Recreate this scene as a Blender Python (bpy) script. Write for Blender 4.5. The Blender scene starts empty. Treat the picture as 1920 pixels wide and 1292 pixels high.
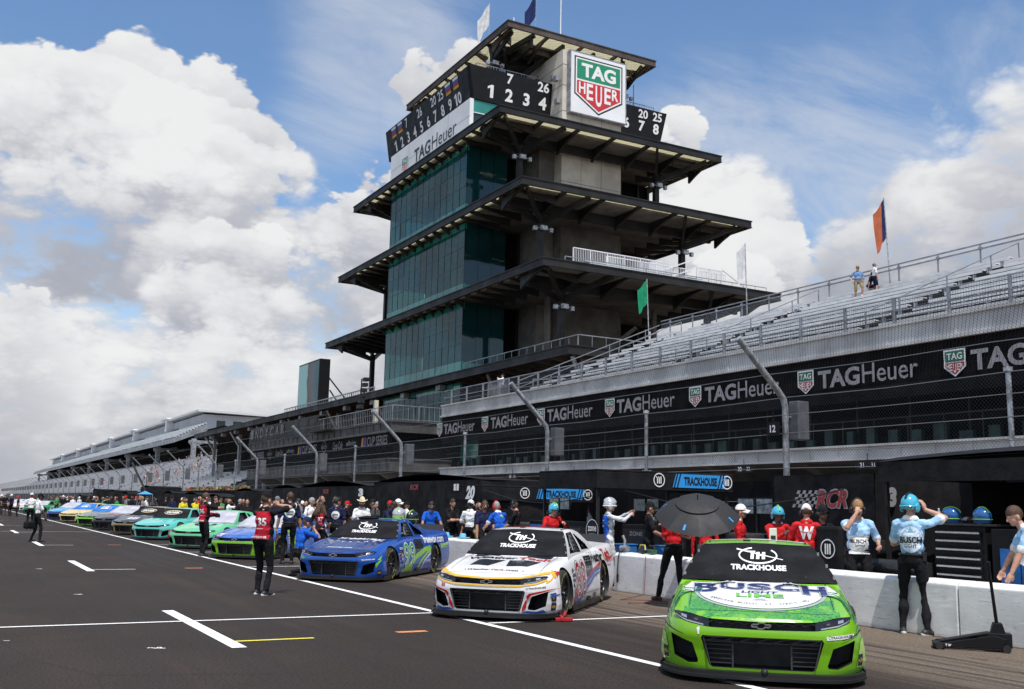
import bpy, bmesh, math, random
import numpy as np
from mathutils import Vector, Matrix, Quaternion
from mathutils.bvhtree import BVHTree
R = math.radians
random.seed(7)
SC = bpy.context.scene
COL = SC.collection
# ------------------------------------------------------------------ camera
CAM_YAW, CAM_PITCH, CAM_ROLL, CAM_H = 0.50095, 0.15824, 0.02125, 1.62
FPX = 1911.1                                   # focal length in pixels of the 1920 px wide photograph
_f = Vector((math.sin(CAM_YAW)*math.cos(CAM_PITCH), math.cos(CAM_YAW)*math.cos(CAM_PITCH), math.sin(CAM_PITCH)))
_r = Vector((math.cos(CAM_YAW), -math.sin(CAM_YAW), 0)); _u = _r.cross(_f)
CR = _r*math.cos(CAM_ROLL) + _u*math.sin(CAM_ROLL)
CU = -_r*math.sin(CAM_ROLL) + _u*math.cos(CAM_ROLL)
CF = _f
cam = bpy.data.cameras.new('camera'); camo = bpy.data.objects.new('camera', cam); COL.objects.link(camo)
cam.sensor_width = 36; cam.sensor_fit = 'HORIZONTAL'; cam.lens = FPX/1920*36
cam.clip_start = 0.1; cam.clip_end = 6000
m = Matrix.Identity(4)
for i in range(3):
    m[i][0], m[i][1], m[i][2] = CR[i], CU[i], -CF[i]
m.translation = Vector((0, 0, CAM_H)); camo.matrix_world = m
SC.camera = camo
def ray(u, v): return CF + CR*((u-960)/FPX) - CU*((v-646)/FPX)
C0 = Vector((0, 0, CAM_H))
def at_x(u, v, x): d = ray(u, v); return C0 + d*(x/d.x)      # photo pixel -> point on a known plane of the place
def at_y(u, v, y): d = ray(u, v); return C0 + d*(y/d.y)
def at_z(u, v, z=0.): d = ray(u, v); return C0 + d*((z-CAM_H)/d.z)
# ------------------------------------------------------------------ view, sun, sky
SC.view_settings.view_transform = 'Standard'; SC.view_settings.look = 'None'
SC.view_settings.exposure = 0.0; SC.view_settings.gamma = 1; SC.view_settings.use_curve_mapping = False
SUN_EL, SUN_AZ = 66, 198
sd = Vector((math.sin(R(SUN_AZ))*math.cos(R(SUN_EL)), math.cos(R(SUN_AZ))*math.cos(R(SUN_EL)), math.sin(R(SUN_EL))))
sl = bpy.data.lights.new('sun', 'SUN'); sl.energy = 4.6; sl.angle = R(0.5); sl.color = (1, .955, .89)
so = bpy.data.objects.new('sun', sl); COL.objects.link(so); so.rotation_euler = (-sd).to_track_quat('-Z', 'Y').to_euler()
so.location = (0, 0, 80)
w = bpy.data.worlds.new('World'); SC.world = w; w.use_nodes = True
class NT:                                       # small node-tree helper
    def __init__(s, t): s.t = t; s.n = t.nodes; s.l = t.links
    def new(s, typ, **kw):
        n = s.n.new(typ)
        for k, v in kw.items(): setattr(n, k, v)
        return n
    def put(s, sock, v):
        if hasattr(v, 'is_output') or hasattr(v, 'links'): s.l.new(v, sock)
        else: sock.default_value = v
    def math(s, op, a, b=None, c=None, clamp=False):
        n = s.new('ShaderNodeMath', operation=op, use_clamp=clamp); s.put(n.inputs[0], a)
        if b is not None: s.put(n.inputs[1], b)
        if c is not None: s.put(n.inputs[2], c)
        return n.outputs[0]
    def vmath(s, op, a, b=None, scale=None):
        n = s.new('ShaderNodeVectorMath', operation=op); s.put(n.inputs[0], a)
        if b is not None: s.put(n.inputs[1], b)
        if scale is not None: s.put(n.inputs['Scale'], scale)
        return n.outputs['Value'] if op in ('DOT_PRODUCT', 'LENGTH') else n.outputs[0]
    def ramp(s, v, a, b, c=0., d=1., smooth=True):
        n = s.new('ShaderNodeMapRange', interpolation_type='SMOOTHSTEP' if smooth else 'LINEAR'); s.put(n.inputs[0], v)
        for i, k in enumerate((a, b, c, d)): s.put(n.inputs[i+1], k)
        return n.outputs[0]
    def noise(s, vec, scale, detail=4, rough=.5, dist=0., dim='3D'):
        n = s.new('ShaderNodeTexNoise', noise_dimensions=dim)
        if vec is not None: s.put(n.inputs['Vector'], vec)
        n.inputs['Scale'].default_value = scale; n.inputs['Detail'].default_value = detail
        n.inputs['Roughness'].default_value = rough; n.inputs['Distortion'].default_value = dist
        return n.outputs[0]
    def mix(s, f, a, b, blend='MIX'):
        n = s.new('ShaderNodeMix', data_type='RGBA', blend_type=blend); s.put(n.inputs[0], f)
        s.put(n.inputs[6], a if not isinstance(a, tuple) else (*a[:3], 1)); s.put(n.inputs[7], b if not isinstance(b, tuple) else (*b[:3], 1))
        return n.outputs[2]
def sky_world():
    t = NT(w.node_tree); t.n.clear()
    out = t.new('ShaderNodeOutputWorld')
    sky = t.new('ShaderNodeTexSky', sky_type='NISHITA', sun_disc=False, sun_elevation=R(SUN_EL), sun_rotation=R(SUN_AZ),
                altitude=200, air_density=1.0, dust_density=.6, ozone_density=1.8)
    d = t.vmath('NORMALIZE', t.new('ShaderNodeTexCoord').outputs['Generated'])
    sep = t.new('ShaderNodeSeparateXYZ'); t.put(sep.inputs[0], d); dz = sep.outputs[2]
    k = t.math('DIVIDE', 1., t.math('ADD', t.math('MAXIMUM', dz, 0.), .42))
    p = t.vmath('SCALE', d, scale=k)
    n1 = t.noise(p, 3.6, 9, .60, .25)                # billow detail of the outlines
    v = t.new('ShaderNodeTexVoronoi', feature='SMOOTH_F1'); v.inputs['Scale'].default_value = 10.5; v.inputs['Smoothness'].default_value = .3
    v.inputs['Detail'].default_value = 3.; v.inputs['Roughness'].default_value = .55; v.inputs['Lacunarity'].default_value = 2.3
    w1 = t.new('ShaderNodeTexNoise'); t.put(w1.inputs['Vector'], p); w1.inputs['Scale'].default_value = 9; w1.inputs['Detail'].default_value = 3
    t.put(v.inputs['Vector'], t.vmath('ADD', p, t.vmath('SCALE', w1.outputs['Color'], scale=.05)))
    puff = v.outputs['Distance']
    rough = t.math('ADD', t.math('MULTIPLY', t.math('SUBTRACT', n1, .5), 1.25), t.math('MULTIPLY', t.math('SUBTRACT', .42, puff), .55))
    soft = t.noise(p, 2.1, 5, .55)
    fine = t.noise(p, 7., 6, .6)
    thin_v = t.math('MULTIPLY', t.ramp(dz, .30, .0, 0., 1.), .55)
    # thin high cloud in streaks, densest to the right of the tower
    st = t.new('ShaderNodeMapping'); t.put(st.inputs[0], p); st.inputs['Rotation'].default_value = (R(20), R(-15), R(35)); st.inputs['Scale'].default_value = (1.3, 2.9, 2.6)
    n2 = t.noise(st.outputs[0], 2.0, 9, .64, .5)
    def dome(u, vv, r, a, b_):
        c = ray(u, vv).normalized(); ang = math.atan(r/FPX)
        return c, ang, t.ramp(t.vmath('DOT_PRODUCT', d, tuple(c)), math.cos(ang*a), math.cos(ang*b_), 0., 1.)
    band = None
    for (u, vv, r) in ((1350, 340, 220), (1600, 270, 220), (1850, 160, 230), (1560, 420, 240), (720, 40, 170), (780, 200, 120), (640, 190, 130), (2200, 50, 400), (1000, 380, 260)):
        x = dome(u, vv, r, 1.3, .1)[2]; band = x if band is None else t.math('MAXIMUM', band, x)
    thin = t.math('MULTIPLY', t.ramp(t.math('ADD', n2, t.math('MULTIPLY', band, .18)), .44, .84), t.math('ADD', .04, t.math('MULTIPLY', band, .66)))
    thin = t.math('MAXIMUM', thin, thin_v)
    # cumulus heaps of that afternoon, far to near: photo x, y, radius px, greyness of its base, softness
    B = [(800, 150, 75, .1, 0), (865, 120, 60, .05, 0), (1275, 250, 62, .05, 0), (1230, 300, 80, .15, 0),
         (1370, 400, 120, .25, 1), (1300, 480, 150, .3, 1), (720, 360, 75, .1, 0), (660, 440, 100, .2, 0),
         (1440, 520, 105, .15, 0), (1520, 590, 110, .3, 1), (1380, 600, 130, .3, 0), (1600, 520, 110, .35, 1),
         (1920, 400, 190, .3, 1), (1780, 440, 170, .4, 1), (1660, 510, 140, .5, 1), (1850, 540, 240, .75, 1), (2150, 380, 330, .5, 1),
         (60, 200, 120, .15, 0), (260, 165, 105, .1, 0), (190, 215, 110, .25, 0), (390, 215, 110, .1, 0), (330, 300, 150, .3, 0), (470, 285, 90, .15, 0), (530, 330, 70, .15, 1),
         (60, 300, 170, .45, 1), (210, 330, 160, .35, 1), (430, 370, 140, .35, 0), (-200, 260, 260, .5, 1), (330, 420, 170, .6, 1), (90, 430, 200, .55, 1), (230, 450, 150, .6, 1),
         (560, 470, 150, .3, 1), (680, 510, 140, .35, 1), (450, 530, 130, .4, 0), (590, 580, 150, .6, 1), (320, 500, 90, .5, 1), (380, 600, 130, .55, 1), (700, 640, 170, .6, 1), (500, 650, 150, .7, 1), 
         (30, 590, 70, .3, 0), (20, 640, 110, .5, 1), (150, 665, 110, .45, 1), (280, 660, 80, .3, 1), (240, 705, 120, .6, 1), (400, 710, 120, .5, 1), (560, 720, 130, .5, 1), (90, 730, 150, .8, 1), (330, 765, 150, .75, 1), (640, 760, 130, .4, 1),
         (120, 800, 200, .7, 1), (480, 830, 220, .6, 1), (-150, 700, 260, .7, 1), (800, 760, 220, .6, 1), (1000, 640, 300, .5, 1), (1250, 650, 160, .5, 1)]
    L = (CU*.93 + CR*.25 - CF*.25).normalized()
    mask = None; sh = None
    for (u, vv, r, g, so_) in B:
        if vv >= 690: g *= .45
        elif vv > 600: g *= .7
        c, ang, x = dome(u, vv, r, 1.42, .35)
        a = .42
        e = t.math('ADD', x, t.math('MULTIPLY', rough, (.76+.3*(r < 90)) if not so_ else (.72 if vv < 600 else .56)))
        mk = t.ramp(e, a, a+(.10 if not so_ else .34))
        h = t.math('MULTIPLY_ADD', t.math('SUBTRACT', t.vmath('DOT_PRODUCT', d, tuple(L)), c.dot(L)), 1/math.sin(ang), .15)
        s_ = t.math('ADD', h, t.math('MULTIPLY', rough, 1.05))
        b_ = t.ramp(s_, -.70, .70, 1-.22-.50*g, 1.02)
        if sh is None: sh, mask = b_, mk
        else:
            mm = t.new('ShaderNodeMix', data_type='FLOAT'); t.put(mm.inputs[0], mk); t.put(mm.inputs[2], sh); t.put(mm.inputs[3], b_); sh = mm.outputs[0]
            mask = t.math('MAXIMUM', mask, mk)
    # unseen cumulus over the rest of the sky, cover raised for neutral fill light
    beh = t.ramp(t.vmath('DOT_PRODUCT', d, tuple(CF)), .80, .55)
    m_b = t.math('MULTIPLY', t.ramp(t.math('ADD', soft, t.math('MULTIPLY', rough, .25)), .37, .52), beh)
    mask = t.math('MAXIMUM', mask, m_b)
    sh = t.math('SUBTRACT', sh, t.ramp(soft, .42, .68, 0., .20))
    sh = t.math('ADD', sh, t.math('MULTIPLY', t.math('SUBTRACT', fine, .5), .10))
    cr = t.new('ShaderNodeValToRGB'); t.put(cr.inputs[0], sh)
    e = cr.color_ramp.elements; e[0].position = .30; e[0].color = (.36, .39, .46, 1); e[1].position = 1.; e[1].color = (.97, .97, .965, 1)
    e.new(.62).color = (.58, .59, .64, 1); e.new(.82).color = (.80, .80, .82, 1)
    b1 = t.new('ShaderNodeBackground'); hs = t.new('ShaderNodeHueSaturation'); t.put(hs.inputs['Color'], sky.outputs[0]); hs.inputs['Saturation'].default_value = SKY_SAT
    t.put(b1.inputs[0], hs.outputs[0]); b1.inputs[1].default_value = SKY_STR
    b2 = t.new('ShaderNodeBackground'); t.put(b2.inputs[0], cr.outputs[0]); b2.inputs[1].default_value = .90
    b3 = t.new('ShaderNodeBackground'); b3.inputs[0].default_value = (.70, .75, .83, 1); b3.inputs[1].default_value = .90
    m3 = t.new('ShaderNodeMixShader'); t.put(m3.inputs[0], thin); t.l.new(b1.outputs[0], m3.inputs[1]); t.l.new(b3.outputs[0], m3.inputs[2])
    m2 = t.new('ShaderNodeMixShader'); t.put(m2.inputs[0], t.math('MULTIPLY', mask, .97)); t.l.new(m3.outputs[0], m2.inputs[1]); t.l.new(b2.outputs[0], m2.inputs[2])
    t.l.new(m2.outputs[0], out.inputs[0])
SKY_STR, SKY_SAT = .162, 1.10
sky_world()
w.cycles.sampling_method = 'MANUAL'; w.cycles.sample_map_resolution = 1024
SC.cycles.max_bounces = 6; SC.cycles.transparent_max_bounces = 24
# ------------------------------------------------------------------ helpers
MATS = {}
def mat(name, col, rough=.6, metal=0., var=0., vs=3., bump=0., bs=40., spec=.5, coat=0., detail=4, col2=None, trans=0., emit=0.):
    if name in MATS: return MATS[name]
    ma = bpy.data.materials.new(name); ma.use_nodes = True; MATS[name] = ma
    t = NT(ma.node_tree); b = t.n['Principled BSDF']
    b.inputs['Base Color'].default_value = (*col, 1); b.inputs['Roughness'].default_value = rough; b.inputs['Metallic'].default_value = metal
    b.inputs['Specular IOR Level'].default_value = spec; b.inputs['Coat Weight'].default_value = coat; b.inputs['Coat Roughness'].default_value = .05
    if var or bump or col2:
        tc = t.new('ShaderNodeTexCoord').outputs['Object']
    if var or col2:
        n = t.noise(tc, vs, detail, .6)
        c2 = col2 or tuple(min(1., c*(1-var)) for c in col); c1 = col if col2 else tuple(min(1., c*(1+var)) for c in col)
        t.put(b.inputs['Base Color'], t.mix(t.ramp(n, .35, .65), c1, c2))
        t.put(b.inputs['Roughness'], t.ramp(n, .3, .7, max(.02, rough-.07), min(1., rough+.07)))
    if bump:
        n = t.noise(tc, bs, 3, .6); bn = t.new('ShaderNodeBump'); bn.inputs['Strength'].default_value = bump; bn.inputs['Distance'].default_value = .02
        t.put(bn.inputs['Height'], n); t.l.new(bn.outputs[0], b.inputs['Normal'])
    if emit:
        b.inputs['Emission Color'].default_value = (*col, 1); b.inputs['Emission Strength'].default_value = emit
    return ma
def s2l(r, g, b): return tuple(((c/255)/12.92 if c <= 10 else (((c/255)+.055)/1.055)**2.4) for c in (r, g, b))
class MB:                                       # collects shapes and links them as ONE mesh object
    def __init__(s): s.v = []; s.f = []; s.mi = []; s.st = []
    def add(s, vs, fs, mi=0):
        o = len(s.v); s.st.append((o, len(s.f))); s.v += [tuple(v) for v in vs]; s.f += [tuple(i+o for i in f) for f in fs]; s.mi += [mi]*len(fs); return s
    def poly(s, pts, mi=0): return s.add(pts, [tuple(range(len(pts)))], mi)
    def bx(s, x0, x1, y0, y1, z0, z1, mi=0):
        return s.add([(x0,y0,z0),(x1,y0,z0),(x1,y1,z0),(x0,y1,z0),(x0,y0,z1),(x1,y0,z1),(x1,y1,z1),(x0,y1,z1)],
                     [(3,2,1,0),(4,5,6,7),(0,1,5,4),(1,2,6,5),(2,3,7,6),(3,0,4,7)], mi)
    def bar(s, a, b, wd, h=None, mi=0, up=(0,0,1)):
        a = Vector(a); b = Vector(b); h = h or wd; d = (b-a).normalized(); u = Vector(up)
        if abs(d.dot(u)) > .98: u = Vector((0, 1, 0)) if abs(d.y) < .9 else Vector((1, 0, 0))
        sx = d.cross(u).normalized()*wd/2; sz = sx.cross(d).normalized()*h/2
        vs = [a-sx-sz, a+sx-sz, a+sx+sz, a-sx+sz, b-sx-sz, b+sx-sz, b+sx+sz, b-sx+sz]
        return s.add(vs, [(0,1,2,3),(7,6,5,4),(4,5,1,0),(5,6,2,1),(6,7,3,2),(7,4,0,3)], mi)
    def tube(s, pts, r, n=8, mi=0, cap=True):
        pts = [Vector(p) for p in pts]; rs = r if isinstance(r, (list, tuple)) else [r]*len(pts)
        vs = []; fs = []; prev = None
        for i, p in enumerate(pts):
            d = (pts[min(i+1, len(pts)-1)] - pts[max(i-1, 0)]).normalized()
            if prev is None: u = d.orthogonal().normalized()
            else: u = (prev - d*prev.dot(d)).normalized()
            prev = u; q = d.cross(u)
            vs += [p + (u*math.cos(2*math.pi*k/n) + q*math.sin(2*math.pi*k/n))*rs[i] for k in range(n)]
        for i in range(len(pts)-1):
            fs += [(i*n+k, i*n+(k+1) % n, (i+1)*n+(k+1) % n, (i+1)*n+k) for k in range(n)]
        if cap: fs += [tuple(range(n-1, -1, -1)), tuple(range((len(pts)-1)*n, len(pts)*n))]
        return s.add(vs, fs, mi)
    def lathe(s, prof, n=32, M=None, mi=0, closed=False):   # prof: (r, h) turned about local z
        vs = []; fs = []; k = len(prof)
        for j in range(n):
            a = 2*math.pi*j/n
            for r, h in prof: vs.append((r*math.cos(a), r*math.sin(a), h))
        for j in range(n):
            j2 = (j+1) % n
            for i in range(k if closed else k-1):
                i2 = (i+1) % k; fs.append((j*k+i, j2*k+i, j2*k+i2, j*k+i2))
        if M is not None: vs = [M @ Vector(v) for v in vs]
        return s.add(vs, fs, mi)
    def prism(s, pts, d, mi=0):                  # closed polygon pts swept by vector d
        pts = [Vector(p) for p in pts]; d = Vector(d); n = len(pts)
        vs = pts + [p+d for p in pts]
        nn = sum(((pts[i]-pts[0]).cross(pts[(i+1) % n]-pts[0]) for i in range(1, n)), Vector())
        fs = [tuple(range(n)), tuple(range(2*n-1, n-1, -1))] + [(i, n+i, n+(i+1) % n, (i+1) % n) for i in range(n)]
        if nn.dot(d) > 0: fs = [tuple(reversed(f)) for f in fs]
        return s.add(vs, fs, mi)
    def ell(s, c, r, M=None, n=12, k=8, mi=0):
        vs = []; fs = []
        for i in range(k+1):
            th = math.pi*i/k
            for j in range(n):
                ph = 2*math.pi*j/n
                v = Vector((r[0]*math.sin(th)*math.cos(ph), r[1]*math.sin(th)*math.sin(ph), r[2]*math.cos(th)))
                if M is not None: v = M @ v
                vs.append(v + Vector(c))
        for i in range(k):
            for j in range(n): fs.append((i*n+j, (i+1)*n+j, (i+1)*n+(j+1) % n, i*n+(j+1) % n))
        return s.add(vs, fs, mi)
    def grid(s, fn, nu, nv, mi=0, flip=False):
        vs = [fn(i/nu, j/nv) for j in range(nv+1) for i in range(nu+1)]
        fs = [(j*(nu+1)+i, j*(nu+1)+i+1, (j+1)*(nu+1)+i+1, (j+1)*(nu+1)+i) for j in range(nv) for i in range(nu)]
        if flip: fs = [tuple(reversed(f)) for f in fs]
        return s.add(vs, fs, mi)
    def mesh(s, name):
        me = bpy.data.meshes.new(name); me.from_pydata(s.v, [], s.f); me.polygons.foreach_set('material_index', s.mi); me.update(); return me
    def each(s, name, mats, per=1):             # one object for every shape (or every `per` shapes) added
        out = []; st = s.st[::per]+[(len(s.v), len(s.f))]
        for (v0, f0), (v1, f1) in zip(st, st[1:]):
            q = MB(); q.v = s.v[v0:v1]; q.f = [tuple(i-v0 for i in f) for f in s.f[f0:f1]]; q.mi = s.mi[f0:f1]; out.append(q.build(name, mats))
        return out
    def build(s, name, mats, parent=None, smooth=None, weld=False, bevel=0.):
        me = s.mesh(name)
        if weld or bevel:
            b = bmesh.new(); b.from_mesh(me)
            bmesh.ops.remove_doubles(b, verts=b.verts, dist=1e-4)
            bmesh.ops.dissolve_degenerate(b, edges=b.edges, dist=1e-5)
            if bevel:
                eds = [e for e in b.edges if len(e.link_faces) == 2 and e.calc_face_angle(0) > R(35)]
                bmesh.ops.bevel(b, geom=eds, offset=bevel, segments=2, affect='EDGES', profile=.5, clamp_overlap=True)
            b.to_mesh(me); b.free()
        for q in (mats if isinstance(mats, (list, tuple)) else [mats]): me.materials.append(q)
        if smooth is not None:
            me.polygons.foreach_set('use_smooth', [True]*len(me.polygons)); me.set_sharp_from_angle(angle=R(smooth))
        return link(name, me, parent)
def link(name, me, parent=None):
    o = bpy.data.objects.new(name, me); COL.objects.link(o)
    if parent is not None: o.parent = parent
    return o
def tag(o, label, cat, group=None):
    o['label'] = label; o['category'] = cat
    if group: o['group'] = group
    return o
def struct(o, kind='structure'): o['kind'] = kind; return o
def thing(name, label, cat, loc=(0,0,0), rz=0., group=None):
    o = bpy.data.objects.new(name, None); COL.objects.link(o); o.location = loc; o.rotation_euler = (0, 0, rz)
    o.empty_display_size = .2
    return tag(o, label, cat, group)
def keep_world(parent):                         # children given in world coordinates under an Empty at the thing's base
    return lambda o: (setattr(o, 'parent', parent), setattr(o, 'matrix_parent_inverse', parent.matrix_basis.inverted()), o)[2]
def base_thing(name, label, cat, loc, group=None):
    t = thing(name, label, cat, loc, 0, group)
    bpy.context.view_layer.update()
    kw = keep_world(t)
    return t, kw
def copy_tree(o, parent=None):
    c = o.copy(); COL.objects.link(c)
    if parent is not None: c.parent = parent
    for ch in list(o.children): copy_tree(ch, c)
    return c
# ---- lettering: outline text turned into flat mesh data, cached
_txt = {}
def glyphs(s, bold=0., shear=0., space=1.):
    key = (s, bold, shear, space)
    if key not in _txt and s in ('1', '10'):   # numeral with a flag, as on the boards
        a = [(.33, 0), (.60, 0), (.60, 1), (.40, 1), (.10, .84), (.10, .66), (.33, .78)]
        if s == '10':
            v, f, lo, hi = glyphs('0', bold, shear, space); z = (v-lo)/(hi-lo)*np.array([.66, 1.])+np.array([.74, 0])
            V = np.array(a+[tuple(q) for q in z]); F = [tuple(range(7))]+[tuple(i+7 for i in q) for q in f]
        else: V = np.array(a); F = [tuple(range(7))]
        V = V.astype(float); V[:, 0] += V[:, 1]*shear*.5
        _txt[key] = (V, F, V.min(0), V.max(0))
    if key not in _txt:
        c = bpy.data.curves.new('lettering', 'FONT'); c.body = s; c.offset = bold; c.shear = shear; c.space_character = space; c.resolution_u = 3
        o = bpy.data.objects.new('lettering', c); me = bpy.data.meshes.new_from_object(o)
        v = np.array([p.co[:2] for p in me.vertices]) if len(me.vertices) else np.zeros((0, 2))
        lo = v.min(0); hi = v.max(0)
        _txt[key] = (v, [tuple(p.vertices) for p in me.polygons], lo, hi)
        bpy.data.objects.remove(o); bpy.data.curves.remove(c); bpy.data.meshes.remove(me)
    return _txt[key]
def text_pts(s, wd=None, ht=None, bold=0., shear=0., space=1., pad=0.):
    v, f, lo, hi = glyphs(s, bold, shear, space); sz = hi-lo
    if ht is None: ht = wd*sz[1]/sz[0]
    if wd is None: wd = ht*sz[0]/sz[1]
    q = (v-(lo+hi)/2)/sz*np.array([wd, ht])
    return q, f
def put_text(mb, s, c, ux, uy, wd=None, ht=None, bold=.015, shear=0., space=1., mi=0, off=0., grow=0.):
    q, f = text_pts(s, wd, ht, bold, shear, space)
    if grow:
        _, _, lo, hi = glyphs(s, bold, shear, space)
        s0 = (wd or ht*(hi-lo)[0]/(hi-lo)[1])/(hi-lo)[0]
        q2, f2 = text_pts(s, (wd or ht*(hi-lo)[0]/(hi-lo)[1])+2*grow, (ht or wd*(hi-lo)[1]/(hi-lo)[0])+2*grow, bold+grow/s0, shear, space); q, f = q2, f2
    ux = Vector(ux).normalized(); uy = Vector(uy).normalized(); nn = ux.cross(uy)
    mb.add([Vector(c) + ux*float(a) + uy*float(b) + nn*off for a, b in q], f, mi)
def shield_shape(mb, c, ux, uy, h, mis, off=.004):
    """watchmaker's two-colour shield: mis = (border, upper, lower, letters)"""
    ux = Vector(ux).normalized(); uy = Vector(uy).normalized(); nn = ux.cross(uy); c = Vector(c)
    P = lambda pts, k: [c + ux*(x*h) + uy*(y*h) + nn*off*k for x, y in pts]
    out = [(-.46, .5), (.46, .5), (.46, -.16), (0, -.5), (-.46, -.16)]
    mb.poly(P([(x*1.0, y*1.0) for x, y in reversed(out)], 1), mis[0])
    mb.poly(P(list(reversed([(-.40, .44), (.40, .44), (.40, .05), (-.40, .05)])), 2), mis[1])
    mb.poly(P(list(reversed([(-.40, .01), (.40, .01), (.40, -.13), (0, -.43), (-.40, -.13)])), 2), mis[2])
    put_text(mb, 'TAG', c + uy*(.245*h) + nn*off*3, ux, uy, .66*h, .25*h, .02, mi=mis[3])
    # lower word follows the point of the shield: each letter taller toward the middle
    for i, (ch, x, hh) in enumerate(zip('HEUER', (-.29, -.155, 0, .155, .29), (.17, .25, .33, .25, .17))):
        put_text(mb, ch, c + ux*(x*h) + uy*((-.04-hh/2+.01)*h) + nn*off*3, ux, uy, .115*h, hh*h, .02, mi=mis[3])
# ------------------------------------------------------------------ materials
def asphalt_mat():
    ma = bpy.data.materials.new('asphalt'); ma.use_nodes = True; t = NT(ma.node_tree); b = t.n['Principled BSDF']
    tc = t.new('ShaderNodeTexCoord').outputs['Object']
    sp = t.new('ShaderNodeSeparateXYZ'); t.put(sp.inputs[0], tc); X, Y = sp.outputs[0], sp.outputs[1]
    big = t.noise(tc, .35, 4, .55); fine = t.noise(tc, 95, 2, .7); mid = t.noise(tc, 22, 3, .65)
    col = t.mix(t.ramp(big, .3, .7), s2l(56, 45, 40), s2l(30, 24, 21))
    # polished wheel paths along the lane
    mp = t.new('ShaderNodeMapping'); t.put(mp.inputs[0], tc); mp.inputs['Scale'].default_value = (1.1, .03, 1)
    st = t.noise(mp.outputs[0], 1.6, 5, .55)
    col = t.mix(t.math('MULTIPLY', t.ramp(st, .42, .56), .60), col, s2l(27, 24, 24))
    # curved rubber marks where cars pull out
    mp2 = t.new('ShaderNodeMapping'); t.put(mp2.inputs[0], tc); mp2.inputs['Rotation'].default_value = (0, 0, R(-24)); mp2.inputs['Scale'].default_value = (2.2, .07, 1)
    st2 = t.noise(mp2.outputs[0], 1.4, 4, .6, .6)
    near = t.math('MULTIPLY', t.ramp(X, 1.5, 7.), t.ramp(X, 12., 9.))
    col = t.mix(t.math('MULTIPLY', t.math('MULTIPLY', t.ramp(st2, .47, .58), near), .70), col, s2l(20, 18, 19))
    # pale worn strip toward the pit wall with diagonal tyre marks
    wob = t.math('ADD', X, t.math('MULTIPLY', t.math('SUBTRACT', t.noise(tc, 1.2, 4, .6), .5), .7))
    pale = t.ramp(wob, 8.0, 9.6)
    mp3 = t.new('ShaderNodeMapping'); t.put(mp3.inputs[0], tc); mp3.inputs['Rotation'].default_value = (0, 0, R(-14)); mp3.inputs['Scale'].default_value = (5.5, .14, 1)
    st3 = t.noise(mp3.outputs[0], 1.5, 6, .62, .35)
    tan = t.mix(t.ramp(mid, .3, .7), s2l(146, 130, 112), s2l(116, 104, 91))
    tan = t.mix(t.math('MULTIPLY', t.ramp(st3, .44, .62), t.ramp(X, 11.3, 10.2, .12, .92)), tan, s2l(56, 53, 54))
    col = t.mix(pale, col, tan)
    # old sealed seams, oil drips and scuffs
    mp4 = t.new('ShaderNodeMapping'); t.put(mp4.inputs[0], tc); mp4.inputs['Rotation'].default_value = (0, 0, R(9)); mp4.inputs['Scale'].default_value = (.55, .13, 1)
    vr = t.new('ShaderNodeTexVoronoi', feature='DISTANCE_TO_EDGE'); t.put(vr.inputs['Vector'], t.vmath('ADD', mp4.outputs[0], t.vmath('SCALE', tc, scale=.02))); vr.inputs['Scale'].default_value = .42
    wv = t.math('ADD', vr.outputs['Distance'], t.math('MULTIPLY', t.math('SUBTRACT', mid, .5), .006))
    col = t.mix(t.math('MULTIPLY', t.ramp(wv, .0050, .0015), .5), col, s2l(18, 16, 16))
    sp_ = t.noise(tc, 2.3, 3, .5); col = t.mix(t.math('MULTIPLY', t.ramp(sp_, .66, .74), .5), col, s2l(22, 19, 19))
    # pale and dark aggregate grain
    col = t.mix(t.ramp(fine, .25, .85), t.mix(.42, col, (.01, .01, .01)), t.mix(.11, col, (.32, .26, .22)))
    grit = t.noise(tc, 38, 2, .6); col = t.mix(t.ramp(grit, .30, .72, .0, 1.), t.mix(.38, col, (.008, .007, .006)), t.mix(.08, col, (.32, .26, .22)))
    t.put(b.inputs['Base Color'], col)
    t.put(b.inputs['Roughness'], t.ramp(st, .4, .7, .86, .70)); b.inputs['Specular IOR Level'].default_value = .15
    bn = t.new('ShaderNodeBump'); bn.inputs['Strength'].default_value = .35; bn.inputs['Distance'].default_value = .006
    t.put(bn.inputs['Height'], fine); t.l.new(bn.outputs[0], b.inputs['Normal'])
    MATS['asphalt'] = ma; return ma
def worn_mat(name, col, hole=.30, rough=.6, vs=9.):
    """road paint with chips worn through to the asphalt"""
    ma = bpy.data.materials.new(name); ma.use_nodes = True; t = NT(ma.node_tree); b = t.n['Principled BSDF']
    tc = t.new('ShaderNodeTexCoord').outputs['Object']
    n = t.noise(tc, vs, 6, .7); n2 = t.noise(tc, 1.5, 3, .5)
    t.put(b.inputs['Base Color'], t.mix(t.ramp(t.math('ADD', n, t.math('MULTIPLY', n2, .25)), hole+.12, hole+.22), s2l(96, 90, 88), t.mix(n2, tuple(c*.92 for c in col), col)))
    b.inputs['Roughness'].default_value = rough
    return ma
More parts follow.
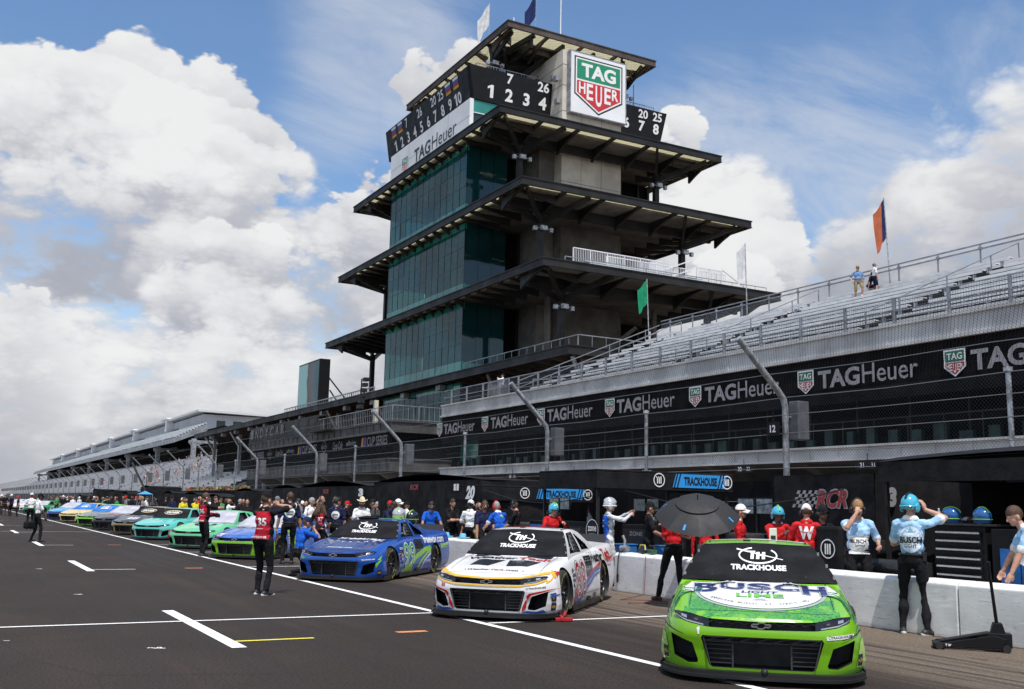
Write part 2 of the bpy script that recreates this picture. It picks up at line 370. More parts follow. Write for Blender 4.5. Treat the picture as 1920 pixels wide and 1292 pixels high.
def wall_mat():
    ma = bpy.data.materials.new('painted_concrete'); ma.use_nodes = True; t = NT(ma.node_tree); b = t.n['Principled BSDF']
    tc = t.new('ShaderNodeTexCoord').outputs['Object']
    n = t.noise(tc, 1.3, 5, .6); f = t.noise(tc, 60, 3, .7)
    col = t.mix(t.ramp(n, .3, .75), (.86, .86, .85), (.64, .64, .65))
    mp = t.new('ShaderNodeMapping'); t.put(mp.inputs[0], tc); mp.inputs['Rotation'].default_value = (R(28), 0, 0); mp.inputs['Scale'].default_value = (1, 1.2, 9)
    sc = t.noise(mp.outputs[0], 2.4, 7, .75, .8)
    col = t.mix(t.math('MULTIPLY', t.ramp(sc, .57, .62), .75), col, (.97, .97, .97))
    sc2 = t.noise(mp.outputs[0], 4.1, 5, .7, 1.2)
    col = t.mix(t.math('MULTIPLY', t.ramp(sc2, .58, .66), .70), col, (.30, .30, .30))
    sp = t.new('ShaderNodeSeparateXYZ'); t.put(sp.inputs[0], tc)
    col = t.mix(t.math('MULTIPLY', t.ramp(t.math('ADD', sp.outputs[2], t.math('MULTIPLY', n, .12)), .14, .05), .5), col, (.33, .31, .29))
    t.put(b.inputs['Base Color'], col); b.inputs['Roughness'].default_value = .7
    bn = t.new('ShaderNodeBump'); bn.inputs['Strength'].default_value = .25; bn.inputs['Distance'].default_value = .01
    t.put(bn.inputs['Height'], f); t.l.new(bn.outputs[0], b.inputs['Normal'])
    return ma
def mesh_mat(name, col, pitch=.07, th=.10, axis='YZ', sq=False):
    """woven wire: alpha lattice in object space"""
    ma = bpy.data.materials.new(name); ma.use_nodes = True; t = NT(ma.node_tree); b = t.n['Principled BSDF']
    tc = t.new('ShaderNodeTexCoord').outputs['Object']; sp = t.new('ShaderNodeSeparateXYZ'); t.put(sp.inputs[0], tc)
    a = sp.outputs['XYZ'.index(axis[0])]; c = sp.outputs['XYZ'.index(axis[1])]
    p, q = (a, c) if sq else (t.math('ADD', a, c), t.math('SUBTRACT', a, c))
    def line(x):
        fr = t.math('FRACT', t.math('DIVIDE', x, pitch)); return t.math('LESS_THAN', t.math('ABSOLUTE', t.math('SUBTRACT', fr, .5)), th/2)
    al = t.math('MAXIMUM', line(p), line(q))
    b.inputs['Base Color'].default_value = (*col, 1); b.inputs['Roughness'].default_value = .45; b.inputs['Metallic'].default_value = .3
    t.put(b.inputs['Alpha'], al); MATS[name] = ma
    return ma
def brick_mat():
    ma = bpy.data.materials.new('brown_brick'); ma.use_nodes = True; t = NT(ma.node_tree); b = t.n['Principled BSDF']
    tc = t.new('ShaderNodeTexCoord').outputs['Object']; mp = t.new('ShaderNodeMapping'); t.put(mp.inputs[0], tc); mp.inputs['Rotation'].default_value = (0, R(90), R(90))
    br = t.new('ShaderNodeTexBrick'); t.put(br.inputs[0], mp.outputs[0]); br.inputs['Scale'].default_value = 3.4
    br.inputs['Color1'].default_value = (.11, .08, .055, 1); br.inputs['Color2'].default_value = (.075, .055, .04, 1); br.inputs['Mortar'].default_value = (.04, .034, .03, 1)
    t.put(b.inputs['Base Color'], br.outputs[0]); b.inputs['Roughness'].default_value = .9
    return ma
def translucent_mat():
    ma = bpy.data.materials.new('cream_panel'); ma.use_nodes = True; t = NT(ma.node_tree); b = t.n['Principled BSDF']
    tc = t.new('ShaderNodeTexCoord').outputs['Object']; n = t.noise(tc, .8, 3, .5)
    col = t.mix(n, (.86, .83, .68), (.78, .75, .60))
    # corrugation seams
    sp = t.new('ShaderNodeSeparateXYZ'); t.put(sp.inputs[0], tc)
    ln = t.math('LESS_THAN', t.math('FRACT', t.math('MULTIPLY', t.math('ADD', sp.outputs[0], sp.outputs[1]), 1.3)), .1)
    col = t.mix(t.math('MULTIPLY', ln, .45), col, (.25, .22, .15))
    t.put(b.inputs['Base Color'], col); b.inputs['Roughness'].default_value = .6
    tr = t.new('ShaderNodeBsdfTranslucent'); t.put(tr.inputs[0], col)
    mx = t.new('ShaderNodeMixShader'); mx.inputs[0].default_value = .62
    t.l.new(b.outputs[0], mx.inputs[1]); t.l.new(tr.outputs[0], mx.inputs[2]); t.l.new(mx.outputs[0], t.n['Material Output'].inputs[0])
    return ma
def glass_mat(name, col, rough=.04, see=.0):
    ma = bpy.data.materials.new(name); ma.use_nodes = True; t = NT(ma.node_tree); b = t.n['Principled BSDF']
    tc = t.new('ShaderNodeTexCoord').outputs['Object']; n = t.noise(tc, .22, 3, .5)
    t.put(b.inputs['Base Color'], t.mix(t.ramp(n, .35, .65), col, tuple(c*.55 for c in col)))
    b.inputs['Roughness'].default_value = rough; b.inputs['IOR'].default_value = 1.55
    bn = t.new('ShaderNodeBump'); bn.inputs['Strength'].default_value = .06; bn.inputs['Distance'].default_value = .2
    t.put(bn.inputs['Height'], t.noise(tc, .5, 2, .5)); t.l.new(bn.outputs[0], b.inputs['Normal'])
    if see:
        tr = t.new('ShaderNodeBsdfTransparent'); tr.inputs[0].default_value = (.58, .92, .88, 1)
        mx = t.new('ShaderNodeMixShader'); mx.inputs[0].default_value = see
        t.l.new(b.outputs[0], mx.inputs[1]); t.l.new(tr.outputs[0], mx.inputs[2]); t.l.new(mx.outputs[0], t.n['Material Output'].inputs[0])
    return ma
def cloth_mat(name, col, rough=.85, b=.5, bs=5.):
    return mat(name, col, rough, var=.18, vs=2.5, bump=b, bs=bs, spec=.25)
M_ASPH = asphalt_mat()
M_LINE = worn_mat('white_road_paint', (.86, .86, .85), .24); M_YEL = worn_mat('yellow_road_paint', (.80, .68, .08), .26); M_ORG = worn_mat('orange_road_paint', (.75, .27, .10), .34)
M_PITW = wall_mat()
M_STEEL = mat('dark_steel', (.022, .021, .021), .55, .1, spec=.3, var=.25, vs=.6, bump=.1, bs=8)
M_RUST = mat('weathered_steel', (.075, .058, .05), .65, .1, var=.3, vs=.8)
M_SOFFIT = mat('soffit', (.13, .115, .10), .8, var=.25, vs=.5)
M_CREAM = translucent_mat()
M_CONC = mat('concrete', (.56, .52, .46), .85, var=.16, vs=.35, bump=.15, bs=6)
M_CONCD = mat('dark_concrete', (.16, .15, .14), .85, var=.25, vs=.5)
M_WHITEP = mat('white_panel', (.78, .79, .80), .45, var=.05, vs=.4)
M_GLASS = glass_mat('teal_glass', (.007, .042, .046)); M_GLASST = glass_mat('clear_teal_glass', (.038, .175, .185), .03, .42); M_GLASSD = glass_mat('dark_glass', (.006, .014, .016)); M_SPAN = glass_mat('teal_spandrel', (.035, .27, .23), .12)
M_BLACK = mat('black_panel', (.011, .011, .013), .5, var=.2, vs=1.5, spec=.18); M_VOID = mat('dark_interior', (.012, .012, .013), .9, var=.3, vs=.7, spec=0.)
M_BANNER = mat('banner_mesh', (.010, .010, .012), .8, spec=.06, var=.25, vs=1.2, bump=.2, bs=5)
M_INKW = mat('white_ink', (.80, .80, .80), .55, var=.06, vs=2); M_INKG = mat('grey_ink', (.30, .30, .32), .6, var=.12, vs=3); M_INKK = mat('black_ink', (.012, .012, .014), .5, var=.1, vs=3)
M_SGRN = mat('shield_green', (.012, .24, .12), .5, var=.08); M_SRED = mat('shield_red', (.55, .025, .03), .5, var=.08)
M_ALU = mat('bench_aluminium', (.62, .63, .66), .38, .55, var=.15, vs=.7, bump=.05, bs=10); M_ALUD = mat('grey_metal', (.30, .31, .33), .5, .5, var=.25, vs=1.5)
M_GALV = mat('galvanised_steel', (.42, .43, .45), .45, .6, var=.35, vs=6., bump=.2, bs=30); M_RAIL = mat('rail_grey', (.30, .31, .33), .45, .5, var=.2, vs=2)
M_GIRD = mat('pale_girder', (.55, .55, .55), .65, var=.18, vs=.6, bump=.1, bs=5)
M_BRICK = brick_mat()
M_CHAIN = mesh_mat('chain_link', (.045, .045, .05), .085, .08); M_RMESH = mesh_mat('rail_mesh', (.40, .41, .43), .10, .10)
M_SQ = mesh_mat('welded_mesh', (.16, .16, .17), .11, .10, sq=True)
M_CLOTH = mat('black_canvas', (.014, .014, .016), .85, var=.3, vs=2.5, bump=.6, bs=5., spec=.14); M_RUB = mat('rubber', (.018, .018, .019), .75, var=.25, vs=8)
M_SKIN = [mat('skin_light', (.50, .27, .19), .55, var=.10, vs=12), mat('skin_tan', (.38, .20, .13), .55, var=.10, vs=12), mat('skin_dark', (.10, .052, .035), .5, var=.12, vs=12)]
def fab(name, c, r=.9): return mat('fabric_'+name, c, r, var=.22, vs=7, bump=.6, bs=16, spec=.12, detail=5)
def paint(name, c, r=.28): return mat('paint_'+name, c, r, var=.03, vs=2., coat=.6, spec=.5)
# ------------------------------------------------------------------ ground and markings
g = MB(); g.grid(lambda a, b: (-900+1800*a, -60+3060*b, 0), 4, 4); struct(g.build('ground', M_ASPH))
def stripe(name, x0, x1, y0, y1, m=None, z=.004):
    q = MB(); n = max(1, int((y1-y0)/3)); q.grid(lambda a, b: (x0+(x1-x0)*a, y0+(y1-y0)*b, z), 1, n); return struct(q.build(name, m or M_LINE))
stripe('lane_line_marking', 6.74, 6.86, -6, 420)
for k in range(-1, 14):
    y = 11.8+13.25*k
    stripe('box_line_marking', 2.98, 3.15, y, y+4.25)
    stripe('box_edge_marking', 3.155, 4.1, y+.50, y+.58, M_YEL if k == 0 else M_LINE)
    if k % 2 == 0 or k < 3: stripe('orange_marking', 5.26, 5.68, y+.66, y+.80, M_ORG)
for y, xa, xb in ((14.55, -40, 6.735), (13.05, 6.87, 10.4), (54., -40, 6.735), (26.1, 6.87, 10.4), (39.4, 6.87, 10.4), (52.6, 6.87, 10.4), (66, 6.87, 10.4), (67.5, -40, 2.9), (33.6, 6.87, 8.8)):
    stripe('cross_line_marking', xa, xb, y-.045, y+.045, z=.008)
stripe('orange_marking', 7.6, 8.3, 13.22, 13.30, M_ORG)
def chalk(x, y, s):
    q = MB(); P = [(x+s*dx, y+s*dy*2, .0045) for dx, dy in ((-.5,.1),(-.3,.2),(-.1,.05),(0,-.1),(.12,.06),(.3,.22),(.42,.1),(.2,-.12),(.6,-.1))]
    for a, b in zip(P, P[1:]): q.bar(a, b, .012*2, .002)
    struct(q.build('chalk_marking', M_INKW))
chalk(*at_z(292, 1216)[:2], .16); chalk(*at_z(146, 1115)[:2], .12); chalk(*at_z(12, 1202)[:2], .05); chalk(*at_z(73, 1067)[:2], .12)
# ------------------------------------------------------------------ pit wall: separate blocks along the lane
WX = 12.0; WH = .76
def wall_block(y0, y1, label):
    q = MB(); q.prism([(WX, y0, .0), (WX, y0, WH-.05), (WX+.05, y0, WH), (WX+.42, y0, WH), (WX+.46, y0, WH-.05), (WX+.46, y0, 0)], (0, y1-y0, 0))
    return tag(q.build('pit_wall', M_PITW, bevel=.015), label, 'wall', 'pit wall blocks')
wy = [-14, -5.5, 11.96, 14.05, 17.5]
for a, b, lab in ((-14, 9.35, 'scratched white pit wall block behind the floor jack and the helmeted man'),
                  (9.37, 14.9, 'white pit wall block behind the lime green car'),
                  (14.92, 17.42, 'white pit wall block with air hose behind the white car, short end showing'),
                  (20.3, 26.2, 'white pit wall block between the blue car and the white car'),
                  (26.9, 33, 'white pit wall block behind the blue car, mostly hidden'),
                  (36, 140, 'long white pit wall behind the far row of cars')):
    wall_block(a, b, lab)
# ------------------------------------------------------------------ pagoda tower
TW, kw = base_thing('tower', 'tall pagoda tower of tiered dark eaves, teal glass and a shield sign on top', 'tower', (51, 92, 0))
def tpart(mb, name, mats, **k): return kw(mb.build(name, mats, None, **k))
def tsub(mb, name, mats, parent, **k):
    return mb.build(name, mats, parent, **k)
def eave(X0, X1, Y0, Y1, z, colY, strip=2.0, xo=40.0, cream_all=False, gap=2.05, fas=None):
    fh = .52
    f = MB()
    for k, (a, b, hh, zz) in enumerate(((0, .22, fh, z-fh), (-.07, .2, .09, z), (-.05, .17, .07, z-fh-.07))):
        f.bx(X0+a, X1-a, Y0+a, Y0+b, zz, zz+hh); f.bx(X0+a, X1-a, Y1-b, Y1-a, zz, zz+hh)
        f.bx(X0+a, X0+b, Y0+b, Y1-b, zz, zz+hh); f.bx(X1-b, X1-a, Y0+b, Y1-b, zz, zz+hh)
    fo = tpart(f, 'fascia', fas or M_STEEL)
    q = MB(); xi0, xi1, yi0, yi1 = X0+.22, X1-.22, Y0+.22, Y1-.22
    s = strip; sx = min(strip, 1.0) if not cream_all else strip
    q.bx(xi0, xi1, yi0, yi0+s, z-.20, z-.16); q.bx(xi0, xi1, yi1-s, yi1, z-.20, z-.16)
    q.bx(xi0, xi0+sx, yi0+s, yi1-s, z-.20, z-.16); q.bx(xi1-sx, xi1, yi0+s, yi1-s, z-.20, z-.16)
    tpart(q, 'skylight_strip', M_CREAM)
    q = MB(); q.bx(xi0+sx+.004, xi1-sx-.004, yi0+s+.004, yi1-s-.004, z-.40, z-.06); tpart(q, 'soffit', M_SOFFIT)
    # brackets
    q = MB(); qf = MB()
    nx = max(2, round((X1-X0)/gap/1.9))
    for side, Ye, Yi in ((1, Y0+.25, colY), (-1, Y1-.25, 2*92-colY)):
        for i in range(nx+1):
            x = X0+.6+(X1-X0-1.2)*i/nx
            L = abs(Yi-Ye); P = [(x-.11, Ye, z-.22), (x-.11, Ye, z-.50)] + [(x-.11, Ye+side*L*t, z-.50-1.15*t**1.8) for t in (.25, .5, .75, 1.)] + [(x-.11, Yi, z-.42)]
            (q if side > 0 else qf).prism(P, (.22, 0, 0))
    ny = round((Y1-Y0)/gap)
    for xe, xin, sg in ((X0+.23, xo, 1), (X1-.23, 102.-xo, -1)):
        for i in range(1, ny):
            y = Y0+(Y1-Y0)*i/ny
            inner = xe+sg*max(abs(xin-xe), 1.1) if 82 < y < 101.5 else xe+sg*4.2
            (q if sg > 0 else qf).prism([(xe, y-.09, z-.21), (xe, y-.09, z-.48), (inner, y-.09, z-1.15), (inner, y-.09, z-.42)], (0, .18, 0))
    for o in q.each('bracket', fas or M_STEEL): kw(o)
    struct(tpart(qf, 'far_bracket', fas or M_STEEL), 'stuff')
    # columns with branching heads
    for cx in (43.2, 58.6):
        for cy in (colY, 184-colY):
            yo = Y0 if cy < 92 else Y1
            q = MB(); q.bx(cx-.24, cx+.24, cy-.24, cy+.24, z-7.2, z-1.5)
            ex = X0 if cx < 51 else X1
            top = (cx, cy, z-2.1)
            for tgt in ((ex+(1.0 if cx < 51 else -1.0), yo+(1.0 if cy < 92 else -1.0), z-.42), (cx+(2.6 if cx < 51 else -2.6), yo+(.6 if cy < 92 else -.6), z-.40), (ex+(.5 if cx < 51 else -.5), cy+.4, z-.42)):
                q.bar(top, tgt, .24, .46)
            tpart(q, 'column', M_STEEL)
    for cy in (colY, 184-colY): q = MB(); q.bx(X0+1.2, X1-1.2, cy-.16, cy+.16, z-1.25, z-.44); tpart(q, 'beam', M_STEEL)
    # floodlights on the near columns
    for cx in (43.2, 58.6):
        q = MB(); zz = z-2.7; cy = colY-.4
        q.bx(cx-.30, cx+.30, cy-.34, cy-.06, zz-.2, zz+.2); q.bar((cx-.9, cy, zz), (cx+.9, cy, zz), .07)
        for d in (-.8, .8): q.bx(cx+d-.16, cx+d+.16, cy-.2, cy+.1, zz-.28, zz+.1)
        tpart(q, 'floodlight', M_GALV, bevel=.02)
    return fo
E_ = [(38.8, 63.3, 73.9, 110.1, 35.8, 78.2, 1.5), (38.8, 63.2, 69.7, 114.3, 28.2, 74.2, 1.2), (38.8, 63.2, 66.1, 117.9, 20.7, 70.6, .7)]
for e in E_: eave(*e)
eave(42.55, 59.8, 79.8, 104.2, 47.1, 84.0, strip=2.6, xo=44.2, cream_all=True, gap=2.4, fas=M_RUST)
q = MB(); q.bx(45.2, 57.2, 83, 101, 46.2, 46.68); tpart(q, 'roof_slab', M_SOFFIT)
q = MB()
for x in (45.6, 49.2, 52.8, 56.4): q.bx(x-.15, x+.15, 80.6, 103.4, 45.4, 46.66)
for y in (85, 90, 95, 100): q.bx(43.6, 58.8, y-.15, y+.15, 45.5, 46.6)
for cx, cy in ((45.9, 86), (45.9, 98), (56.2, 98)):
    q.bx(cx-.22, cx+.22, cy-.22, cy+.22, 38.9, 44.)
    for dx in (-2.2, 2.2):
        for dy in (-3.4, 3.4): q.bar((cx, cy, 43.2), (cx+dx, cy+dy, 45.6), .3, .5)
tpart(q, 'roof_frame', M_STEEL)
# concrete shaft
q = MB(); q.bx(48.3, 55.1, 79.2, 104.6, 28.0, 45.4); tpart(q, 'shaft', M_CONC); q = MB(); q.bx(48.32, 55.08, 79.22, 104.6, 0, 27.99); tpart(q, 'shaft', mat('shaded_concrete', (.13,.12,.11), .85, var=.3, vs=.4))  # lower shaft: eave shade put into a darker copy of the concrete
q = MB()
for z in (39.2, 41.8, 43.9): q.bx(48.29, 55.11, 79.19, 90, z-.025, z+.025)
for z in (29.5, 32.2): q.bx(48.28, 55.12, 79.18, 79.5, z-.02, z+.02)
for x in (50.5, 52.8): q.bx(x-.015, x+.015, 79.185, 79.4, 28, 45.3)
tpart(q, 'joint', M_CONCD)
# glass storeys: (floor z, ceiling z)
def storey(z0, z1, band):
    Xg, Ya, Yb = 40.0, 82.6, 101.3; n = 13
    rg = random.Random(int(z0*10)); q = MB()      # every panel hangs a hair out of true, as real curtain walls do
    zz_ = [z0, z0+band]+list(np.linspace(z0+band, z1-.55, 4))[1:]+[z1-.02]
    for i in range(n):
        for za, zb_i in zip(zz_, zz_[1:]):
            y0_, y1_ = Ya+(Yb-Ya)*i/n, Ya+(Yb-Ya)*(i+1)/n; d = [Xg+.012+rg.uniform(-.010, .010) for _ in range(3)]; d.append(d[0]+d[2]-d[1])
            q.poly([(d[0], y1_, za), (d[1], y0_, za), (d[2], y0_, zb_i), (d[3], y1_, zb_i)])
    tpart(q, 'glass_wall', [M_GLASST])
    q = MB(); q.bx(Xg+.05, 44.3, Ya+.012, Ya+.05, z0, z1-.02); tpart(q, 'glass_wall', [M_GLASS])
    q = MB(); q.bx(Xg+.05, 44.3, Yb-.05, Yb, z0, z1-.02); tpart(q, 'glass_wall', [M_GLASST])
    q = MB(); q.bx(Xg+.06, 44.3, Ya+.06, Yb-.06, z0-.1, z0+.02)
    for y in (88.5, 95): q.bx(43.2, 43.6, y-.2, y+.2, z0+.02, z1)
    for k in range(6): q.bx(42.0, 43.8, Ya+1+k*2.9, Ya+2.6+k*2.9, z0+.02, z0+.9+.15*(k % 3))
    q.bx(44.27, 44.31, 84.3, 100.9, z0, z1)
    tpart(q, 'interior', mat('interior_grey', (.16, .17, .17), .8, var=.5, vs=.45))
    sp = MB(); sp.bx(Xg, Xg+.2, Ya, Yb+.01, z0-.02, z0+band); sp.bx(Xg+.2, 44.3, Ya, Ya+.2, z0-.02, z0+band*.9)
    sp.bx(Xg-.004, Xg+.2, Ya-.004, Yb+.01, z1-.55, z1); tpart(sp, 'spandrel', M_SPAN)
    mu = MB()
    for i in range(n+1):
        y = Ya+(Yb-Ya)*i/n; mu.bx(Xg-.014, Xg+.05, y-.010, y+.010, z0, z1)
    for zz in np.linspace(z0+band, z1-.55, 4): mu.bx(Xg-.010, Xg+.05, Ya, Yb, zz-.016, zz+.016)
    for i in range(1, 3): mu.bx(Xg+i*1.43-.02, Xg+i*1.43+.02, Ya-.012, Ya+.05, z0, z1)
    tpart(mu, 'mullion', M_GLASSD)
    # recessed dark bays on the camera side, with framed doors and glass
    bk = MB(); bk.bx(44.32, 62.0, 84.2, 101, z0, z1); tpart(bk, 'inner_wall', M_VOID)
    fr = MB()
    for x in (44.6, 46.4, 56.2, 58.4, 60.6, 61.9):
        fr.bx(x-.12, x+.12, 83.9, 84.19, z0, z1)
    for x0, x1 in ((44.75, 46.25), (58.6, 60.4)): fr.bx(x0, x1, 83.95, 84.19, z0+2.6, z0+2.72)
    [kw(o) for o in fr.each('door_frame', M_STEEL)]
    gl = MB(); gl.bx(44.8, 46.2, 83.97, 84.18, z0, z0+2.6); gl.bx(58.6, 60.3, 83.97, 84.18, z0, z0+2.4); gl.bx(60.75, 61.75, 83.6, 84.17, z0, z0+2.8); [kw(o) for o in gl.each('glass_door', M_GLASS)]
storey(28.2, 35.2, 1.3); storey(20.7, 27.6, 1.2); storey(13.3, 20.1, 1.35); storey(8.2, 12.7, 1.0)
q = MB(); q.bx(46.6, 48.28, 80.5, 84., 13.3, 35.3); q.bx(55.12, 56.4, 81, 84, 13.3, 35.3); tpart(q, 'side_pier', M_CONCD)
# stairs and clutter of the open podium storeys
q = MB()
for x in (45.5, 57.2): q.bx(x-.2, x+.2, 76.5, 76.9, 13.3, 20.2)
for i in range(9): q.bx(50+i*.55, 50.6+i*.55, 76.5, 78, 13.6+i*.42, 13.78+i*.42)
q.bar((50, 76.45, 14.6), (55, 76.45, 18.4), .08, .35)
tpart(q, 'stair', M_CONCD)
# white lettered band
q = MB(); q.bx(39.5, 39.9, 81.3, 100.6, 35.84, 39.25); bandp = tpart(q, 'white_band', M_WHITEP)
q = MB(); q.bx(39.492, 39.6, 81.3, 100.6, 37.5, 37.53); q.bx(39.491, 39.6, 86, 86.03, 35.9, 39.2); q.bx(39.491, 39.6, 95.6, 95.63, 35.9, 39.2); tsub(q, 'band_seam', M_ALUD, bandp)
q = MB(); q.bx(43.6, 48.28, 82.2, 84, 35.84, 39.2); q.bx(39.91, 43.59, 81.5, 84, 35.84, 37.95); tpart(q, 'upper_window', M_GLASS)
q = MB(); q.bx(39.91, 48.2, 81.40, 81.46, 37.95, 38.03); tpart(q, 'window_rail', M_WHITEP)
q = MB(); q.bx(39.91, 48.25, 81.48, 83.0, 38.04, 39.24); tpart(q, 'upper_spandrel', M_SPAN)
L = MB(); NX = (0, -1, 0); UZ = (0, 0, 1)
put_text(L, 'TAG', (39.485, 92.1, 37.35), NX, UZ, 4.1, 1.45, .03); put_text(L, 'Heuer', (39.485, 86.9, 37.45), NX, UZ, 5.6, 1.5, 0.0)
tsub(L, 'band_lettering', mat('dark_letters', (.035, .035, .04), .5), bandp)
L = MB(); shield_shape(L, (39.49, 96.6, 37.15), NX, UZ, 1.9, (0, 1, 2, 3)); tsub(L, 'band_shield', [M_INKW, M_SGRN, M_SRED, M_INKW], bandp)
# scoreboards
def quad_wall(P, d): q = MB(); q.prism(P, d); return q
q = MB(); q.prism([(39.95, 81.4, 39.3), (39.3, 81.1, 42.5), (40.2, 81.1, 42.5), (40.2, 81.4, 39.3)], (0, 21.0, 0)); sb1 = tpart(q, 'scoreboard', M_BLACK)
q = MB(); q.prism([(39.95, 81.38, 39.3), (39.3, 81.08, 42.5), (48.26, 81.08, 42.5), (48.26, 81.38, 39.3)], (0, .7, 0)); sb2 = tpart(q, 'scoreboard', M_BLACK)
q = MB(); q.prism([(55.14, 81.4, 39.3), (55.14, 81.1, 42.4), (62.2, 81.1, 42.4), (61.6, 81.4, 39.3)], (0, .7, 0)); sb3 = tpart(q, 'scoreboard', M_BLACK)
def on1(z): return 39.95-.65*(z-39.3)/3.2-.03
def on2(z): return 81.38-.30*(z-39.3)/3.2-.03
L = MB(); Fl = MB()
up1 = Vector((-.65, 0, 3.2)).normalized(); up2 = Vector((0, -.30, 3.2)).normalized()
ys = [99.9-1.72*i for i in range(10)]
top = {2: '7', 4: '26', 6: '20', 7: '25'}
for i in range(10):
    put_text(L, str(i+1), (on1(40.3), ys[i], 40.3), NX, up1, None, 1.15, .03)
    if i in top: put_text(L, top[i], (on1(41.8), ys[i], 41.8), NX, up1, None, .95, .02)
    elif i in (0, 1, 8, 9):
        for k, c in enumerate((0, 1, 2, 3)):
            zz = 41.3+.27*(3-k); Fl.prism([(on1(zz)+.02, ys[i]+.55, zz), (on1(zz)+.02, ys[i]-.55, zz), (on1(zz+.25)+.02, ys[i]-.55, zz+.25), (on1(zz+.25)+.02, ys[i]+.55, zz+.25)], (-.02, 0, 0), c)
tsub(L, 'numerals', M_INKW, sb1); tsub(Fl, 'striped_emblem', [M_INKW, mat('flag_blue', (.04, .10, .5)), mat('flag_red', (.4, .02, .03)), mat('flag_gold', (.6, .36, .04))], sb1)
L = MB(); PX = (1, 0, 0)
for i, x in enumerate((41.6, 43.6, 45.5, 47.3)):
    put_text(L, str(i+1), (x, on2(40.35), 40.35), PX, up2, None, 1.25, .035)
    if i in (1, 3): put_text(L, {1: '7', 3: '26'}[i], (x, on2(41.95), 41.95), PX, up2, None, 1.0, .025)
tsub(L, 'numerals', M_INKW, sb2)
L = MB()
for i, x in enumerate((55.7, 57.2, 59.1, 60.9)):
    put_text(L, str(i+5), (x, on2(40.5), 40.5), PX, up2, None, 1.1, .035)
    if i in (0, 2, 3): put_text(L, {0: '4', 2: '20', 3: '25'}[i], (x+.1, on2(41.75), 41.75), PX, up2, None, .9, .025)
tsub(L, 'numerals', M_INKW, sb3)
q = MB()                                        # terrace behind the boards: floor, railing, frames
q.bx(40.3, 48.2, 82.1, 101.8, 42.0, 42.2); q.bx(55.2, 61.5, 82.1, 101, 42.0, 42.2)
tpart(q, 'terrace_floor', M_CONCD)
q = MB()
def railing(q, pts, h=1.1, n=None, bars=0.16, r=.03):
    for a, b in zip(pts, pts[1:]):
        a = Vector(a); b = Vector(b); Ln = (b-a).length
        q.bar(a+Vector((0,0,h)), b+Vector((0,0,h)), r*2); q.bar(a+Vector((0,0,.12)), b+Vector((0,0,.12)), r*1.3)
        k = max(1, int(Ln/bars))
        for i in range(k+1):
            p = a+(b-a)*(i/k); big = i % 10 == 0
            q.bar(p, p+Vector((0,0,h)), r*2 if big else r*.9)
railing(q, [(40.6, 100, 42.2), (40.6, 82.3, 42.2), (47.9, 82.3, 42.2)], 1.15, bars=.3); railing(q, [(55.4, 82.3, 42.2), (61.4, 82.3, 42.2)], bars=.3)
q.tube([(57.4, 82.4, 42.2), (57.4, 82.4, 45.)], .05); q.tube([(58.9, 82.4, 42.2), (58.9, 82.4, 45.3)], .05)
tpart(q, 'terrace_railing', M_RAIL)
# shield sign on the shaft
q = MB(); q.bx(48.75, 55.25, 78.55, 79.15, 38.95, 45.2); sg = tpart(q, 'sign_panel', M_WHITEP, bevel=.04)
q = MB()
for a in (48.75, 55.17): q.bx(a-.01, a+.09, 78.53, 79.16, 38.93, 45.22)
for a in (38.93, 45.12): q.bx(48.86, 55.14, 78.53, 79.16, a, a+.1)
tsub(q, 'sign_frame', M_ALUD, sg)
L = MB(); P = lambda pts, k: [(52.0+x*5.7, 78.54-.006*k, 42.05+y*5.7) for x, y in reversed(pts)]
L.poly([tuple(v) for v in reversed(P([(-.49, .475), (.49, .475), (.49, -.2), (0, -.5), (-.49, -.2)], 1))], 0)
def sh(y0, pts, k, mi): L.poly([tuple(v) for v in reversed(P(pts, k))], mi)
sh(0, [(-.465, .45), (.465, .45), (.465, -.185), (0, -.47), (-.465, -.185)], 2, 3)
sh(0, [(-.44, .425), (.44, .425), (.44, .075), (-.44, .075)], 3, 1)
sh(0, [(-.44, .045), (.44, .045), (.44, -.17), (0, -.44), (-.44, -.17)], 3, 2)
put_text(L, 'TAG', (52.0, 78.54-.03, 42.05+.25*5.7), PX, UZ, .70*5.7, .25*5.7, .04, mi=3)
for ch, x, hh in zip('HEUER', (-.335, -.18, 0, .18, .335), (.20, .29, .37, .29, .20)):
    put_text(L, ch, (52.0+x*5.7, 78.54-.03, 42.05+(.022-hh/2)*5.7), PX, UZ, .13*5.7, hh*5.7, .025, mi=3)
tsub(L, 'sign_shield', [M_INKK, M_SGRN, M_SRED, M_INKW], sg)
q = MB()
for x, y, z in ((47.9, 79.6, 42.4), (48.1, 80.6, 42.9), (48.1, 79.7, 40.2)): q.bx(x-.3, x+.1, y-.3, y+.25, z-.25, z+.2); q.bar((x, y, z), (48.4, y, z), .08)
[kw(o) for o in q.each('camera_box', M_RAIL, 2)]
# white bleacher platform standing on the lowest big roof
wp, kw2 = base_thing('viewing_platform', 'white railed bleacher platform standing on the lowest wide eave of the tower', 'platform', (53, 69, 20.7))
q = MB(); railing(q, [(45.4, 67.2, 20.75), (53.6, 67.2, 20.75)], 1.2, bars=.17, r=.035); railing(q, [(44.2, 70.4, 21.2), (53.5, 70.4, 21.2)], 2.0, bars=.17, r=.035)
railing(q, [(54.6, 67.1, 20.75), (57.4, 67.1, 20.75)], 1.5, bars=.14, r=.035); railing(q, [(57.6, 70.4, 20.75), (60.6, 70.4, 20.75)], 2.2, bars=.2, r=.035)
q.bar((51.3, 67.1, 20.8), (54.6, 67.1, 22.2), .09); q.bar((51.3, 67.1, 21.6), (54.6, 67.1, 23), .09); q.bar((57.4, 67.1, 22.4), (60.4, 67.1, 20.9), .09)
kw2(q.build('railing', mat('white_rail', (.78, .78, .8), .4)))
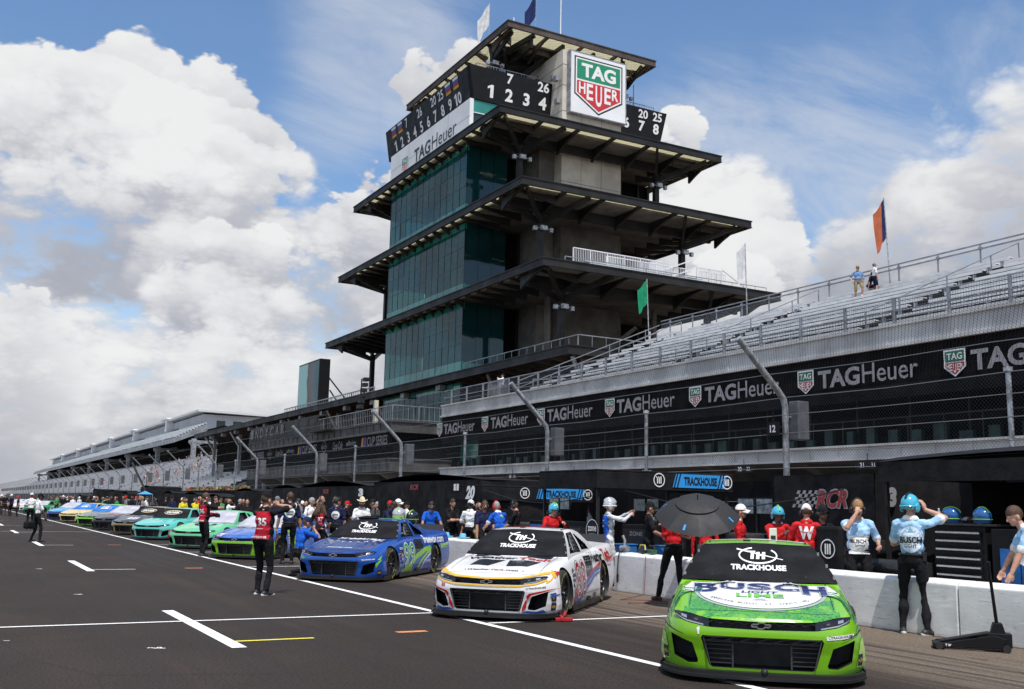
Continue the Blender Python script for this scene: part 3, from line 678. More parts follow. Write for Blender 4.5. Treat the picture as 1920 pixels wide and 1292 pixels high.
q = MB()
for i in range(4): q.bx(45, 57.5, 67.6+i*.7, 68.1+i*.7, 20.95+i*.35, 21.02+i*.35)
kw2(q.build('bench', M_ALU))
q = MB(); railing(q, [(41, 66.5, 20.75), (61.9, 66.5, 20.75)], .45, bars=1.3, r=.03); tpart(q, 'edge_rail', M_RAIL)
# long podium roof running on past the tower
PX0, PX1, PY0, PY1, PZ = 38.8, 62., 62.3, 190., 13.35
pr_, kw3 = base_thing('podium_roof', 'long dark steel roof below the tower running on over the far seats', 'roof', (50, 126, 0))
q = MB(); q.bx(PX0, PX0+.22, PY0, PY1, PZ-.62, PZ); q.bx(PX0+.22, PX1, PY0, PY0+.22, PZ-.62, PZ); q.bx(PX0-.07, PX0+.1, PY0-.07, PY1, PZ, PZ+.09); q.bx(PX0+.1, PX1, PY0-.07, PY0+.1, PZ, PZ+.09); kw3(q.build('fascia', M_STEEL))
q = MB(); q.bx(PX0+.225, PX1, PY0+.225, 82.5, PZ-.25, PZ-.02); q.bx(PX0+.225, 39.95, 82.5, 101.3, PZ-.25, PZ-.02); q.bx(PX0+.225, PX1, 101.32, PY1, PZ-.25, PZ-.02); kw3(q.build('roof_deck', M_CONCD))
q = MB()
for i in range(60):
    y = PY0+1+i*2.13; q.prism([(PX0+.22, y-.09, PZ-.26), (PX0+.22, y-.09, PZ-.55), (PX0+5, y-.09, PZ-1.3), (PX0+5, y-.09, PZ-.26)], (0, .18, 0))
[kw3(o) for o in q.each('bracket', M_RUST)]
q = MB()
railing(q, [(PX0+1.2, 82, PZ), (PX0+1.2, PY0+.6, PZ), (50, PY0+.6, PZ)], 1.0, bars=1.2, r=.03); railing(q, [(PX0+.4, 102, PZ+.1), (PX0+.4, 135, PZ+.1)], .55, bars=.7, r=.06)
kw3(q.build('roof_rail', M_RAIL))
q = MB()
for y in (64.5, 78, 104, 120, 136, 152, 168, 186):
    q = MB(); q.bx(41.4, 41.9, y-.25, y+.25, 0, PZ-.3); q.bar((41.6, y, PZ-3), (39.6, y-1.5, PZ-.6), .25); kw3(q.build('column', M_GALV))
q = MB()
for y in np.arange(86, 188, 8.5): q.bx(PX0+.5, PX0+1.1, y-.45, y+.45, PZ-1.15, PZ-.65)
[kw3(o) for o in q.each('roof_lamp', M_ALUD)]
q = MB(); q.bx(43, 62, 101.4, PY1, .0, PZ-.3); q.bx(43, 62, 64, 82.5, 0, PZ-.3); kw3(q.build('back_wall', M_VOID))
# video screen on the podium roof
a = at_x(561, 690, 40.5); b_ = at_x(600, 678, 40.5)
ya, yb = a.y, b_.y
vs_, kw4 = base_thing('video_screen', 'big video screen standing on the podium roof beyond the tower', 'screen', (41.5, (ya+yb)/2, PZ))
zt = 19.9; zb = PZ+.5
q = MB(); q.bx(40.5, 41.9, yb, ya, zb, zt); kw4(q.build('casing', M_BLACK, bevel=.04))
def screen_mat():
    ma = bpy.data.materials.new('screen_image'); ma.use_nodes = True; t = NT(ma.node_tree); b = t.n['Principled BSDF']
    tc = t.new('ShaderNodeTexCoord').outputs['Object']; sp = t.new('ShaderNodeSeparateXYZ'); t.put(sp.inputs[0], tc)
    n = t.noise(tc, .25, 3, .5, .6); y = t.ramp(sp.outputs[1], yb, ya, 0, 1, False)
    y = t.math('ADD', y, t.math('MULTIPLY', t.math('SUBTRACT', n, .5), .35))
    cr = t.new('ShaderNodeValToRGB'); t.put(cr.inputs[0], y); e = cr.color_ramp.elements
    e[0].color = (.01, .05, .07, 1); e[0].position = .1; e[1].color = (.20, .42, .45, 1); e[1].position = .8
    for p_, c_ in ((.25, (.02, .08, .10, 1)), (.38, (.10, .03, .03, 1)), (.50, (.02, .015, .02, 1)), (.58, (.22, .42, .44, 1))): e.new(p_).color = c_
    t.put(b.inputs['Base Color'], (.01, .01, .01, 1)); t.put(b.inputs['Emission Color'], cr.outputs[0]); b.inputs['Emission Strength'].default_value = .55; b.inputs['Roughness'].default_value = .4
    return ma
q = MB(); q.bx(40.47, 40.5, yb+.15, ya-.15, zb+.2, zt-.2); kw4(q.build('picture', screen_mat()))
q = MB()
for y in (yb+1, ya-1): q.bx(40.9, 41.5, y-.2, y+.2, PZ, zb+.2); q.bar((41.9, y, zt-2), (46, y, PZ), .15)
q.bar((42, yb, zt-4), (42, yb-4.5, PZ), .14); kw4(q.build('support', M_STEEL))
# ------------------------------------------------------------------ flags
def flag(loc, h, fw, fh, m, label, lean=(0,0), droop=.6, cat='flag', wave=1.0, dirx=-1, zrod=.03, emblem=None, at=1.):
    t = thing('flag', label, cat, loc, 0, 'flags on poles')
    top = Vector((lean[0], lean[1], h))
    q = MB(); q.tube([(0, 0, 0), top*.5, top], [zrod, zrod*.85, zrod*.7], 8); q.build('flagpole', M_GALV, t, smooth=40)
    def fn(a, b):
        p = top*(at - (fh/h)*(1-b)); x = dirx*fw*a
        return (p.x + x*.92*(1-.35*droop), p.y + .10*wave*fw*math.sin(6*a+2.2*b)*a**.5 - .25*x, p.z - droop*fw*a*.9 - .05*fw*math.sin(9*a+b))
    q = MB(); q.grid(fn, 14, 10); c = q.build('cloth', m, t, smooth=180)
    if emblem: emblem(t, fn)
    return t
pz = 47.1
def fl_on(u, v_top, Y, lab, m, fw, fh, **k):
    base = at_y(u, 60, Y); top_ = at_y(u, v_top, Y)
    return flag((base.x, Y, pz), top_.z-pz, fw, fh, m, lab, **k)
fwht, fnav, fgrn, forg = (mat('flag_'+n_, c_, .8, var=.12, vs=1.5, spec=.1) for n_, c_ in (('white', (.60, .61, .62)), ('navy', (.02, .03, .10)), ('green', (.015, .24, .12)), ('orange', (.42, .12, .06))))
fl_on(917, 4, 86, 'grey white flag hanging from the leftmost pole on the tower roof', fwht, 1.9, 2.4, droop=1.2, emblem=None)
fl_on(1004, -12, 88, 'dark blue flag hanging on the tower roof', fnav, 1.9, 2.5, droop=1.25)
t = thing('flagpole', 'bare flagpole between the two flags on the tower roof', 'flagpole', (at_y(963, 60, 87).x, 87, pz)); q = MB(); q.tube([(0,0,0),(0,0,4.6)], .05); q.build('pole', M_INKW, t, smooth=40); q = MB(); q.tube([(0, 0, 1.4), (.05, 0, 2.7)], [.14, .10]); q.build('furled_cloth', fnav, t, smooth=60)
t = thing('flagpole', 'tall bare white flagpole at the right of the tower roof', 'flagpole', (at_y(1051, 60, 86).x, 86, pz)); q = MB(); q.tube([(0,0,0),(0,0,9)], [.07, .05]); q.build('pole', M_INKW, t, smooth=40)
# ------------------------------------------------------------------ near grandstand with lettered banner
GX, GY0, GY1 = 31.0, -20.0, 67.0
ZG0, ZG1, ZB0, ZF0, ZF1 = 3.70, 4.30, 6.0, 7.90, 8.70     # girder, banner bottom, fascia bottom and top
gs, kwg = base_thing('grandstand', 'near grandstand with rows of aluminium benches above a black lettered banner', 'grandstand', (36, 25, 0))
gp = lambda mb, n, m, **k: kwg(mb.build(n, m, None, **k))
def gsub(mb, n, m, par, **k):
    return mb.build(n, m, par, **k)
q = MB(); q.bx(GX, GX+.12, GY0, GY1, ZF0+.12, ZF1); q.bx(GX-.10, GX+.2, GY0, GY1, ZF1, ZF1+.09); q.bx(GX-.12, GX+.3, GY0, GY1, ZF0, ZF0+.12)
for y in np.arange(GY0+1, GY1, 3.05): q.bx(GX-.03, GX, y-.05, y+.05, ZF0+.12, ZF1)
gp(q, 'fascia', M_GIRD)
q = MB(); q.bx(GX, GX+.25, GY0, GY1, ZG0+.08, ZG1-.08); q.bx(GX-.12, GX+.35, GY0, GY1, ZG0, ZG0+.08); q.bx(GX-.12, GX+.35, GY0, GY1, ZG1-.08, ZG1)
for y in np.arange(GY0+2, GY1, 1.53): q.bx(GX-.06, GX, y-.03, y+.03, ZG0+.08, ZG1-.08)
gp(q, 'girder', M_GIRD)
q = MB(); q.grid(lambda a, b: (GX+.05-.05*math.sin(math.pi*b)+.03*math.sin(60*a+3*b), GY0+(GY1-GY0)*a, ZB0+(ZF0-ZB0)*b), 120, 6); ban = gp(q, 'banner', M_BANNER, smooth=80)
words = [(1855, 1520)]
L = MB(); L2 = MB(); S = MB()
# repeats of the name along the banner: measured word centres
for (us, vs0), (u0, v0, u1, v1) in (((1790, 658), (1820, 653, 1935, 640)), ((1511, 700), (1534, 695, 1722, 670)), ((1304, 728), (1322, 724, 1462, 702)), ((1144, 751), (1157, 748, 1266, 731)),
                                   ((1015, 770), (1027, 768, 1112, 755)), ((910, 785), (921, 783, 991, 772)), ((825, 797), (833, 795, 891, 786))):
    s = at_x(us, vs0, GX-.04); a = at_x(u0, v0, GX-.04); b = at_x(u1, v1, GX-.04)
    wd = a.y-b.y
    if us > 1700: wd = 4.9; b = Vector((a.x, a.y-wd, a.z))
    zc = 7.02; wd = max(3.2, min(wd, 5.2))
    put_text(L, 'TAG', (GX-.06, a.y-wd*.22, zc), NX, UZ, wd*.44, .74, .035); put_text(L, 'Heuer', (GX-.06, a.y-wd*.73, zc+.03), NX, UZ, wd*.53, .76, .004)
    shield_shape(S, (GX-.06, s.y, zc-.02), NX, UZ, .98, (0, 1, 2, 3), off=.006)
gsub(L, 'banner_lettering', M_INKG, ban); gsub(S, 'banner_shield', [M_INKW, mat('shield_green_dull', (.02, .16, .10)), mat('shield_red_dull', (.36, .03, .04)), M_INKW], ban)
q = MB(); q.bx(GX+1.2, GX+1.3, GY0, GY1, ZG1, ZF0)
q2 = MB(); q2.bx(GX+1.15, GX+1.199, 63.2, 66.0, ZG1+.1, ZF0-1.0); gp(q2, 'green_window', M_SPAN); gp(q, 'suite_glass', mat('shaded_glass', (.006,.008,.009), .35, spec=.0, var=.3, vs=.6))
q = MB()
for y in np.arange(GY0, GY1, 2.6): q.bx(GX+1.12, GX+1.2, y-.04, y+.04, ZG1, ZF0)
q.bx(GX+.2, GX+1.25, GY0, GY1, ZG1-.1, ZG1); q.bar((GX+.5, GY0, ZG1+1.0), (GX+.5, GY1, ZG1+1.0), .05)
for y in np.arange(GY0, GY1, 1.6): q.bar((GX+.5, y, ZG1), (GX+.5, y, ZG1+1.), .035)
gp(q, 'suite_railing', M_STEEL)
q = MB(); rnd = random.Random(3)
for y in np.arange(GY0+1, GY1-1, 1.1):
    if rnd.random() < .75:
        z = ZG1+.02; h = rnd.uniform(.35, .7); q.bx(GX+.85, GX+1.05, y, y+rnd.uniform(.25, .6), z, z+h)
[kwg(o) for o in q.each('suite_chair', [mat('suite_chair', (.010, .035, .03), .6, var=.6, vs=1.2)])]
q = MB(); q.bx(GX+5.0, GX+5.3, GY0, GY1, 0, ZG0); gp(q, 'back_wall', M_BRICK)
q = MB(); q.bx(GX+.05, GX+5.3, GY0, GY1, ZG0-.02, ZG0-.001)
for y in np.arange(GY0+3, GY1, 6.1):
    q.prism([(GX+.3, y-.25, ZG0-.02), (GX+5, y-.25, ZG0-.02), (GX+5, y-.25, ZG0-1.9)], (0, .5, 0)); q.bx(GX+2.4, GX+2.9, y-.25, y+.25, 0, ZG0-.9)
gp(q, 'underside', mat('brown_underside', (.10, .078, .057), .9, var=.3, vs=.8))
NR = 11; RX0, RZ0, DX, DZ = GX+.9, ZF1+.02, 1.005, .437
q = MB()
for r in range(NR):
    x = RX0+r*DX; z = RZ0+r*DZ; q.bx(x-.05, x+DX-.05, GY0, GY1-9+r*.35 if r < 4 else GY1-10, z-.4, z)
gp(q, 'terracing', mat('terrace_dark', (.018,.018,.02), .85, var=.3, vs=1))
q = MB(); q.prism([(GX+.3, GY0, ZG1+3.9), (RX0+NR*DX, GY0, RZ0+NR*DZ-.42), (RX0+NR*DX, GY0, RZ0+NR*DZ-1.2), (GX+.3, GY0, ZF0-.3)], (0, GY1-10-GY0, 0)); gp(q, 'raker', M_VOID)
for r in range(NR):
    x = RX0+r*DX; z = RZ0+r*DZ; q = MB(); rr = random.Random(r)
    y = GY0
    while y < GY1-11:
        y2 = min(y+11.2, GY1-11)
        q.bx(x+.18, x+.44, y, y2, z+.42, z+.46); q.bx(x+.150, x+.179, y, y2, z+.32, z+.458)
        for k in np.arange(y+.5, y2, 1.83): q.bx(x+.22, x+.40, k-.03, k+.03, z, z+.4)
        y = y2+1.1
    gp(q, 'bench', mat('seat_alu', (.80,.80,.80), .5, .0, var=.12, vs=.9))
q = MB()                                        # front rail with woven mesh, stepped aisle rails, back rail
fr_y = np.arange(GY0, GY1+.1, 2.45)
for i, y in enumerate(fr_y): q.bx(GX+.12, GX+.22, y-.05, y+.05, ZF1, ZF1+1.15)
for zz in (1.12, .62, .10): q.bar((GX+.17, GY0, ZF1+zz), (GX+.17, GY1, ZF1+zz), .05)
for y in np.arange(GY0+11.7, GY1-10, 12.3):
    for dy in (-.55, .0):
        for r in (0, 2, 5, 8, 10):
            x = RX0+r*DX; z = RZ0+r*DZ
            if dy == 0: q.bar((x, y, z), (x, y, z+.95), .045)
    q.bar((RX0, y, RZ0+.95), (RX0+10*DX, y, RZ0+10*DZ+.95), .045)
BX, BZ = RX0+NR*DX+.2, RZ0+NR*DZ
for y in np.arange(GY0, GY1-9, 2.45): q.bar((BX, y, BZ-.4), (BX, y, BZ+1.25), .06); q.bx(BX-.07, BX+.07, y-.07, y+.07, BZ+.98, BZ+1.12)
for zz in (1.25, 1.02): q.bar((BX, GY0, BZ+zz), (BX, GY1-10, BZ+zz), .065)
y = GY1-10.2
for zz in (1.0, .55): q.bar((RX0, y+.4, RZ0+zz), (BX, y+.4, BZ+zz), .06)
for r in (0, 3, 7, 10): q.bar((RX0+r*DX, y+.4, RZ0+r*DZ), (RX0+r*DX, y+.4, RZ0+r*DZ+1), .05)
gp(q, 'handrail', M_RAIL)
q = MB(); q.poly([(GX+.175, GY0, ZF1+.05), (GX+.175, GY1, ZF1+.05), (GX+.175, GY1, ZF1+1.12), (GX+.175, GY0, ZF1+1.12)]); gp(q, 'rail_mesh', M_SQ)
q = MB(); q.poly([(BX, GY0, BZ-.3), (BX, GY1-10, BZ-.3), (BX, GY1-10, BZ+1.0), (BX, GY0, BZ+1.0)]); gp(q, 'back_mesh', M_RMESH)
q = MB(); railing(q, [(GX+1.6, 56.6, ZF1), (GX+5, 56.6, ZF1+.2), (GX+5, 66.5, ZF1+.1)], 1.1, bars=.35, r=.03); railing(q, [(GX+.6, 58, ZF1), (GX+.6, 61, ZF1)], 1.2, bars=.14, r=.03); q.bx(GX+.2, 38.6, 56.5, GY1, ZF1-.3, ZF1-.01)
gp(q, 'walkway', M_ALUD)
# flags along the back rail of the stand
for (u, vt, vb, m, lab, fw, fh, kk) in ((1213, 523, 640, fgrn, 'green flag on a pole at the left end of the grandstand', 1.0, 1.75, dict(droop=1.0)),
                                   (1397, 456, 590, fwht, 'white flag on a pole at the back rail of the grandstand', .8, 2.1, dict(droop=.9)),
                                   (1657, 371, 530, forg, 'orange and navy flag on a pole above the two standing spectators', .95, 2.2, dict(droop=1.15))):
    bs = at_x(u+ (4 if u < 1500 else 13), vb, BX+.15); tp = at_x(u, vt, BX+.15)
    f_ = flag((BX+.15, bs.y, BZ-.3), tp.z-BZ+.3, fw, fh, m, lab, lean=(0, tp.y-bs.y), zrod=.04, dirx=-1, **kk)
    if m is forg:
        cl_ = [c for c in f_.children if c.name.startswith('cloth')][0]; cl_.data.materials.append(fnav)
        for p in cl_.data.polygons:
            if p.index % 14 < 5 and p.index > 0: p.material_index = 1
# ------------------------------------------------------------------ protruding suite block with sponsor banner
KX, KY0, KY1 = 28.6, 70.6, 111.5
sb_, kwk = base_thing('suite_building', 'dark suite building with a black sponsor banner and railed roof deck beyond the grandstand', 'building', (33, 90, 0))
kp = lambda mb, n, m, **k: kwk(mb.build(n, m, None, **k))
k_f1, k_f0, k_g1, k_g0 = 7.72, 7.05, 4.95, 4.15
q = MB(); q.bx(KX, KX+5, KY0, KY1, k_f0, k_f1); q.bx(KX-.1, KX+5, KY0-.1, KY1, k_f1, k_f1+.1); q.bx(KX-.1, KX+5, KY0-.1, KY1, k_f0-.1, k_f0)
q.bx(KX, KX+5, KY0, KY1, k_g0, k_g1); q.bx(KX-.1, KX+5, KY0-.1, KY1, k_g1, k_g1+.09); q.bx(KX-.1, KX+5, KY0-.1, KY1, k_g0-.09, k_g0)
for y in np.arange(KY0+.7, KY1, 1.5): q.bx(KX-.05, KX, y-.05, y+.05, k_f0, k_f1); q.bx(KX-.05, KX, y-.05, y+.05, k_g0, k_g1)
for x in np.arange(KX+.4, KX+5, .5): q.bx(x-.03, x+.03, KY0-.04, KY0, k_f0, k_f1)
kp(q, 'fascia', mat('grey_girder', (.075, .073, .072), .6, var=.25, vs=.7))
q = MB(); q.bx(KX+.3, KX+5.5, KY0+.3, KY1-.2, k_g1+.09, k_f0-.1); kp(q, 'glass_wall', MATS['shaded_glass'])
q = MB(); q.bx(KX+.12, KX+.28, KY0+.2, KY1-.2, 5.95, k_f0-.1); bn2 = kp(q, 'banner', M_BANNER)
L = MB()
def ln(u0, u1, s, ht, mi=0, bold=.01, vc=6.45, shear=0):
    a = at_x(u0, 830, KX+.1).y; b = at_x(u1, 830, KX+.1).y
    put_text(L, s, (KX+.10, (a+b)/2, vc), NX, UZ, a-b, ht, bold, shear, mi=mi)
for u0, u1, s, h_, sh_ in ((688, 726, 'CUP SERIES', .72, 0), (649, 668, 'xfinity', .55, 0), (624, 642, 'Coca-Cola', .62, .3), (603, 613, 'BUSCH', .30, 0), (567, 594, 'CUP SERIES', .70, 0), (538, 552, 'xfinity', .5, 0), (518, 531, 'Coca-Cola', .55, .3), (503, 511, 'BUSCH', .28, 0), (473, 496, 'CUP SERIES', .66, 0)):
    ln(u0, u1, s, h_, 0, .012, shear=sh_)
for u in (682, 562.5):
    y = at_x(u, 830, KX+.1).y
    for k in range(3): L.prism([(KX+.11, y+.55-.36*k, 6.1), (KX+.11, y+.25-.36*k, 6.1), (KX+.11, y+.15-.36*k, 6.8), (KX+.11, y+.45-.36*k, 6.8)], (-.01, 0, 0), 1+k)
for u in (608, 507):
    y = at_x(u, 830, KX+.1).y; L.lathe([(.46, 0), (.52, 0)], 24, Matrix.Translation((KX+.105, y, 6.45)) @ Matrix.Rotation(R(90), 4, 'Y'), 0)
o = L.build('banner_lettering', [M_INKG, mat('flag_gold', (.6, .36, .04)), mat('flag_red', (.4, .02, .03)), mat('flag_blue', (.04, .10, .5))]); o.parent = bn2
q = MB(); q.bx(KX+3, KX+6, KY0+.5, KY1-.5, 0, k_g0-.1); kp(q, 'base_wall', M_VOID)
q = MB()
for y in np.arange(KY0+3, KY1, 7): q.prism([(KX+.2, y-.3, k_g0-.1), (KX+3, y-.3, k_g0-.1), (KX+3, y-.3, k_g0-1.6)], (0, .6, 0))
[kwk(o) for o in q.each('corbel', M_CONCD)]
q = MB(); railing(q, [(KX+6.5, KY0+.1, k_f1+.1), (KX+.1, KY0+.1, k_f1+.1), (KX+.1, KY1, k_f1+.1)], 1.15, bars=.4, r=.028); kp(q, 'deck_railing', M_RAIL)
q = MB(); q.bx(KX+.05, KX+.1, 88, KY1-.5, k_f1+.2, k_f1+1.7)
q.bx(KX-.9, KX+.8, 83, 88, k_f1+.0, k_f1+.12)
for y in (83, 85.5, 88): q.bar((KX-.85, y, k_f1), (KX-.85, y, k_f1+1.3), .06)
q.bar((KX-.85, 83, k_f1+1.3), (KX-.85, 88, k_f1+1.3), .06)
dk = kp(q, 'deck_board', M_STEEL)
L = MB()
for i, y in enumerate(np.arange(110.2, 97, -1.9)): put_text(L, 'INDYCAR'[i], (KX-.02, y, k_f1+1.0), NX, UZ, 1.2, .95, .02)
o = L.build('deck_lettering', mat('dim_ink', (.16, .16, .17), .6)); o.parent = dk
q = MB()
for dx, dy, h in ((0, 0, 4.2), (.5, .7, 3.2)): q.tube([(KX+1+dx, 80+dy, k_f1), (KX+1+dx, 80+dy, k_f1+h)], .06)
for k in range(7): q.bx(KX+.5+.2*k, KX+.9+.2*k, 79.3+.3*k, 79.9+.3*k, k_f1+1.2+.5*k, k_f1+1.5+.5*k)
kp(q, 'camera_mast', M_STEEL)
q = MB(); q.bx(KX+.8, KX+1.1, 76.2, 76.5, k_f1+.1, k_f1+2.1); kp(q, 'pale_post', mat('cream_post', (.6, .55, .42)))
# ------------------------------------------------------------------ far grandstands
fg, kwf = base_thing('grandstand', 'far grandstand bowl of grey bench rows under an upper deck, dotted with spectators', 'grandstand', (34, 250, 0))
fp = lambda mb, n, m, **k: kwf(mb.build(n, m, None, **k))
FX0, FZ0, FX1, FZ1, FY0, FY1 = 26.5, 2.6, 39.5, 8.9, 113., 560.
q = MB(); q.prism([(FX0, FY0, 0), (FX0, FY0, FZ0), (FX1, FY0, FZ1-.1), (FX1+3, FY0, FZ1-.1), (FX1+3, FY0, 0)], (0, FY1-FY0, 0)); fp(q, 'bowl', mat('bowl_grey', (.08, .083, .09), .85, var=.3, vs=.25))
def far_bench():
    ma = bpy.data.materials.new('far_bench'); ma.use_nodes = True; t = NT(ma.node_tree); b = t.n['Principled BSDF']; tc = t.new('ShaderNodeTexCoord').outputs['Object']
    mp = t.new('ShaderNodeMapping'); t.put(mp.inputs[0], tc); mp.inputs['Scale'].default_value = (1.2, .35, 1)
    n = t.noise(mp.outputs[0], 1.9, 4, .75); t.put(b.inputs['Base Color'], t.mix(t.ramp(n, .56, .68), (.50, .50, .52), (.06, .06, .065))); b.inputs['Roughness'].default_value = .5; b.inputs['Metallic'].default_value = .25
    return ma
M_FB = far_bench()
NB = 24
for r in range(NB):
    t_ = r/(NB-1); x = FX0+(FX1-FX0)*t_; z = FZ0+(FZ1-FZ0)*t_; q = MB(); y = FY0+.5
    while y < FY1-1:
        y2 = min(y+13, FY1); q.bx(x-.2, x+.28, y, y2, z+.36, z+.42); q.bx(x-.23, x-.205, y, y2, z+.14, z+.42); y = y2+1.0
    fp(q, 'bench', M_FB)
q = MB(); q.prism([(38, 205, 12.6), (38, 205, 13.35), (44.3, 205, 16.6), (44.3, 205, 15.2)], (0, FY1-205, 0)); fp(q, 'upper_deck', M_ALUD)
for r in range(11):
    t_ = r/10; q = MB(); y = 206
    while y < FY1-1:
        y2 = min(y+13, FY1); q.bx(38.5+5.6*t_-.2, 38.5+5.6*t_+.2, y, y2, 13.75+2.95*t_, 13.92+2.95*t_); y = y2+1.2
    fp(q, 'upper_bench', M_ALU)
q = MB()
for zz in (13.8, 14.2): q.bar((38, 205, zz), (38, FY1, zz), .05)
for y in np.arange(205, 420, 3): q.bar((38, y, 13.3), (38, y, 14.2), .05)
fp(q, 'deck_rail', M_ALU)
q = MB()
for y in (192, 228, 268, 306, 346, 392, 440, 490, 540):
    q = MB(); q.bx(38.8, 39.6, y-.4, y+.4, 5, 12.8); q.bar((39.2, y, 11.2), (38.3, y, 12.2), .3); q.bar((39.2, y, 11.6), (43, y, 12.8), .4); q.bx(38.3, 46, y-.3, y+.3, 12.0, 12.5); fp(q, 'pillar', M_ALUD)
q = MB(); q.bx(44.4, 45, 192, FY1, 5, 15.5); fp(q, 'back_wall', M_VOID)
sbx, kws = base_thing('suite_building', 'long white suite building with sloping roof along the top of the far stand', 'building', (54, 380, 0))
q = MB(); q.bx(46.2, 64, 219, FY1, 15.5, 19.6); kws(q.build('wall', mat('pale_wall', (.55, .57, .60), .7, var=.06, vs=.2)))
q = MB(); q.prism([(44.9, 217.5, 20.0), (44.9, 217.5, 20.45), (66, 217.5, 20.0), (66, 217.5, 19.62)], (0, FY1-217, 0)); kws(q.build('roof', mat('pale_roof', (.60, .62, .64), .6)))
q = MB()
for y in np.arange(220.5, 400, 2.): q.bx(46.12, 46.2, y-.75, y+.75, 16.9, 18.0)
[kws(o) for o in q.each('window', M_GLASSD)]
q = MB()
for x in (50, 53.5, 57): q.bx(x-.9, x+.9, 218.9, 219, 16.6, 18.4)
[kws(o) for o in q.each('window', M_GLASSD)]
q = MB()
for y in (252, 300, 346, 392, 440, 500): q = MB(); q.bx(44.6, 46.2, y-.6, y+.6, 17.6, 20.9); q.bx(44.3, 45.6, y-2, y+6, 20.46, 20.8); kws(q.build('buttress', M_WHITEP))
# flower bed, lettered wall and dark box where the bowl begins
bw, kwb = base_thing('barrier_wall', 'dark barrier with lettered panel and flower trough in front of the far stand', 'barrier', (25.6, 122, 0))
q = MB(); q.bx(25.2, 26.3, 112, 131, 0, 2.7); kwb(q.build('base', M_VOID))
q = MB(); q.bx(24.9, 25.15, 96, 112, 1.1, 2.5); pn = kwb(q.build('panel', M_ALUD))
L = MB(); put_text(L, 'INDIANAPOLIS MOTOR SPEEDWAY', (24.88, 104, 1.9), NX, UZ, 14, .6, .02); o = L.build('lettering', M_INKK); o.parent = pn
q = MB(); rf = random.Random(5)
for k in range(600):
    c = Vector((25.5+rf.uniform(-.3, .3), rf.uniform(99, 127), 2.75+rf.uniform(0, .35))); d = Vector((rf.uniform(-1,1), rf.uniform(-1,1), rf.uniform(-1,1))).normalized(); e = d.orthogonal().normalized()
    q.poly([c-d*.12-e*.08, c+d*.12-e*.05, c+d*.1+e*.09, c-d*.1+e*.08], rf.choice((0, 0, 0, 1, 2, 3)))
kwb(q.build('flower_trough', [mat('leaf_green', (.06, .10, .03)), mat('petal_yellow', (.40, .28, .03)), mat('petal_red', (.4, .03, .03)), mat('petal_orange', (.3, .10, .03))]))
SF = 1.38                                       # this whole far part lies that much farther off than first measured
SFM = Matrix.Translation(C0) @ Matrix.Scale(SF, 4) @ Matrix.Translation(-C0)
for r_ in (fg, sbx, bw): r_.matrix_basis = SFM @ r_.matrix_basis
# ------------------------------------------------------------------ catch fence behind the pits
FNX = 18.0
cf, kwc = base_thing('catch_fence', 'tall chain link catch fence on bent steel posts between pit boxes and grandstand', 'fence', (FNX, 60, 0))
zb_ = 4.45
for j, y in enumerate([18.75-12.2*2, 18.75-12.2, 18.75, 30.2, 43.1, 55.2, 67.6, 79.5] + list(np.arange(91.5, 420, 9.2))):
    q = MB(); q.tube([(FNX, y, 0), (FNX, y, zb_-.25), (FNX-.06, y, zb_-.05), (FNX-.25, y, zb_+.16), (FNX-1.45, y, zb_+1.3)], .078 if y < 82 else .05, 12)
    q.lathe([(0, .06), (.088, .05), (.088, -.05), (0, -.06)], 12, Matrix.Translation((FNX-1.45, y, zb_+1.3)) @ Matrix.Rotation(R(-46), 4, 'Y'))
    kwc(q.build('post', M_GALV if y < 82 else M_RAIL, None, smooth=40))
    q = MB(); q.bx(FNX+.13, FNX+.5, y-.3, y+.02, zb_-1.05, zb_-.1); q.bar((FNX, y, zb_-.5), (FNX+.3, y-.1, zb_-.5), .06)
    kwc(q.build('light_box', mat('box_grey', (.13, .135, .15), .5, .3, var=.2, vs=4), None, bevel=.02))
for y in [18.75-6.1, 18.75-18.3, 24.5, 36.6, 49.1, 61.4, 73.5, 85.5]:
    q = MB(); q.tube([(FNX, y, 0), (FNX, y, zb_-.02)], .052, 10); q.lathe([(0, .1), (.09, .08), (.09, 0), (0, -.01)], 10, Matrix.Translation((FNX, y, zb_))); kwc(q.build('post', M_GALV, None, smooth=40))
q = MB(); rc = random.Random(2)
for zz, xx in ((1.1, 0), (1.9, 0), (2.7, 0), (3.1, 0), (3.55, 0), (4.0, 0), (4.43, 0), (4.95, -.55), (5.6, -1.28)):
    ys = np.arange(-18, 420, 3.05)
    q.tube([(FNX+xx-.07, y, zz-(.05*rc.random() if i % 2 else 0)) for i, y in enumerate(ys)], .009, 5)
kwc(q.build('cable', mat('cable_grey', (.22,.23,.24), .5, .5)))
q = MB(); n = 80
q.grid(lambda a, b: (FNX-.05+.02*math.sin(40*a), -18+438*a, .3+(zb_-.3)*b), n, 3); q.grid(lambda a, b: (FNX-.1-1.3*b, -18+438*a, zb_+.05+1.25*b), n, 2); kwc(q.build('wire_mesh', M_CHAIN))
q = MB(); q.grid(lambda a, b: (FNX-.09+.03*math.sin(70*a), 2+150*a, .15+2.25*b), 160, 4); kwc(q.build('dark_backdrop', M_BANNER))  # added black sheet, darkens the space behind the pit carts
def plate(y, x, z, s, lab, w_=.5, two=False):
    t = thing('number_plate', lab, 'sign', (x, y, z), 0, 'pit stall number plates'); q = MB(); q.bx(-.015, .015, -w_/2, w_/2, -.16, .16)
    q.bar((0, 0, .16), (0, 0, .45), .02)
    b = q.build('plate', M_BLACK, t); L = MB()
    if two: put_text(L, s, (-.022, w_*.22, 0), NX, UZ, None, .19, .03); put_text(L, s, (-.022, -w_*.25, 0), NX, UZ, None, .17, .01)
    else: put_text(L, s, (-.022, 0, 0), NX, UZ, None, .18, .03)
    L.build('digits', M_INKW, b); return t
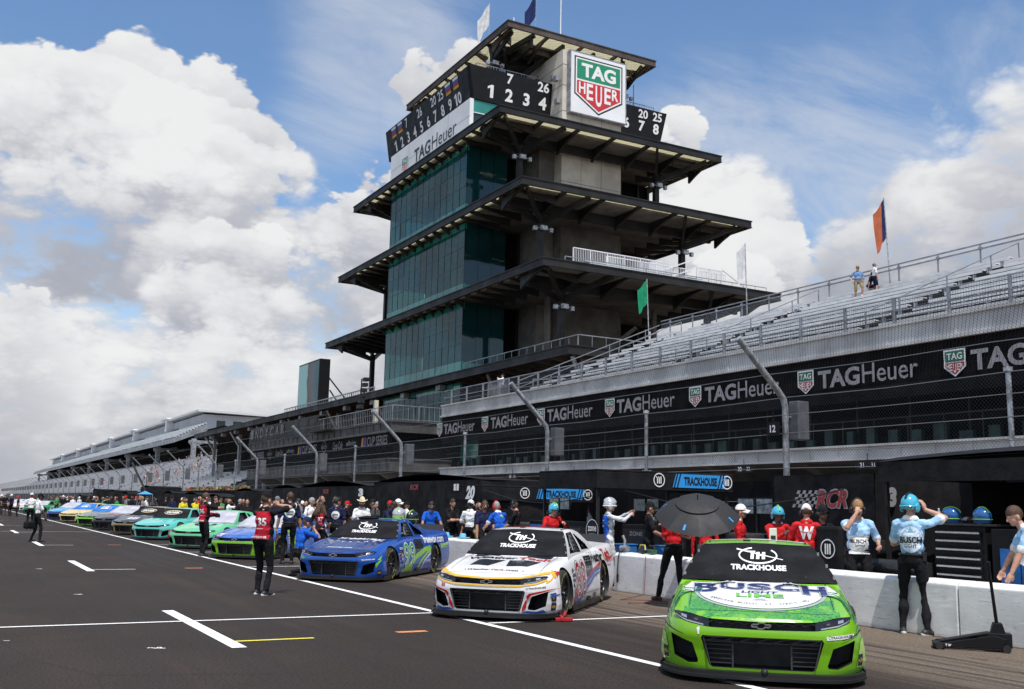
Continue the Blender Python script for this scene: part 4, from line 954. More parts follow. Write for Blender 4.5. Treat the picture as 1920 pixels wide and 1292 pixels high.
p = at_x(1450, 804, FNX-.25); t = plate(p.y, FNX-.25, p.z, '12', 'black plate numbered 12 on the tall fence post', .42)
for u, v, s in ((1626, 860, '31'), (1395, 870, '32'), (1213, 878, '33'), (1076, 883, '34'), (961, 888, '35')):
    p = at_x(u, v, GX-.2); plate(p.y, GX-.2, 3.5, s, f'small black plate numbered {s} hanging below the grandstand girder', 1.15, True)
# far trees closing the horizon on the left
def tree(x, y, h, s):
    t = thing('tree', 'small distant dark green tree on the horizon beyond the pit lane', 'tree', (x, y, 0), 0, 'trees on the far horizon'); rr = random.Random(s)
    q = MB(); q.tube([(0,0,0),(rr.uniform(-.3,.3),0,h*.45),(rr.uniform(-.5,.5),0,h*.75)], [.3,.2,.08], 7)
    for k in range(4): q.tube([(0,0,h*(.3+.1*k)), (rr.uniform(-2,2), rr.uniform(-2,2), h*(.55+.08*k))], [.12,.04], 5)
    q.build('trunk', mat('bark', (.06,.045,.035), .9), t)
    q = MB()
    cl = [Vector((rr.gauss(0, h*.19), rr.gauss(0, h*.19), h*(.35+.6*rr.random()))) for _ in range(22)]
    for k in range(1500):
        c = rr.choice(cl)+Vector((rr.gauss(0,1), rr.gauss(0,1), rr.gauss(0,1)))*h*.05; d = Vector((rr.gauss(0,1), rr.gauss(0,1), rr.gauss(0,1))).normalized(); e = d.orthogonal().normalized(); z = h*.028
        q.poly([c-d*z, c+e*z*.7, c+d*z, c-e*z*.7], rr.choice((0, 1)))
    q.build('crown', [mat('leaf_a', (.045,.075,.025), .8), mat('leaf_b', (.07,.11,.035), .8)], t)
for i, (x, y, h) in enumerate(((-55, 520, 11), (-38, 560, 13), (-80, 500, 12), (-15, 590, 12), (-100, 540, 14), (4, 640, 13), (20, 650, 12), (-120, 500, 11), (-64, 590, 15))): tree(x, y, h, i)
# ------------------------------------------------------------------ stock cars.  local frame: x = car's left, y = rearwards from the nose, z = up
ip = np.interp
def yf(x): a = abs(x); return .09*a*a + .36*(a/.98)**7
def lean(z): return float(ip(z, [.08, .14, .30, .44, .50, .56, .60, .64, .70], [.07, .055, .035, .0, .0, .012, .03, .075, .16]))
def zc(y): return float(ip(y, [0, .10, .3, .6, 1.0, 1.5, 1.8, 2.2, 3.4, 4.0, 4.5, 4.86, 4.95], [.60, .625, .68, .745, .81, .88, .905, .92, .945, .98, 1.01, 1.03, 1.0]))
def Wy(y): return float(ip(y, [.0, .45, .75, .98, 1.3, 1.7, 2.4, 3.2, 3.55, 3.8, 4.2, 4.6, 4.95], [.98, .98, .992, 1.0, .992, .965, .962, .975, .995, 1.0, .995, .975, .94]))
def wz(Z): return float(ip(Z, [0, .1, .3, .5, .7, .82, .90, .96, 1.0], [.965, .985, 1.0, .995, .98, .968, .95, .925, .89]))
def body_pt(X, s, Z):
    ze = .10+Z*.52
    x0 = X*.98*wz(Z)
    F = yf(X*.98)*(1-.10*max(0, Z-.8)) + lean(ze); B = 4.94-.05*X*X-.06*abs(Z-.45)
    y = F+(B-F)*s
    x = X*Wy(y)*wz(Z)
    a = abs(x)
    fl = .035*math.exp(-((a-.80)/.13)**2)*(math.exp(-((y-.95)/.45)**2) + .5*math.exp(-((y-3.75)/.5)**2))
    zt = zc(y) - .028*min(a/.72, 1.3)**2 + fl - (.05*max(0., (a-.76)/.12)**2 if a > .76 else 0)
    zt += .014*math.exp(-((a-.34)/.10)**2)*math.exp(-((y-1.0)/.42)**4)
    zb = float(ip(y, [0, .5, 4.2, 4.94], [.10, .10, .10, .22]))
    return (x, y, zb+(zt-zb)*Z)
def box_map(fn, nx, ny, nz):
    idx = {}; V = []; Fc = []
    def vid(i, j, k):
        if (i, j, k) not in idx: idx[(i, j, k)] = len(V); V.append(fn(-1+2*i/nx, j/ny, k/nz))
        return idx[(i, j, k)]
    for i in range(nx):
        for j in range(ny): Fc.append([vid(i, j, nz), vid(i+1, j, nz), vid(i+1, j+1, nz), vid(i, j+1, nz)]); Fc.append([vid(i, j+1, 0), vid(i+1, j+1, 0), vid(i+1, j, 0), vid(i, j, 0)])
    for i in range(nx):
        for k in range(nz): Fc.append([vid(i, 0, k), vid(i+1, 0, k), vid(i+1, 0, k+1), vid(i, 0, k+1)]); Fc.append([vid(i, ny, k+1), vid(i+1, ny, k+1), vid(i+1, ny, k), vid(i, ny, k)])
    for j in range(ny):
        for k in range(nz): Fc.append([vid(nx, j, k), vid(nx, j+1, k), vid(nx, j+1, k+1), vid(nx, j, k+1)]); Fc.append([vid(0, j, k+1), vid(0, j+1, k+1), vid(0, j+1, k), vid(0, j, k)])
    return V, Fc
AX = (.98, 3.77); TR = .348
def slot_lo(a): return float(ip(a, [0, .5, .72, .86], [.505, .512, .545, .605]))
def slot_hi(a): return float(ip(a, [0, .5, .72, .86], [.578, .592, .632, .652]))
def solid(V, F, name='tmp'):
    me = bpy.data.meshes.new(name); me.from_pydata([tuple(v) for v in V], [], F); me.update()
    b = bmesh.new(); b.from_mesh(me); bmesh.ops.recalc_face_normals(b, faces=b.faces); b.to_mesh(me); b.free(); return me
def body_mesh():
    V, F = box_map(body_pt, 56, 96, 28)
    base = solid(V, F, 'car_body'); ob = bpy.data.objects.new('car_body', base); COL.objects.link(ob)
    for i in range(4): base.materials.append(M_BLACK)
    q = MB()
    q.prism([(-.56, -.4, .435), (.56, -.4, .435), (.575, -.4, .41), (.50, -.4, .155), (.47, -.4, .135), (-.47, -.4, .135), (-.50, -.4, .155), (-.575, -.4, .41)], (0, .74, 0))
    for s in (-1, 1):
        q.prism([(s*x, -.4, z) for x, z in ((.875, .425), (.66, .352), (.605, .19), (.615, .165), (.70, .158), (.84, .215))], (0, .86, 0))
    xs = np.linspace(-.865, .865, 41); vs = []; fs = []
    for x in xs:
        a = abs(x); lo, hi = slot_lo(a), slot_hi(a); e = 1-(1 if a > .8 else 0)*min(1, (a-.8)/.065)*.75; mid = (lo+hi)/2+.01; lo = mid-(mid-lo)*e; hi = mid+(hi-mid)*e
        yb = yf(x)+lean((lo+hi)/2)+.10; vs += [(x, -.4, lo), (x, -.4, hi), (x, yb, hi), (x, yb, lo)]
    n = len(xs)
    for i in range(n-1): fs += [(4*i+k, 4*i+(k+1) % 4, 4*i+4+(k+1) % 4, 4*i+4+k) for k in range(4)]
    fs += [(0, 1, 2, 3), tuple(4*(n-1)+k for k in (3, 2, 1, 0))]; q.add(vs, fs)
    for y in AX:
        for s in (-1, 1):
            n = 40; r = .382; c = [(s*.60, y+r*math.cos(2*math.pi*k/n), .352+r*math.sin(2*math.pi*k/n)) for k in range(n)]; q.prism(c, (s*.6, 0, 0))
    cut = solid(q.v, q.f, 'cut'); co = bpy.data.objects.new('cut', cut); COL.objects.link(co)
    for i in range(4): cut.materials.append(M_BLACK)
    cut.polygons.foreach_set('material_index', [1]*len(cut.polygons))
    md = ob.modifiers.new('b', 'BOOLEAN'); md.object = co; md.operation = 'DIFFERENCE'; md.solver = 'EXACT'; md.use_self = True
    dg = bpy.context.evaluated_depsgraph_get(); me = bpy.data.meshes.new_from_object(ob.evaluated_get(dg)); me.name = 'car_body'
    bpy.data.objects.remove(ob); bpy.data.objects.remove(co)
    for p in me.polygons:
        c = p.center; nz = p.normal
        if p.material_index == 1: continue
        if nz.z > .5 and c.y < 1.85 and abs(c.x) < .70-.05*(c.y-1) and c.z > .6: p.material_index = 2
        elif c.y < .62 and c.z < .50: p.material_index = 3
    me.polygons.foreach_set('use_smooth', [True]*len(me.polygons)); me.set_sharp_from_angle(angle=R(32))
    return me
def cab_pt(X, s, Z):
    a = abs(X)
    xb = X*(.875+(.82-.875)*s); yb = (1.20+.20*X*X)*(1-s)+(4.25-.12*X*X)*s; zb = .77
    xt = X*.61; yt = (2.10+.07*X*X)*(1-s)+(3.12-.04*X*X)*s; zt = 1.298-.028*X*X-.05*((yt-2.62)/.5)**2*.6
    Zs = Z
    bul = .045*math.sin(math.pi*Z)
    x = xb+(xt-xb)*Zs + X*bul*.6
    y = yb+(yt-yb)*Zs + (-.03*(1-s)+.05*s*0)*math.sin(math.pi*Z)*(1 if s < .5 else 0)
    z = zb+(zt-zb)*(Zs if Z < 1 else 1) + (.03*math.sin(math.pi*Z) if s > .5 and a < .999 else 0)
    if Z > .94: x -= X*.02*(Z-.94)/.06
    return (x, y, z)
def cabin_mesh():
    nx, ny, nz = 20, 50, 16
    V, F = box_map(cab_pt, nx, ny, nz)
    me = bpy.data.meshes.new('car_cabin'); me.from_pydata(V, [], F); me.update()
    b = bmesh.new(); b.from_mesh(me); b.faces.ensure_lookup_table(); win = []
    # classify by the grid parameters recovered from order of construction
    n_tb = 2*nx*ny; n_fr = 2*nx*nz; i = n_tb+n_fr
    for j in range(ny):
        for k in range(nz):
            s = (j+.5)/ny; Z = (k+.5)/nz
            w_ = (.07 < s < .47 and .25 < Z < .93) or (.50 < s < .80 and .30 < Z < .90 and (s-.50)*1.5 < (1.02-Z))
            if w_: win += [b.faces[i], b.faces[i+1]]
            i += 2
    i = n_tb
    for c in range(nx):
        for k in range(nz):
            Z = (k+.5)/nz; X = -1+2*(c+.5)/nx
            if .20 < Z < .93 and abs(X) < .93: b.faces[i].material_index = 1
            if .22 < Z < .92 and abs(X) < .86: b.faces[i+1].material_index = 1
            i += 2
    for k in range(n_tb):
        if k % 2 == 0: b.faces[k].material_index = 2
    r = bmesh.ops.inset_region(b, faces=win, thickness=.012, depth=0)
    r2 = bmesh.ops.inset_region(b, faces=win, thickness=.004, depth=-.07)
    for f in win: f.material_index = 1
    for f in r2['faces']: f.material_index = 1
    bmesh.ops.recalc_face_normals(b, faces=b.faces)
    b.to_mesh(me); b.free()
    me.polygons.foreach_set('use_smooth', [True]*len(me.polygons)); me.set_sharp_from_angle(angle=R(28))
    for i in range(3): me.materials.append(M_BLACK)
    return me
ME_BODY = body_mesh(); ME_CAB = cabin_mesh()
ME_BODY.name = 'car_body'
def tris(me): me.calc_loop_triangles(); return [tuple(v.co) for v in me.vertices], [tuple(t.vertices) for t in me.loop_triangles]
vb, tb = tris(ME_BODY); vc, tcb = tris(ME_CAB)
BV_BODY = BVHTree.FromPolygons(vb+vc, tb+[tuple(i+len(vb) for i in t) for t in tcb])
def cover_pt(a, b_, off=.012):
    X = -1.0+2.0*a; Z = .19+.79*b_; p = Vector(cab_pt(max(-1, min(1, X)), 0, Z)); n = Vector((.12*X, -.55, .83)).normalized(); return p+n*(off+.004*math.sin(9*a+4*b_))
q = MB(); q.grid(lambda a, b_: cover_pt(a, b_), 36, 20)
COVER_MB = q
ME_COVER = q.mesh('windscreen_cover'); ME_COVER.polygons.foreach_set('use_smooth', [True]*len(ME_COVER.polygons)); ME_COVER.materials.append(M_CLOTH)
BV_COVER = BVHTree.FromPolygons(*tris(ME_COVER))
def tyre_rim():
    t = MB(); M = Matrix.Rotation(R(90), 4, 'Y')
    prof = [(.235, -.135), (.25, -.148), (.30, -.150), (.333, -.138), (.345, -.118), (.348, -.06), (.348, .06), (.345, .118), (.333, .138), (.30, .150), (.25, .148), (.235, .135), (.225, 0)]
    t.lathe(prof, 48, M, 0, closed=True)
    for word, a0 in (('GOODYEAR', 90), ('EAGLE', 270)):
        for i, ch in enumerate(word):
            a = R(a0-(i-(len(word)-1)/2)*11.5); c = Vector((.1525, .292*math.cos(a), .292*math.sin(a)))
            ux = Vector((0, math.cos(a-math.pi/2), math.sin(a-math.pi/2))); uy = Vector((0, math.cos(a), math.sin(a)))
            put_text(t, ch, c, ux, uy, .042, .046, .03, mi=1)
    me = t.mesh('tyre'); me.materials.append(M_RUB); me.materials.append(mat('tyre_yellow', (.62, .50, .05))); me.polygons.foreach_set('use_smooth', [True]*len(me.polygons)); me.set_sharp_from_angle(angle=R(40))
    r = MB(); r.lathe([(.232, .130), (.238, .138), (.228, .140), (.222, .115), (.215, .02), (.0, .02)], 48, M)
    for k in range(10):
        a = 2*math.pi*k/10
        for da in (-.10, .10):
            p0 = Vector((.098, .045*math.cos(a), .045*math.sin(a))); p1 = Vector((.112, .222*math.cos(a+da), .222*math.sin(a+da))); r.bar(p0, p1, .02, .03, up=(1, 0, 0))
    r.lathe([(0, .135), (.028, .132), (.034, .10), (.065, .095), (.07, .02)], 20, M, 0); r.lathe([(0, .142), (.018, .140), (.02, .13)], 12, M, 1)
    me2 = r.mesh('rim'); me2.materials.append(mat('rim_black', (.02, .02, .022), .35, .4, var=.2, vs=8)); me2.materials.append(M_GALV); me2.polygons.foreach_set('use_smooth', [True]*len(me2.polygons)); me2.set_sharp_from_angle(angle=R(35))
    return me, me2
ME_TYRE, ME_RIM = tyre_rim()
M_SPLIT = mat('splitter_black', (.012, .012, .013), .42, var=.2, vs=6); M_DARK = mat('car_dark', (.010, .010, .011), .55, var=.2, vs=9); M_CGL = mat('car_glass', (.008, .008, .010), .12, spec=.35)
M_CHROME = mat('bright_metal', (.62, .63, .65), .22, .9); M_LENS = mat('lamp_glass', (.012, .012, .014), .06, spec=.6); M_LED = mat('lamp_silver', (.55, .56, .58), .18, .7)
def nose(x, z, d=0.): return (x, yf(x)+lean(z)-d, z)
def std_parts():
    P = {}
    q = MB(); xs = np.linspace(-1.0, 1.0, 41)
    out = [(x*.985, yf(x*.98)-.095+.03*abs(x)**8) for x in xs] + [(.99, .85), (-.99, .85)]
    q.prism([(x, y, .052) for x, y in out], (0, 0, .026))
    for s in (-1, 1): q.bar((s*.985, .48, .08), (s*.985, .85, .08), .012, .09)
    q.prism([(x*.97, yf(x*.97)-.03, .078) for x in xs]+[(.95, .7, .078), (-.95, .7, .078)], (0, 0, .034))
    q.ell((.02, -.02, .12), (.035, .03, .035)); P['splitter'] = (q.mesh('splitter'), M_SPLIT)
    q = MB()
    for s in (-1, 1):
        for k in range(6): z = .175+k*.042; q.bar((s*.285, .10, z), (s*(.50+.010*k), .115, z), .014, .008)
        q.bar((s*.275, .09, .14), (s*.275, .09, .36), .016, .02)
    for x in np.arange(-.48, .49, .16):
        for s in (-1, 1): q.bar((x, .085, .395), (x+s*.055, .085, .415 if s > 0 else .375), .010, .01)
        q.bar((x+.055, .085, .415), (x+.105, .085, .415), .010, .01)
    q.bar((-.53, .085, .375), (.53, .085, .375), .010, .008)
    for s in (-1, 1):
        q.bar((s*.555, .02+yf(.55), .425), (s*.485, .02+yf(.5), .15), .010, .012)
    q.bar((-.54, .02, .429), (.54, .02, .429), .010, .008)
    P['grille'] = (q.mesh('grille'), mat('grille_grey', (.05, .05, .053), .4, .2))
    q = MB()
    for x in np.arange(-.46, .47, .115):
        a = abs(x); z = (slot_lo(a)+slot_hi(a))/2; y = yf(x)+lean(z)+.045
        q.bar((x-.05, y, z), (x, y, z+.022), .007); q.bar((x, y, z+.022), (x+.015, y, z+.022), .007); q.bar((x+.015, y, z+.022), (x+.065, y, z), .007)
    P['upper_grille'] = (q.mesh('upper_grille'), mat('grille_grey', (.05,.05,.053)))
    q = MB()                                     # outlined cross-shaped maker's badge
    pts = [(-.085, .012), (-.035, .012), (-.027, .028), (.034, .028), (.028, .012), (.085, .012), (.075, -.012), (.026, -.012), (.018, -.028), (-.042, -.028), (-.036, -.012), (-.094, -.012)]
    for a, b in zip(pts, pts[1:]+pts[:1]): q.bar((a[0], .020, .545+a[1]), (b[0], .020, .545+b[1]), .008, .012)
    P['badge'] = (q.mesh('badge'), M_CHROME)
    for s in (-1, 1):
        q = MB()
        def hl(a, b_, d=.03):
            x = s*(.50+.345*a); aa = abs(x); lo, hi = slot_lo(aa)+.004, slot_hi(aa)-.004
            if aa > .8: m_ = (lo+hi)/2+.008; e = 1-(aa-.8)/.065*.75; lo = m_-(m_-lo)*e; hi = m_+(hi-m_)*e
            z = lo+(hi-lo)*b_; return (x, yf(x)+lean(z)+d, z)
        q.grid(lambda a, b_: hl(a, b_), 14, 4, 0, flip=(s < 0))
        q.grid(lambda a, b_: hl(.15+.80*a, .02+.16*b_+.10*a, .024), 12, 1, 1, flip=(s < 0))
        q.grid(lambda a, b_: hl(.62+.16*a, .42+.34*b_, .022), 3, 2, 1, flip=(s < 0))
        q.grid(lambda a, b_: hl(.30+.10*a, .45+.22*b_, .022), 3, 2, 2, flip=(s < 0))
        P['headlight', s] = (q.mesh('headlight'), [M_LENS, M_LED, mat('lamp_grey', (.12,.12,.13), .2, .4)])
    q = MB()
    q.grid(lambda a, b_: (-.80+1.6*a, 4.80+.05*b_-.05*(2*a-1)**2, 1.0+.15*b_), 10, 2); P['spoiler'] = (q.mesh('spoiler'), mat('spoiler_dark', (.03, .03, .035), .2))
    q = MB()
    for s in (-1, 1): q.bar((s*.55, 2.25, 1.262), (s*.55, 3.05, 1.262), .012, .03)
    q.bx(-.16, -.08, 2.26, 2.36, 1.27, 1.30); P['roof_rail'] = (q.mesh('roof_rail'), M_DARK)
    for s in (-1, 1):
        q = MB(); q.bx(s*.985-.02, s*.985+.0, 1.40, 3.34, .055, .135); q.bx(s*.955-.03, s*.955+.03, 2.45, 2.62, .14, .20); P['side_skirt', s] = (q.mesh('side_skirt'), M_SPLIT)
    q = MB()
    for s in (-1, 1):
        q.tube([(s*.70, 1.72, .92), (s*.62, 2.15, 1.14), (s*.56, 2.35, 1.20)], .018, 6); q.tube([(s*.735, 2.62, .9), (s*.62, 2.66, 1.2)], .02, 6); q.tube([(s*.74, 1.9, .96), (s*.70, 2.6, 1.02)], .016, 6)
        q.tube([(s*.79, 2.1, .95), (s*.735, 2.16, 1.05), (s*.68, 2.3, 1.13)], .014, 6, 1)
    P['roll_bar'] = (q.mesh('roll_bar'), [M_ALUD, M_CHROME])
    return P
STD = std_parts()
for (me, mm) in STD.values():
    for k in (mm if isinstance(mm, list) else [mm]): me.materials.append(k)
def omat(o, i, m): o.material_slots[i].link = 'OBJECT'; o.material_slots[i].material = m
# ---- decals laid on the bodywork
VIEW = {'hood': (Vector((0, 0, 3)), Vector((0, 0, -1)), Vector((1, 0, 0)), Vector((0, 1, 0))), 'front': (Vector((0, -2, 0)), Vector((0, 1, 0)), Vector((1, 0, 0)), Vector((0, 0, 1))),
        'left': (Vector((3, 0, 0)), Vector((-1, 0, 0)), Vector((0, 1, 0)), Vector((0, 0, 1))), 'fl': (Vector((2, -2, 0)), Vector((-.7071, .7071, 0)), Vector((.7071, .7071, 0)), Vector((0, 0, 1))), 'fr': (Vector((-2, -2, 0)), Vector((.7071, .7071, 0)), Vector((.7071, -.7071, 0)), Vector((0, 0, 1))),
        'right': (Vector((-3, 0, 0)), Vector((1, 0, 0)), Vector((0, -1, 0)), Vector((0, 0, 1)))}
class Decal:
    def __init__(s, kind, bvh=None, cell=.07, off=.004): s.k = kind; s.b = bvh or BV_BODY; s.cell = cell; s.off = off; s.mb = MB(); s.layer = 0
    def flat(s, pts, faces, mi, off=None):
        o, d, ux, uy = VIEW[s.k]; b = bmesh.new(); vs = [b.verts.new((p[0], p[1], 0)) for p in pts]
        for f in faces:
            try: b.faces.new([vs[i] for i in f])
            except ValueError: pass
        bmesh.ops.triangulate(b, faces=b.faces)
        P = np.array(pts); lo = P.min(0); hi = P.max(0)
        for ax in (0, 1):
            n = int((hi[ax]-lo[ax])/s.cell)
            for k in range(1, n+1):
                co = [0, 0, 0]; co[ax] = lo[ax]+(hi[ax]-lo[ax])*k/(n+1); no = [0, 0, 0]; no[ax] = 1
                bmesh.ops.bisect_plane(b, geom=b.verts[:]+b.edges[:]+b.faces[:], plane_co=co, plane_no=no)
        s.layer += 1; of = (off if off is not None else s.off) + .0006*s.layer
        b.verts.ensure_lookup_table(); V = []; ok = []
        for i, v in enumerate(b.verts):
            v.index = i; st = o+ux*v.co.x+uy*v.co.y
            h, n_, _, _ = s.b.ray_cast(st, d)
            if h is None: ok.append(False); V.append(st)
            else:
                if n_.dot(d) > 0: n_ = -n_
                ok.append(True); V.append(h+n_*of)
        F = [tuple(v.index for v in f.verts) for f in b.faces if all(ok[v.index] for v in f.verts)]
        F = [f for f in F if max((V[f[i]]-V[f[i-1]]).length for i in range(3)) < .3]
        s.mb.add(V, F, mi); b.free(); return s
    def text(s, t, cx, cy, wd=None, ht=None, bold=.02, shear=0., mi=0, space=1., grow=0., arc=None, rot=0.):
        if arc:                                   # letters along an arc: (radius, total angle)
            rad, tot = arc; n = len(t)
            for i, ch in enumerate(t):
                if ch == ' ': continue
                a = -tot/2+tot*i/(n-1); q, f = text_pts(ch, None, ht*(1 if ch not in '-.,' else .15), bold); c, sn = math.cos(a), math.sin(a)
                s.layer -= 1; s.flat([(cx+rad*sn+x*c-y*sn*(1), cy-rad*c+x*sn+y*c) for x, y in q], f, mi)
            s.layer += 1; return s
        q, f = text_pts(t, wd, ht, bold, shear, space)
        if grow:
            _, _, lo, hi = glyphs(t, bold, shear, space); sx = (q.max(0)-q.min(0))[0]/(hi-lo)[0]; w2 = (q.max(0)-q.min(0))+2*grow
            q, f = text_pts(t, w2[0], w2[1], bold+grow/sx, shear, space)
        c, sn = math.cos(rot), math.sin(rot)
        return s.flat([(cx+x*c-y*sn, cy+x*sn+y*c) for x, y in q], f, mi)
    def poly(s, pts, mi): return s.flat(pts, [tuple(range(len(pts)))], mi)
    def ring(s, cx, cy, rx, ry, th, mi, a0=0., a1=360., n=40):
        P = [];
        for k in range(n+1):
            a = R(a0+(a1-a0)*k/n); P += [(cx+rx*math.cos(a), cy+ry*math.sin(a)), (cx+(rx-th)*math.cos(a), cy+(ry-th)*math.sin(a))]
        return s.flat(P, [(2*k, 2*k+2, 2*k+3, 2*k+1) for k in range(n)], mi)
    def band(s, pts, wd, mi):                     # ribbon along a polyline, widths may vary
        n = len(pts); ws = wd if isinstance(wd, (list, tuple)) else [wd]*n; P = []
        for i, p in enumerate(pts):
            a = np.array(pts[max(i-1, 0)]); b_ = np.array(pts[min(i+1, n-1)]); t = (b_-a)/(np.linalg.norm(b_-a)+1e-9); nn = np.array([-t[1], t[0]])*ws[i]/2
            P += [tuple(np.array(p)+nn), tuple(np.array(p)-nn)]
        return s.flat(P, [(2*k, 2*k+1, 2*k+3, 2*k+2) for k in range(n-1)], mi)
    def build(s, name, mats, parent): return s.mb.build(name, mats, parent) if s.mb.f else None
def team_cover(car, m_ink):
    D = Decal('front', BV_COVER, .09, .003)
    D.ring(.0, 1.135, .215, .088, .016, 0, 108, 432-28); D.poly([(-.235, 1.205), (-.235, 1.190), (.27, 1.092), (.275, 1.097)], 0)
    for x in (-.062, .0, .062): D.poly([(x-.022, 1.095), (x+.014, 1.095), (x+.022, 1.168), (x-.014, 1.168)], 0)
    D.poly([(-.115, 1.163), (-.03, 1.163), (-.026, 1.178), (-.11, 1.178)], 0); D.poly([(.0, 1.126), (.06, 1.126), (.062, 1.138), (.004, 1.138)], 0)
    D.text('TRACKHOUSE', 0, 1.008, .60, .056, .045, mi=0)
    D.build('cover_lettering', [m_ink], car)
def fuel_sticker(D, x, z, k=1, s=.085):
    D.poly([(x-s/2, z-s*.55), (x+s/2, z-s*.55), (x+s/2, z+s*.55), (x-s/2, z+s*.55)], k); D.poly([(x-s*.46, z), (x, z-s*.24), (x+s*.46, z), (x, z+s*.24)], k+1); D.poly([(x-s*.2, z), (x, z-s*.10), (x+s*.2, z), (x, z+s*.10)], k+2)
def corner(car, zs=(.225,), extra=None, mats=()):
    for k, sg in (('fl', 1), ('fr', -1)):
        D = Decal(k, cell=.05, off=.005)
        if extra: extra(D, sg)
        for z in zs: fuel_sticker(D, sg*.905, z, 0, .10)
        D.build('corner_sticker', [M_STN, M_STY, M_STR]+list(mats), car)
M_STN = mat('sticker_navy', (.012, .014, .05)); M_STY = mat('sticker_gold', (.62, .36, .03)); M_STR = mat('sticker_red', (.5, .05, .03))
CARS = []
def make_car(label, pos, deg, body, hood, nose_, roof=None, cover=None, detail=2, skirt=None, cover_m=None):
    car = thing('stock_car', label, 'race car', (pos[0], pos[1], 0), R(deg), 'stock cars parked at an angle along the pit lane')
    b = link('body', ME_BODY, car)
    for i, m_ in enumerate((body, M_DARK, hood, nose_)): omat(b, i, m_)
    c = link('cabin', ME_CAB, car)
    for i, m_ in enumerate((body, M_CGL, roof or body)): omat(c, i, m_)
    cv = link('windscreen_cover', ME_COVER, car); omat(cv, 0, cover_m or M_CLOTH)
    for k, (me, mm) in STD.items():
        nm = k if isinstance(k, str) else k[0]
        if detail < 1 and nm in ('roll_bar', 'roof_rail', 'upper_grille'): continue
        link(nm, me, car)
    for y in AX:
        for s in (-1, 1):
            r = link('wheel', ME_RIM, car); r.location = (s*.795, y, TR); r.rotation_euler = (R(37*y), 0, 0) if s > 0 else (R(20*y), 0, R(180)); t = link('tyre', ME_TYRE, r)
    CARS.append(car); return car
I_WHT = I_W0 = mat('ink_gloss_white', (.82, .82, .82), .35, coat=.4)
def stickers(car, seed):
    rr = random.Random(seed); names = ('NASCAR', 'SUNOCO', 'MOOG', 'COORS', 'GEICO', 'MAHLE', 'MOBIL', 'PPG', 'EDELBROCK', 'SIMPSON')
    for side, sg in (('left', 1), ('right', -1)):
        D = Decal(side, cell=.2, off=.0035)
        for i in range(10):
            y = 1.47+.10*(i % 2); z = .36+.075*(i//2); w_, h = .085, rr.uniform(.035, .055)
            D.poly([(sg*y-w_/2, z-h/2), (sg*y+w_/2, z-h/2), (sg*y+w_/2, z+h/2), (sg*y-w_/2, z+h/2)], rr.choice((0, 0, 1, 2, 3))); D.text(names[i], sg*y, z, w_*.85, h*.45, .02, mi=1 if i % 2 else 3)
        D.build('sponsor_sticker', [I_WHT, M_INKK, M_STR, M_STN], car)
    net = MB()                                   # driver's window net with its webbing
    for k in range(5):
        Z = .34+.13*k; net.tube([Vector(cab_pt(1, s_, Z))+Vector((-.012, 0, 0)) for s_ in (.26, .34, .46)], .010, 5)
    for k in range(5): s_ = .26+.05*k; net.tube([Vector(cab_pt(1, s_, Z))+Vector((-.014, 0, 0)) for Z in (.30, .6, .90)], .008, 5)
    net.build('window_net', M_DARK, car)
    cl = MB()                                    # windscreen clips, hood hinges and side exhaust
    for s_ in (-1, 1):
        for Z in (.3, .55, .8): p = Vector(cab_pt(s_*.985, 0, Z)); cl.bx(p.x-.012, p.x+.012, p.y-.03, p.y+.01, p.z-.005, p.z+.03)
    cl.build('cover_clip', M_ALUD, car)
def seams(car, dark):
    stickers(car, len(CARS))
    D = Decal('hood', cell=.12, off=.0015)
    D.band([(x, yf(x)+.22+.02*0) for x in np.linspace(-.68, .68, 15)], .006, 0)
    for s in (-1, 1): D.band([(s*.70, y) for y in np.linspace(.42, 1.55, 8)], .007, 0)
    D.build('panel_gap', [dark], car)
    for side, sg in (('left', 1), ('right', -1)):
        D = Decal(side, cell=.15, off=.0015)
        for y in (1.58, 3.18): D.band([(sg*(y+.03*t), .2+.62*t) for t in np.linspace(0, 1, 6)], .006, 0)
        D.band([(sg*y, .255) for y in np.linspace(1.5, 3.3, 8)], .006, 0)
        D.build('panel_gap', [dark], car)
def pins(D, mi, ys=(.36, .36, 1.5, 1.5), xs=(-.45, .45, -.5, .5)):
    for x, y in zip(xs, ys): D.poly([(x+.014*math.cos(a), y+.014*math.sin(a)) for a in np.linspace(0, 2*math.pi, 8)[:-1]], mi)
P_WHT = paint('white', (.82, .82, .82)); P_LIME = paint('lime', (.19, .47, .012)); P_BLUE = paint('blue', (.010, .075, .36)); P_NAVY = paint('navy', (.018, .032, .15)); P_BLK = paint('black', (.012, .012, .014))
def leafy():
    ma = bpy.data.materials.new('paint_leafy_green'); ma.use_nodes = True; t = NT(ma.node_tree); b = t.n['Principled BSDF']; tc = t.new('ShaderNodeTexCoord').outputs['Object']
    v = t.new('ShaderNodeTexVoronoi'); t.put(v.inputs['Vector'], tc); v.inputs['Scale'].default_value = 42
    n = t.noise(tc, 4.2, 5, .65); sp = t.new('ShaderNodeSeparateXYZ'); t.put(sp.inputs[0], tc)
    f = t.math('MULTIPLY', t.ramp(n, .36, .46), t.ramp(t.math('ABSOLUTE', sp.outputs[0]), .0, .45, .85, 1.))
    leaf = t.mix(t.ramp(v.outputs['Distance'], .25, .55), (.012, .16, .04), (.09, .36, .03))
    t.put(b.inputs['Base Color'], t.mix(f, (.21, .49, .015), leaf)); b.inputs['Roughness'].default_value = .28; b.inputs['Coat Weight'].default_value = .6; b.inputs['Coat Roughness'].default_value = .05
    return ma
